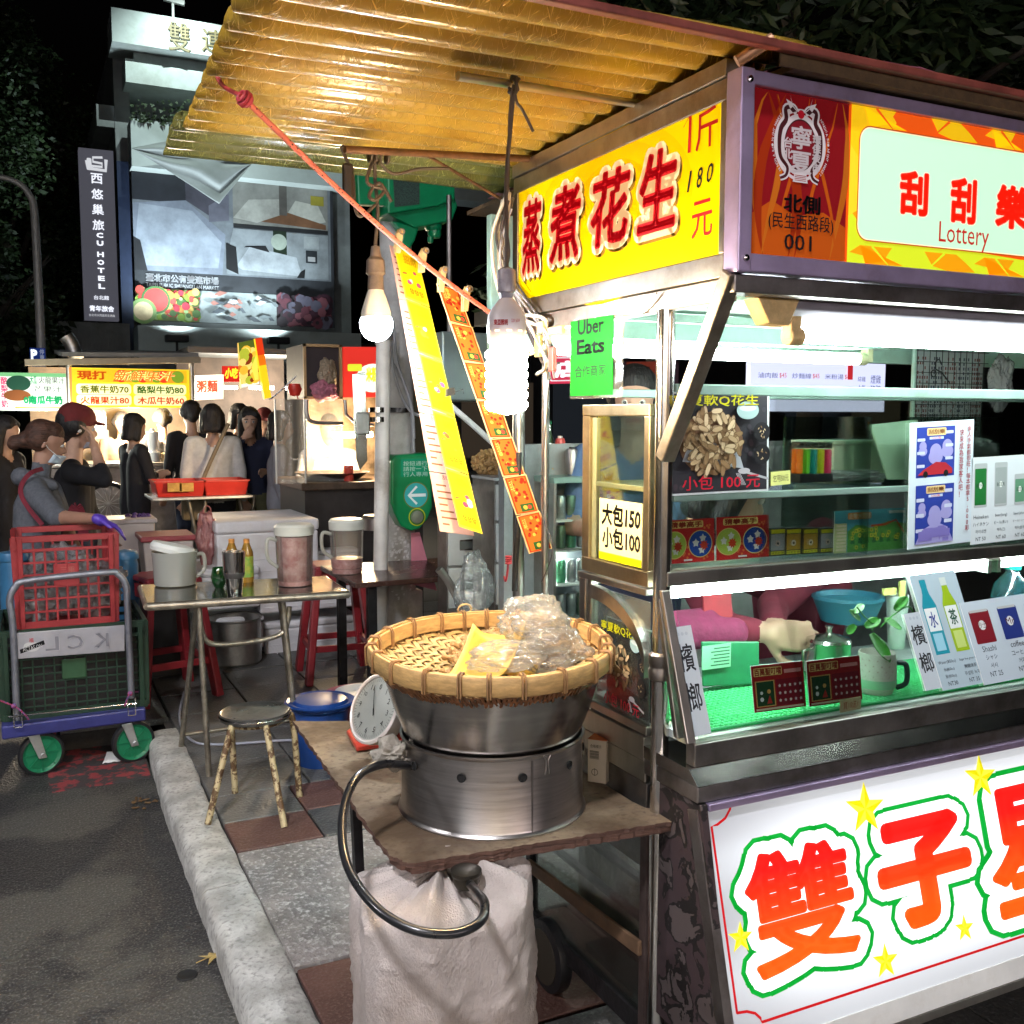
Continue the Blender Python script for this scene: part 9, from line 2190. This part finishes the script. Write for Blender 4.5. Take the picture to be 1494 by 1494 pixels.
pl_ = (gb+V3(0, -.004, 0), V3(0, -SLN.z, SLN.y))
BET = ink((34, 36, 42)); 
def betel(s): s.rect(0, 0, 1, 1, ink((186, 194, 204))); s.text('檳', .12, .58, .86, .84, BET, bold=.012); s.text('榔', .12, .22, .86, .48, BET, bold=.012); [s.disc(.3+.2*i, .93, .004, ink((170, 178, 190)), n=10) for i in range(3)]
card('betel_sign', 'paper sign', 'white strip with two brushed characters at the left end of the slanted glass', (1008, 1076), (1038, 1070), (978, 916), 0, betel, plane=pl_)
card('betel_sign', 'paper sign', 'white strip with two brushed characters in the middle of the slanted glass', (1351, 1008), (1376, 1003), (1318, 896), 0, betel, plane=pl_)
def drinks(s):
 s.rect(0, 0, 1, 1, ink((172, 190, 202)))
 for (x, w, c1, c2) in ((.08, .30, (30, 140, 160), (150, 200, 220)), (.52, .30, (150, 180, 30), (190, 210, 120))):
  s.poly([(x, .30), (x+w, .30), (x+w, .72), (x+w*.75, .82), (x+w*.7, .88), (x+w*.3, .88), (x+w*.25, .82), (x, .72)], ink(c1)); s.rect(x+.02, .50, x+w-.02, .70, ink((222, 228, 230))); s.rect(x+.05, .33, x+w-.05, .48, ink(c2)); s.rect(x+w*.28, .88, x+w*.72, .95, ink(c1 if x < .3 else (200, 210, 205))); s.text(vtext('茶') if x > .3 else '水', x+.07, .53, x+w-.07, .67, ink((20, 80, 60) if x > .3 else (40, 60, 140)), bold=.02)
 for i, (a, b) in enumerate((('Water(850cc)', 'Sugar free green tea'), ('水(850cc)', '無糖綠茶'), ('물(850cc)', '무설탕 녹차'), ('NT30', 'NT 35'))): s.text(a, .06, .21-.06*i, .44, .245-.06*i, BET, keep=True); s.text(b, .52, .21-.06*i, .92, .245-.06*i, BET, keep=True)
card('water_tea_menu', 'poster', 'drinks sheet with a blue water bottle and a green tea bottle on the slanted glass', (1376, 1008), (1442, 995), (1326, 840), 0, drinks, plane=(pl_[0]+V3(0, -.002, 0), pl_[1]))
def cans(s):
 s.rect(0, 0, 1, 1, ink((186, 198, 210)))
 for i, (n_, c_, rows) in enumerate((('Shashi', (120, 24, 36), ('シャシ', '사시', 'NT 25')), ('coffee', (36, 50, 120), ('コーヒー', '커피', 'NT25')), ('tea', (60, 90, 160), ('茶', '차', 'NT25')))):
  x = .06+.32*i; s.rrect(x, .48, x+.22, .88, .004, ink(c_)); s.rect(x+.01, .86, x+.21, .89, ink((180, 180, 180))); s.disc(x+.11, .7, .012, ink((210, 212, 214))); s.text('沙士' if i == 0 else 'Mr', x+.06, .66, x+.16, .74, ink((80, 30, 40)))
  s.text(n_, x, .38, x+.22, .45, BET, keep=True)
  for j, r_ in enumerate(rows): s.text(r_, x+.02, .28-.1*j, x+.2, .34-.1*j, BET, keep=True)
card('canned_drinks_menu', 'poster', 'canned drinks sheet with red and blue cans at the right end of the slanted glass', (1436, 1000), (1560, 975), (1400, 880), 0, cans, plane=(pl_[0]+V3(0, -.004, 0), pl_[1]))
def santa(s):
 s.rect(0, 0, 1, 1, ink((150, 24, 28))); s.rrect(.04, .76, .58, .94, .003, ink((230, 190, 120))); s.text('百萬聖叮噹', .05, .77, .57, .93, ink((150, 30, 20)), bold=.03); s.rect(.62, .78, .95, .86, ink((220, 150, 150))); s.rect(.05, .1, .42, .66, ink((200, 160, 90))); s.rect(.07, .12, .40, .64, ink((26, 60, 34))); s.disc(.16, .26, .005, ink((220, 224, 226))); s.disc(.16, .4, .0038, ink((220, 224, 226))); s.disc(.3, .42, .005, ink((210, 160, 90))); s.poly([(.25, .16), (.35, .16), (.31, .34)], ink((170, 40, 40)))
 s.rect(.45, .1, .96, .66, ink((120, 16, 34)))
 for i in range(15): s.star(.51+.1*(i % 5), .2+.16*(i//5), .0042, ink(((220, 200, 200), (200, 180, 190))[i % 2]), n=5, inner=.6)
 s.rect(.03, .03, .95, .07, ink((220, 200, 180)))
yq = 1.70
card('christmas_card', 'lottery card', 'red snowman lottery card standing left of its twin on the green mat', (1101, 1040), (1176, 1030), (1095, 972), yq, santa)
card('christmas_card', 'lottery card', 'red snowman lottery card standing beside the spotted mug', (1181, 1031), (1258, 1020), (1176, 965), yq, santa)
card('price_tag', 'price tag', 'beige handwritten tag below the right snowman card', (1226, 1040), (1256, 1034), (1226, 1022), 1.675, lambda s: s.text('買10送1', .15, .2, .85, .8, ink((180, 70, 40))), mat('tag_beige', (.6, .5, .3), .5))
g_ = thing('green_board', 'dark green board with white notice leaning in the lower case', 'board', PY(1070, 1000, 1.93)); mb = MB(); mb.prism([PY(1026, 1002, 1.92), PY(1108, 998, 1.92), PY(1108, 936, 1.94), PY(1024, 936, 1.94)], (0, .006, 0)); mb.build('board_panel', GREENP, g_, bevel=.003)
s = Sheet(PY(1024, 978, 1.915), (1, 0, 0), (0, 0, 1), .085, .058); s.base(ink((150, 214, 176)), .001); [s.rect(.3+.1*(i % 2), .12+.14*i, .95, .17+.14*i, ink((60, 110, 80))) for i in range(6)]; s.build('notice', g_)
kt = thing('steel_kettle', 'stainless steel mug with lid and loop handle in the lower case', 'kettle', PY(1205, 962, 1.9)); c = PY(1208, 968, 1.90); c.z = .9385; r_ = 37/FPX*2.2; mb = MB(); mb.lathe(c, [(0, 0), (r_, 0), (r_, .095), (r_*1.03, .098), (r_*.95, .106), (r_*.2, .118), (r_*.12, .12), (r_*.12, .13), (r_*.2, .136), (0, .138)], 40); mb.build('mug_body', STEEL2, kt, smooth=30); mb = MB(); mb.sweep([c+V3(-r_, 0, .085), c+V3(-r_-.028, 0, .082), c+V3(-r_-.028, 0, .03), c+V3(-r_, 0, .012)], .004, 8); mb.build('handle', STEEL2, kt, smooth=1)
mg = thing('spotted_mug', 'white spotted mug planter with dark handle and green leaves on the green mat', 'mug', PY(1278, 1000, 1.76)); c = PY(1278, 1003, 1.75); c.z = .942; r_ = 34/FPX*2.0; hm = .098
mb = MB(); mb.lathe(c, [(0, 0), (r_*.8, 0), (r_*.95, .015), (r_, .05), (r_*.93, hm), (r_*.88, hm), (r_*.9, .03), (0, .02)], 36); mb.build('mug_body', mat('speckled_glaze', (.68, .66, .60), .3, 0, .06, 10, coat=.4), mg, smooth=30); mb = MB(); mb.lathe(c, [(r_*.955, .015), (r_*1.003, .034), (r_*1.004, .036)], 36, cap=False); mb.build('green_glaze_band', mat('glaze_green', (.35, .7, .45), .3), mg, smooth=1)
mb = MB()
for i in range(60): a = 2*PI*(i % 15)/15+.2*(i//15); z_ = .045+.013*(i//15); d = V3(math.cos(a), math.sin(a), 0); mb.lathe(c+V3(0, 0, z_)+d*(r_*.985), [(.0016, 0), (0, .001)], 6, (d.cross(V3(0, 0, 1)), V3(0, 0, 1), d), cap=False)
mb.build('glaze_spots', mat('spot_brown', (.3, .16, .1), .4), mg, kind='stuff'); mb = MB(); mb.sweep(interp([c+V3(r_*.75, -r_*.6, hm*.75), c+V3(r_*1.0, -r_*1.0, hm*.72), c+V3(r_*1.0, -r_*1.05, hm*.3), c+V3(r_*.7, -r_*.68, hm*.14)], 6), .0065, 10); mb.build('handle', mat('dark_green_handle', (.01, .03, .03), .3), mg, smooth=1)
LFG = mat('fresh_leaf', (.05, .26, .03), .35, 0, .25, 30, .15, 60)
def leaf(base, tip, w, cup=.2, n=9, par=None):
 d = tip-base; l = d.length; d.normalize(); s_ = d.cross(V3(0, -.75, .65)).normalized(); nn_ = s_.cross(d); mb = MB()
 mb.grid(lambda u, v: base+d*l*v+s_*((u-.5)*2*w*math.sin(PI*min(1, v*.93+.07))**.6*(1+.06*math.sin(v*50)))+nn_*(cup*w*(2*u-1)**2-.25*l*v*v*.3), 6, n); mb.build('leaf', LFG, par, smooth=1, solid=.0008)
tp_ = c+V3(0, 0, hm)
for (bx_, by_, tx, ty, w, d) in ((1270, 925, 1300, 965, .020, -.05), (1255, 905, 1240, 890, .011, 0), (1262, 915, 1285, 902, .013, 0), (1248, 912, 1236, 925, .010, 0), (1290, 905, 1318, 915, .014, .02), (1305, 890, 1325, 870, .012, 0), (1330, 905, 1342, 955, .012, -.02), (1245, 895, 1262, 880, .009, .02)): leaf(PY(bx_, by_, 1.75), PY(tx, ty, 1.75+d), w, par=mg)
mb = MB()
for pts in ([(1280, 915), (1262, 900), (1250, 885)], [(1285, 915), (1300, 900), (1325, 885), (1335, 900)], [(1275, 915), (1272, 920)]): mb.sweep(interp([PY(a, b, 1.75) for a, b in pts], 4), .0018, 6)
mb.build('stems', LFG, mg)
for px, w, py0, py1, y, m_, lb, nm in ((1307, 38, 868, 945, 1.93, mat('pale_grey_cup', (.55, .62, .58), .4), 'pale grey lidded cup behind the plant mug', 'cup'), (1236, 120, 868, 905, 2.15, mat('teal_blue_bowl', (.05, .25, .36), .35), 'wide blue bowl behind the kettle', 'bowl')):
 a = PY(px, py1, y); a.z = max(a.z, .94); r_ = w/2/FPX*(y*1.12); h = PY(px, py0, y).z-a.z; t = thing(nm, lb, nm, a); ring(a, [(0, 0), (r_*.75, 0), (r_, h*.85), (r_*1.03, h*.88), (r_*1.02, h), (r_*.9, h), (r_*.85, h*.8), (0, h*.6)], nm+'_body', m_, t, 32)
fl_c = PY(1320, 862, 1.9); mb = MB()
for dx, dy in ((0, 0), (-.045, .0)): mb.box(fl_c+V3(dx, .01, dy), (.02, .006, .05) if dx == 0 else (.045, .006, .018))
o = mb.build('yellow_tag_clip', mat('pale_yellow_plastic', (.66, .66, .20), .4), kind='stuff'); tag(o, 'pale yellow plastic tags above the lidded cup', 'tags')
bb = thing('water_bottle', 'large clear blue bottle with green cap behind the menus', 'bottle', PY(1470, 900, 1.9)); c = PY(1474, 900, 1.86); c.z = .94; r_ = .052; ring(c, [(0, 0), (r_, 0), (r_, .17), (r_*.9, .20), (r_*.35, .235), (r_*.33, .245), (0, .245)], 'bottle_body', thin('blue_bottle_film', (.45, .72, .85), .15, .05, .4, 0, 3, (.1, .35, .45), .3), bb, 20); ring(c+V3(0, 0, .245), [(r_*.42, 0), (r_*.42, .035), (0, .037)], 'bottle_cap', mat('teal_cap', (.01, .35, .28), .4), bb, 20)
mnu = thing('lit_menu_board', 'bright white menu board with blue columns of dishes behind the stall', 'menu board', PY(1190, 540, 4.4)); a, b = PY(1094, 600, 4.4), PY(1294, 480, 4.4); s = Sheet(a, (1, 0, 0), (0, 0, 1), b.x-a.x, b.z-a.z, .002); s.base(ink((222, 228, 255), .95), .04); IB = ink((60, 70, 150), .4)
for i in range(3):
 for j in range(2): s.text(('滷肉飯', '炒麵線', '米粉湯')[i], .05+.24*i, .38-.24*j, .19+.24*i, .44-.24*j, IB); s.text(('$45', '$60')[j], .20+.24*i, .38-.24*j, .25+.24*i, .44-.24*j, ink((220, 60, 60), .5))
s.rect(.70, .38, .74, .55, ink((220, 50, 60), .6)); s.text('綜雞', .78, .36, .84, .42, IB); s.text('人氣', .78, .26, .84, .32, IB); s.text('煙雞', .88, .34, .96, .44, IB); s.text('豬肺', .88, .22, .96, .32, IB); s.text('九層塔', .86, .66, .98, .76, IB); s.build('menu_face', mnu)
lit_sign('red_shop_sign', 'red and white lit sign glimpsed behind the delivery sheet', (798, 560), (890, 558), (798, 518), 5.5, (220, 60, 90), .7, lambda s: (s.rrect(.03, .08, .97, .92, .02, ink((236, 230, 236), .8)), s.rrect(.05, .12, .95, .88, .02, ink((220, 60, 90), .7)), s.text('店小', .1, .2, .9, .8, ink((240, 230, 236), .9), bold=.06)))
lit_sign('dark_red_board', 'dark board with faded red character behind the stall', (905, 565), (990, 563), (905, 528), 5.0, (50, 30, 34), .3, lambda s: (s.rect(.1, 0, .6, 1, ink((130, 50, 30), .3)), s.text('麻', .2, .1, .5, .9, ink((40, 20, 20)))))
gy = 2.62; gt = thing('wire_grid', 'black wire grid with paper notices and a hanger at the back of the stall', 'wire grid', PY(1400, 540, gy)); a, b = PY(1336, 590, gy), PY(1560, 500, gy)
for i in range(12): x = a.x+i*.031; mb = MB(); mb.cyl((x, gy, 1.50), (x, gy, 1.88), .0014, n=6); mb.build('grid_wire', BLACK, gt)
for i in range(10): z = 1.53+i*.038; mb = MB(); mb.cyl((a.x-.01, gy-.003, z), (a.x+.36, gy-.003, z), .0014, n=6); mb.build('grid_wire', BLACK, gt)
mb = MB(); mb.cyl((a.x-.016, gy, .8), (a.x-.016, gy, 1.85), .008, n=10); mb.build('grid_post', MINT, gt)
q = PY(1365, 545, gy-.02); mb = MB(); mb.sweep(interp([q+V3(.025, 0, .035), q+V3(.015, 0, .05), q+V3(-.002, 0, .04), q+V3(0, 0, .015)], 5), .0022, 6); mb.sweep([q+V3(-.01+.012*math.cos(j/10*6.28), 0, .0+.012*math.sin(j/10*6.28)) for j in range(10)], .0024, 6, closed=True); mb.sweep([q+V3(.0, 0, .015), q+V3(.03, 0, .005), q+V3(.07, 0, -.03)], .0026, 6); mb.build('coat_hanger', BLACK, gt)
for i in range(5):
 s = Sheet((a.x+.01+.072*i, gy+.015+.002*i, 1.53), (1, 0, 0), (0, 0, 1), .066, .31); s.base(ink((200, 204, 206)), .001); rn = random.Random(i)
 for c_ in range(5):
  for r_ in range(16):
   if rn.random() < .7: s.rect(.1+.17*c_, .06+.055*r_, .2+.17*c_, .095+.055*r_, ink((90, 90, 110) if i % 2 else (150, 90, 90)))
 s.build('paper_notice', gt)
mb = MB(); mb.bx(XS+.35, XE, 3.25, 3.3, .2, 1.5); o = mb.build('dark_partition', mat('partition_steel', (.24, .25, .25), .5, .2, .4, 3)); tag(o, 'dark steel partition behind the stall keepers', 'partition')
tb4 = thing('back_counter', 'green topped work counter behind the glass cases', 'counter', (2.2, 2.2, .9)); mb = MB(); mb.bx(XS+.12, XE, 2.09, 2.2, .90, .92); mb.build('counter_top', mat('work_top', (.35, .42, .40), .3, .3), tb4)
o = crumple('hanging_bags', PY(1460, 560, 2.5), (.05, .03, .09), 6, CUPB, amp=.5); tag(o, 'clear bags hanging in front of the wire grid', 'bags')
# the unseen street behind the camera; lit signs and lamps added as fill
e_ = 1
for i, (x, w, col, st) in enumerate(((-6.5, 3.0, (.95, .9, 1.0), 9), (-3, 3.0, (1, .92, .82), 9), (.5, 3, (1, .88, .95), 9), (-10, 3, (.9, .95, 1), 9))):
 t = thing('opposite_fill_stall', ('unseen stall across the street with an added lilac white fill sign', 'unseen stall across the street with an added warm white fill sign', 'unseen stall across the street with an added pinkish white fill sign', 'unseen stall across the street with an added cool white fill sign')[i], 'market stall', (x, -4.6, 0)); y = -4.6
 mb = MB(); mb.bx(x, x+w, y, y+.12, 2.2, 2.8); mb.build('fill_sign_box', glow('opp_fill_sign_%d' % i, col, st*.5), t); mb = MB(); mb.bx(x, x+w, y-1.5, y-.02, 2.9, 2.95); mb.build('roof', CONCD, t); mb = MB(); mb.bx(x, x+w, y-.9, y-.1, 0, .9); mb.build('counter', STEELD, t); mb = MB(); mb.bx(x, x+w, y-1.6, y-1.5, 0, 2.9); mb.build('back_wall', CREAM, t)  # glowing sign added as soft frontal fill for the stall
 for px in (x, x+w): mb = MB(); mb.cyl((px, y-.06, 0), (px, y-.06, 2.9), .03); mb.build('stall_post', ALU, t)
t = thing('fill_street_lamp', 'unseen street lamp behind the viewer, added as fill light on the kerb', 'street lamp', (-3.2, -1.6, 0)); mb = MB(); mb.sweep(interp([V3(-3.2, -1.6, 0), V3(-3.2, -1.6, 4.6), V3(-2.9, -1.4, 5.3), V3(-1.9, -.8, 5.6)], 6), .06, 10); mb.build('pole', _mc['lamp_pole_grey'], t, smooth=1); mb = MB(); mb.box((-1.7, -.7, 5.6), (.6, .3, .1)); mb.build('lamp_head', _mc['lamp_head_grey'], t); mb = MB(); mb.box((-1.7, -.7, 5.535), (.5, .24, .02)); mb.build('lamp_glass', glow('fill_lamp_glass', (.94, .93, .98), 420), t)  # unseen lamp, added to fill the ground and stall from the front
dup(t, (-4.4, 2.2, 0), -.3, 'unseen street lamp across the road left of the trolley, added as fill light')  # second added lamp, brightens the middle ground from the left
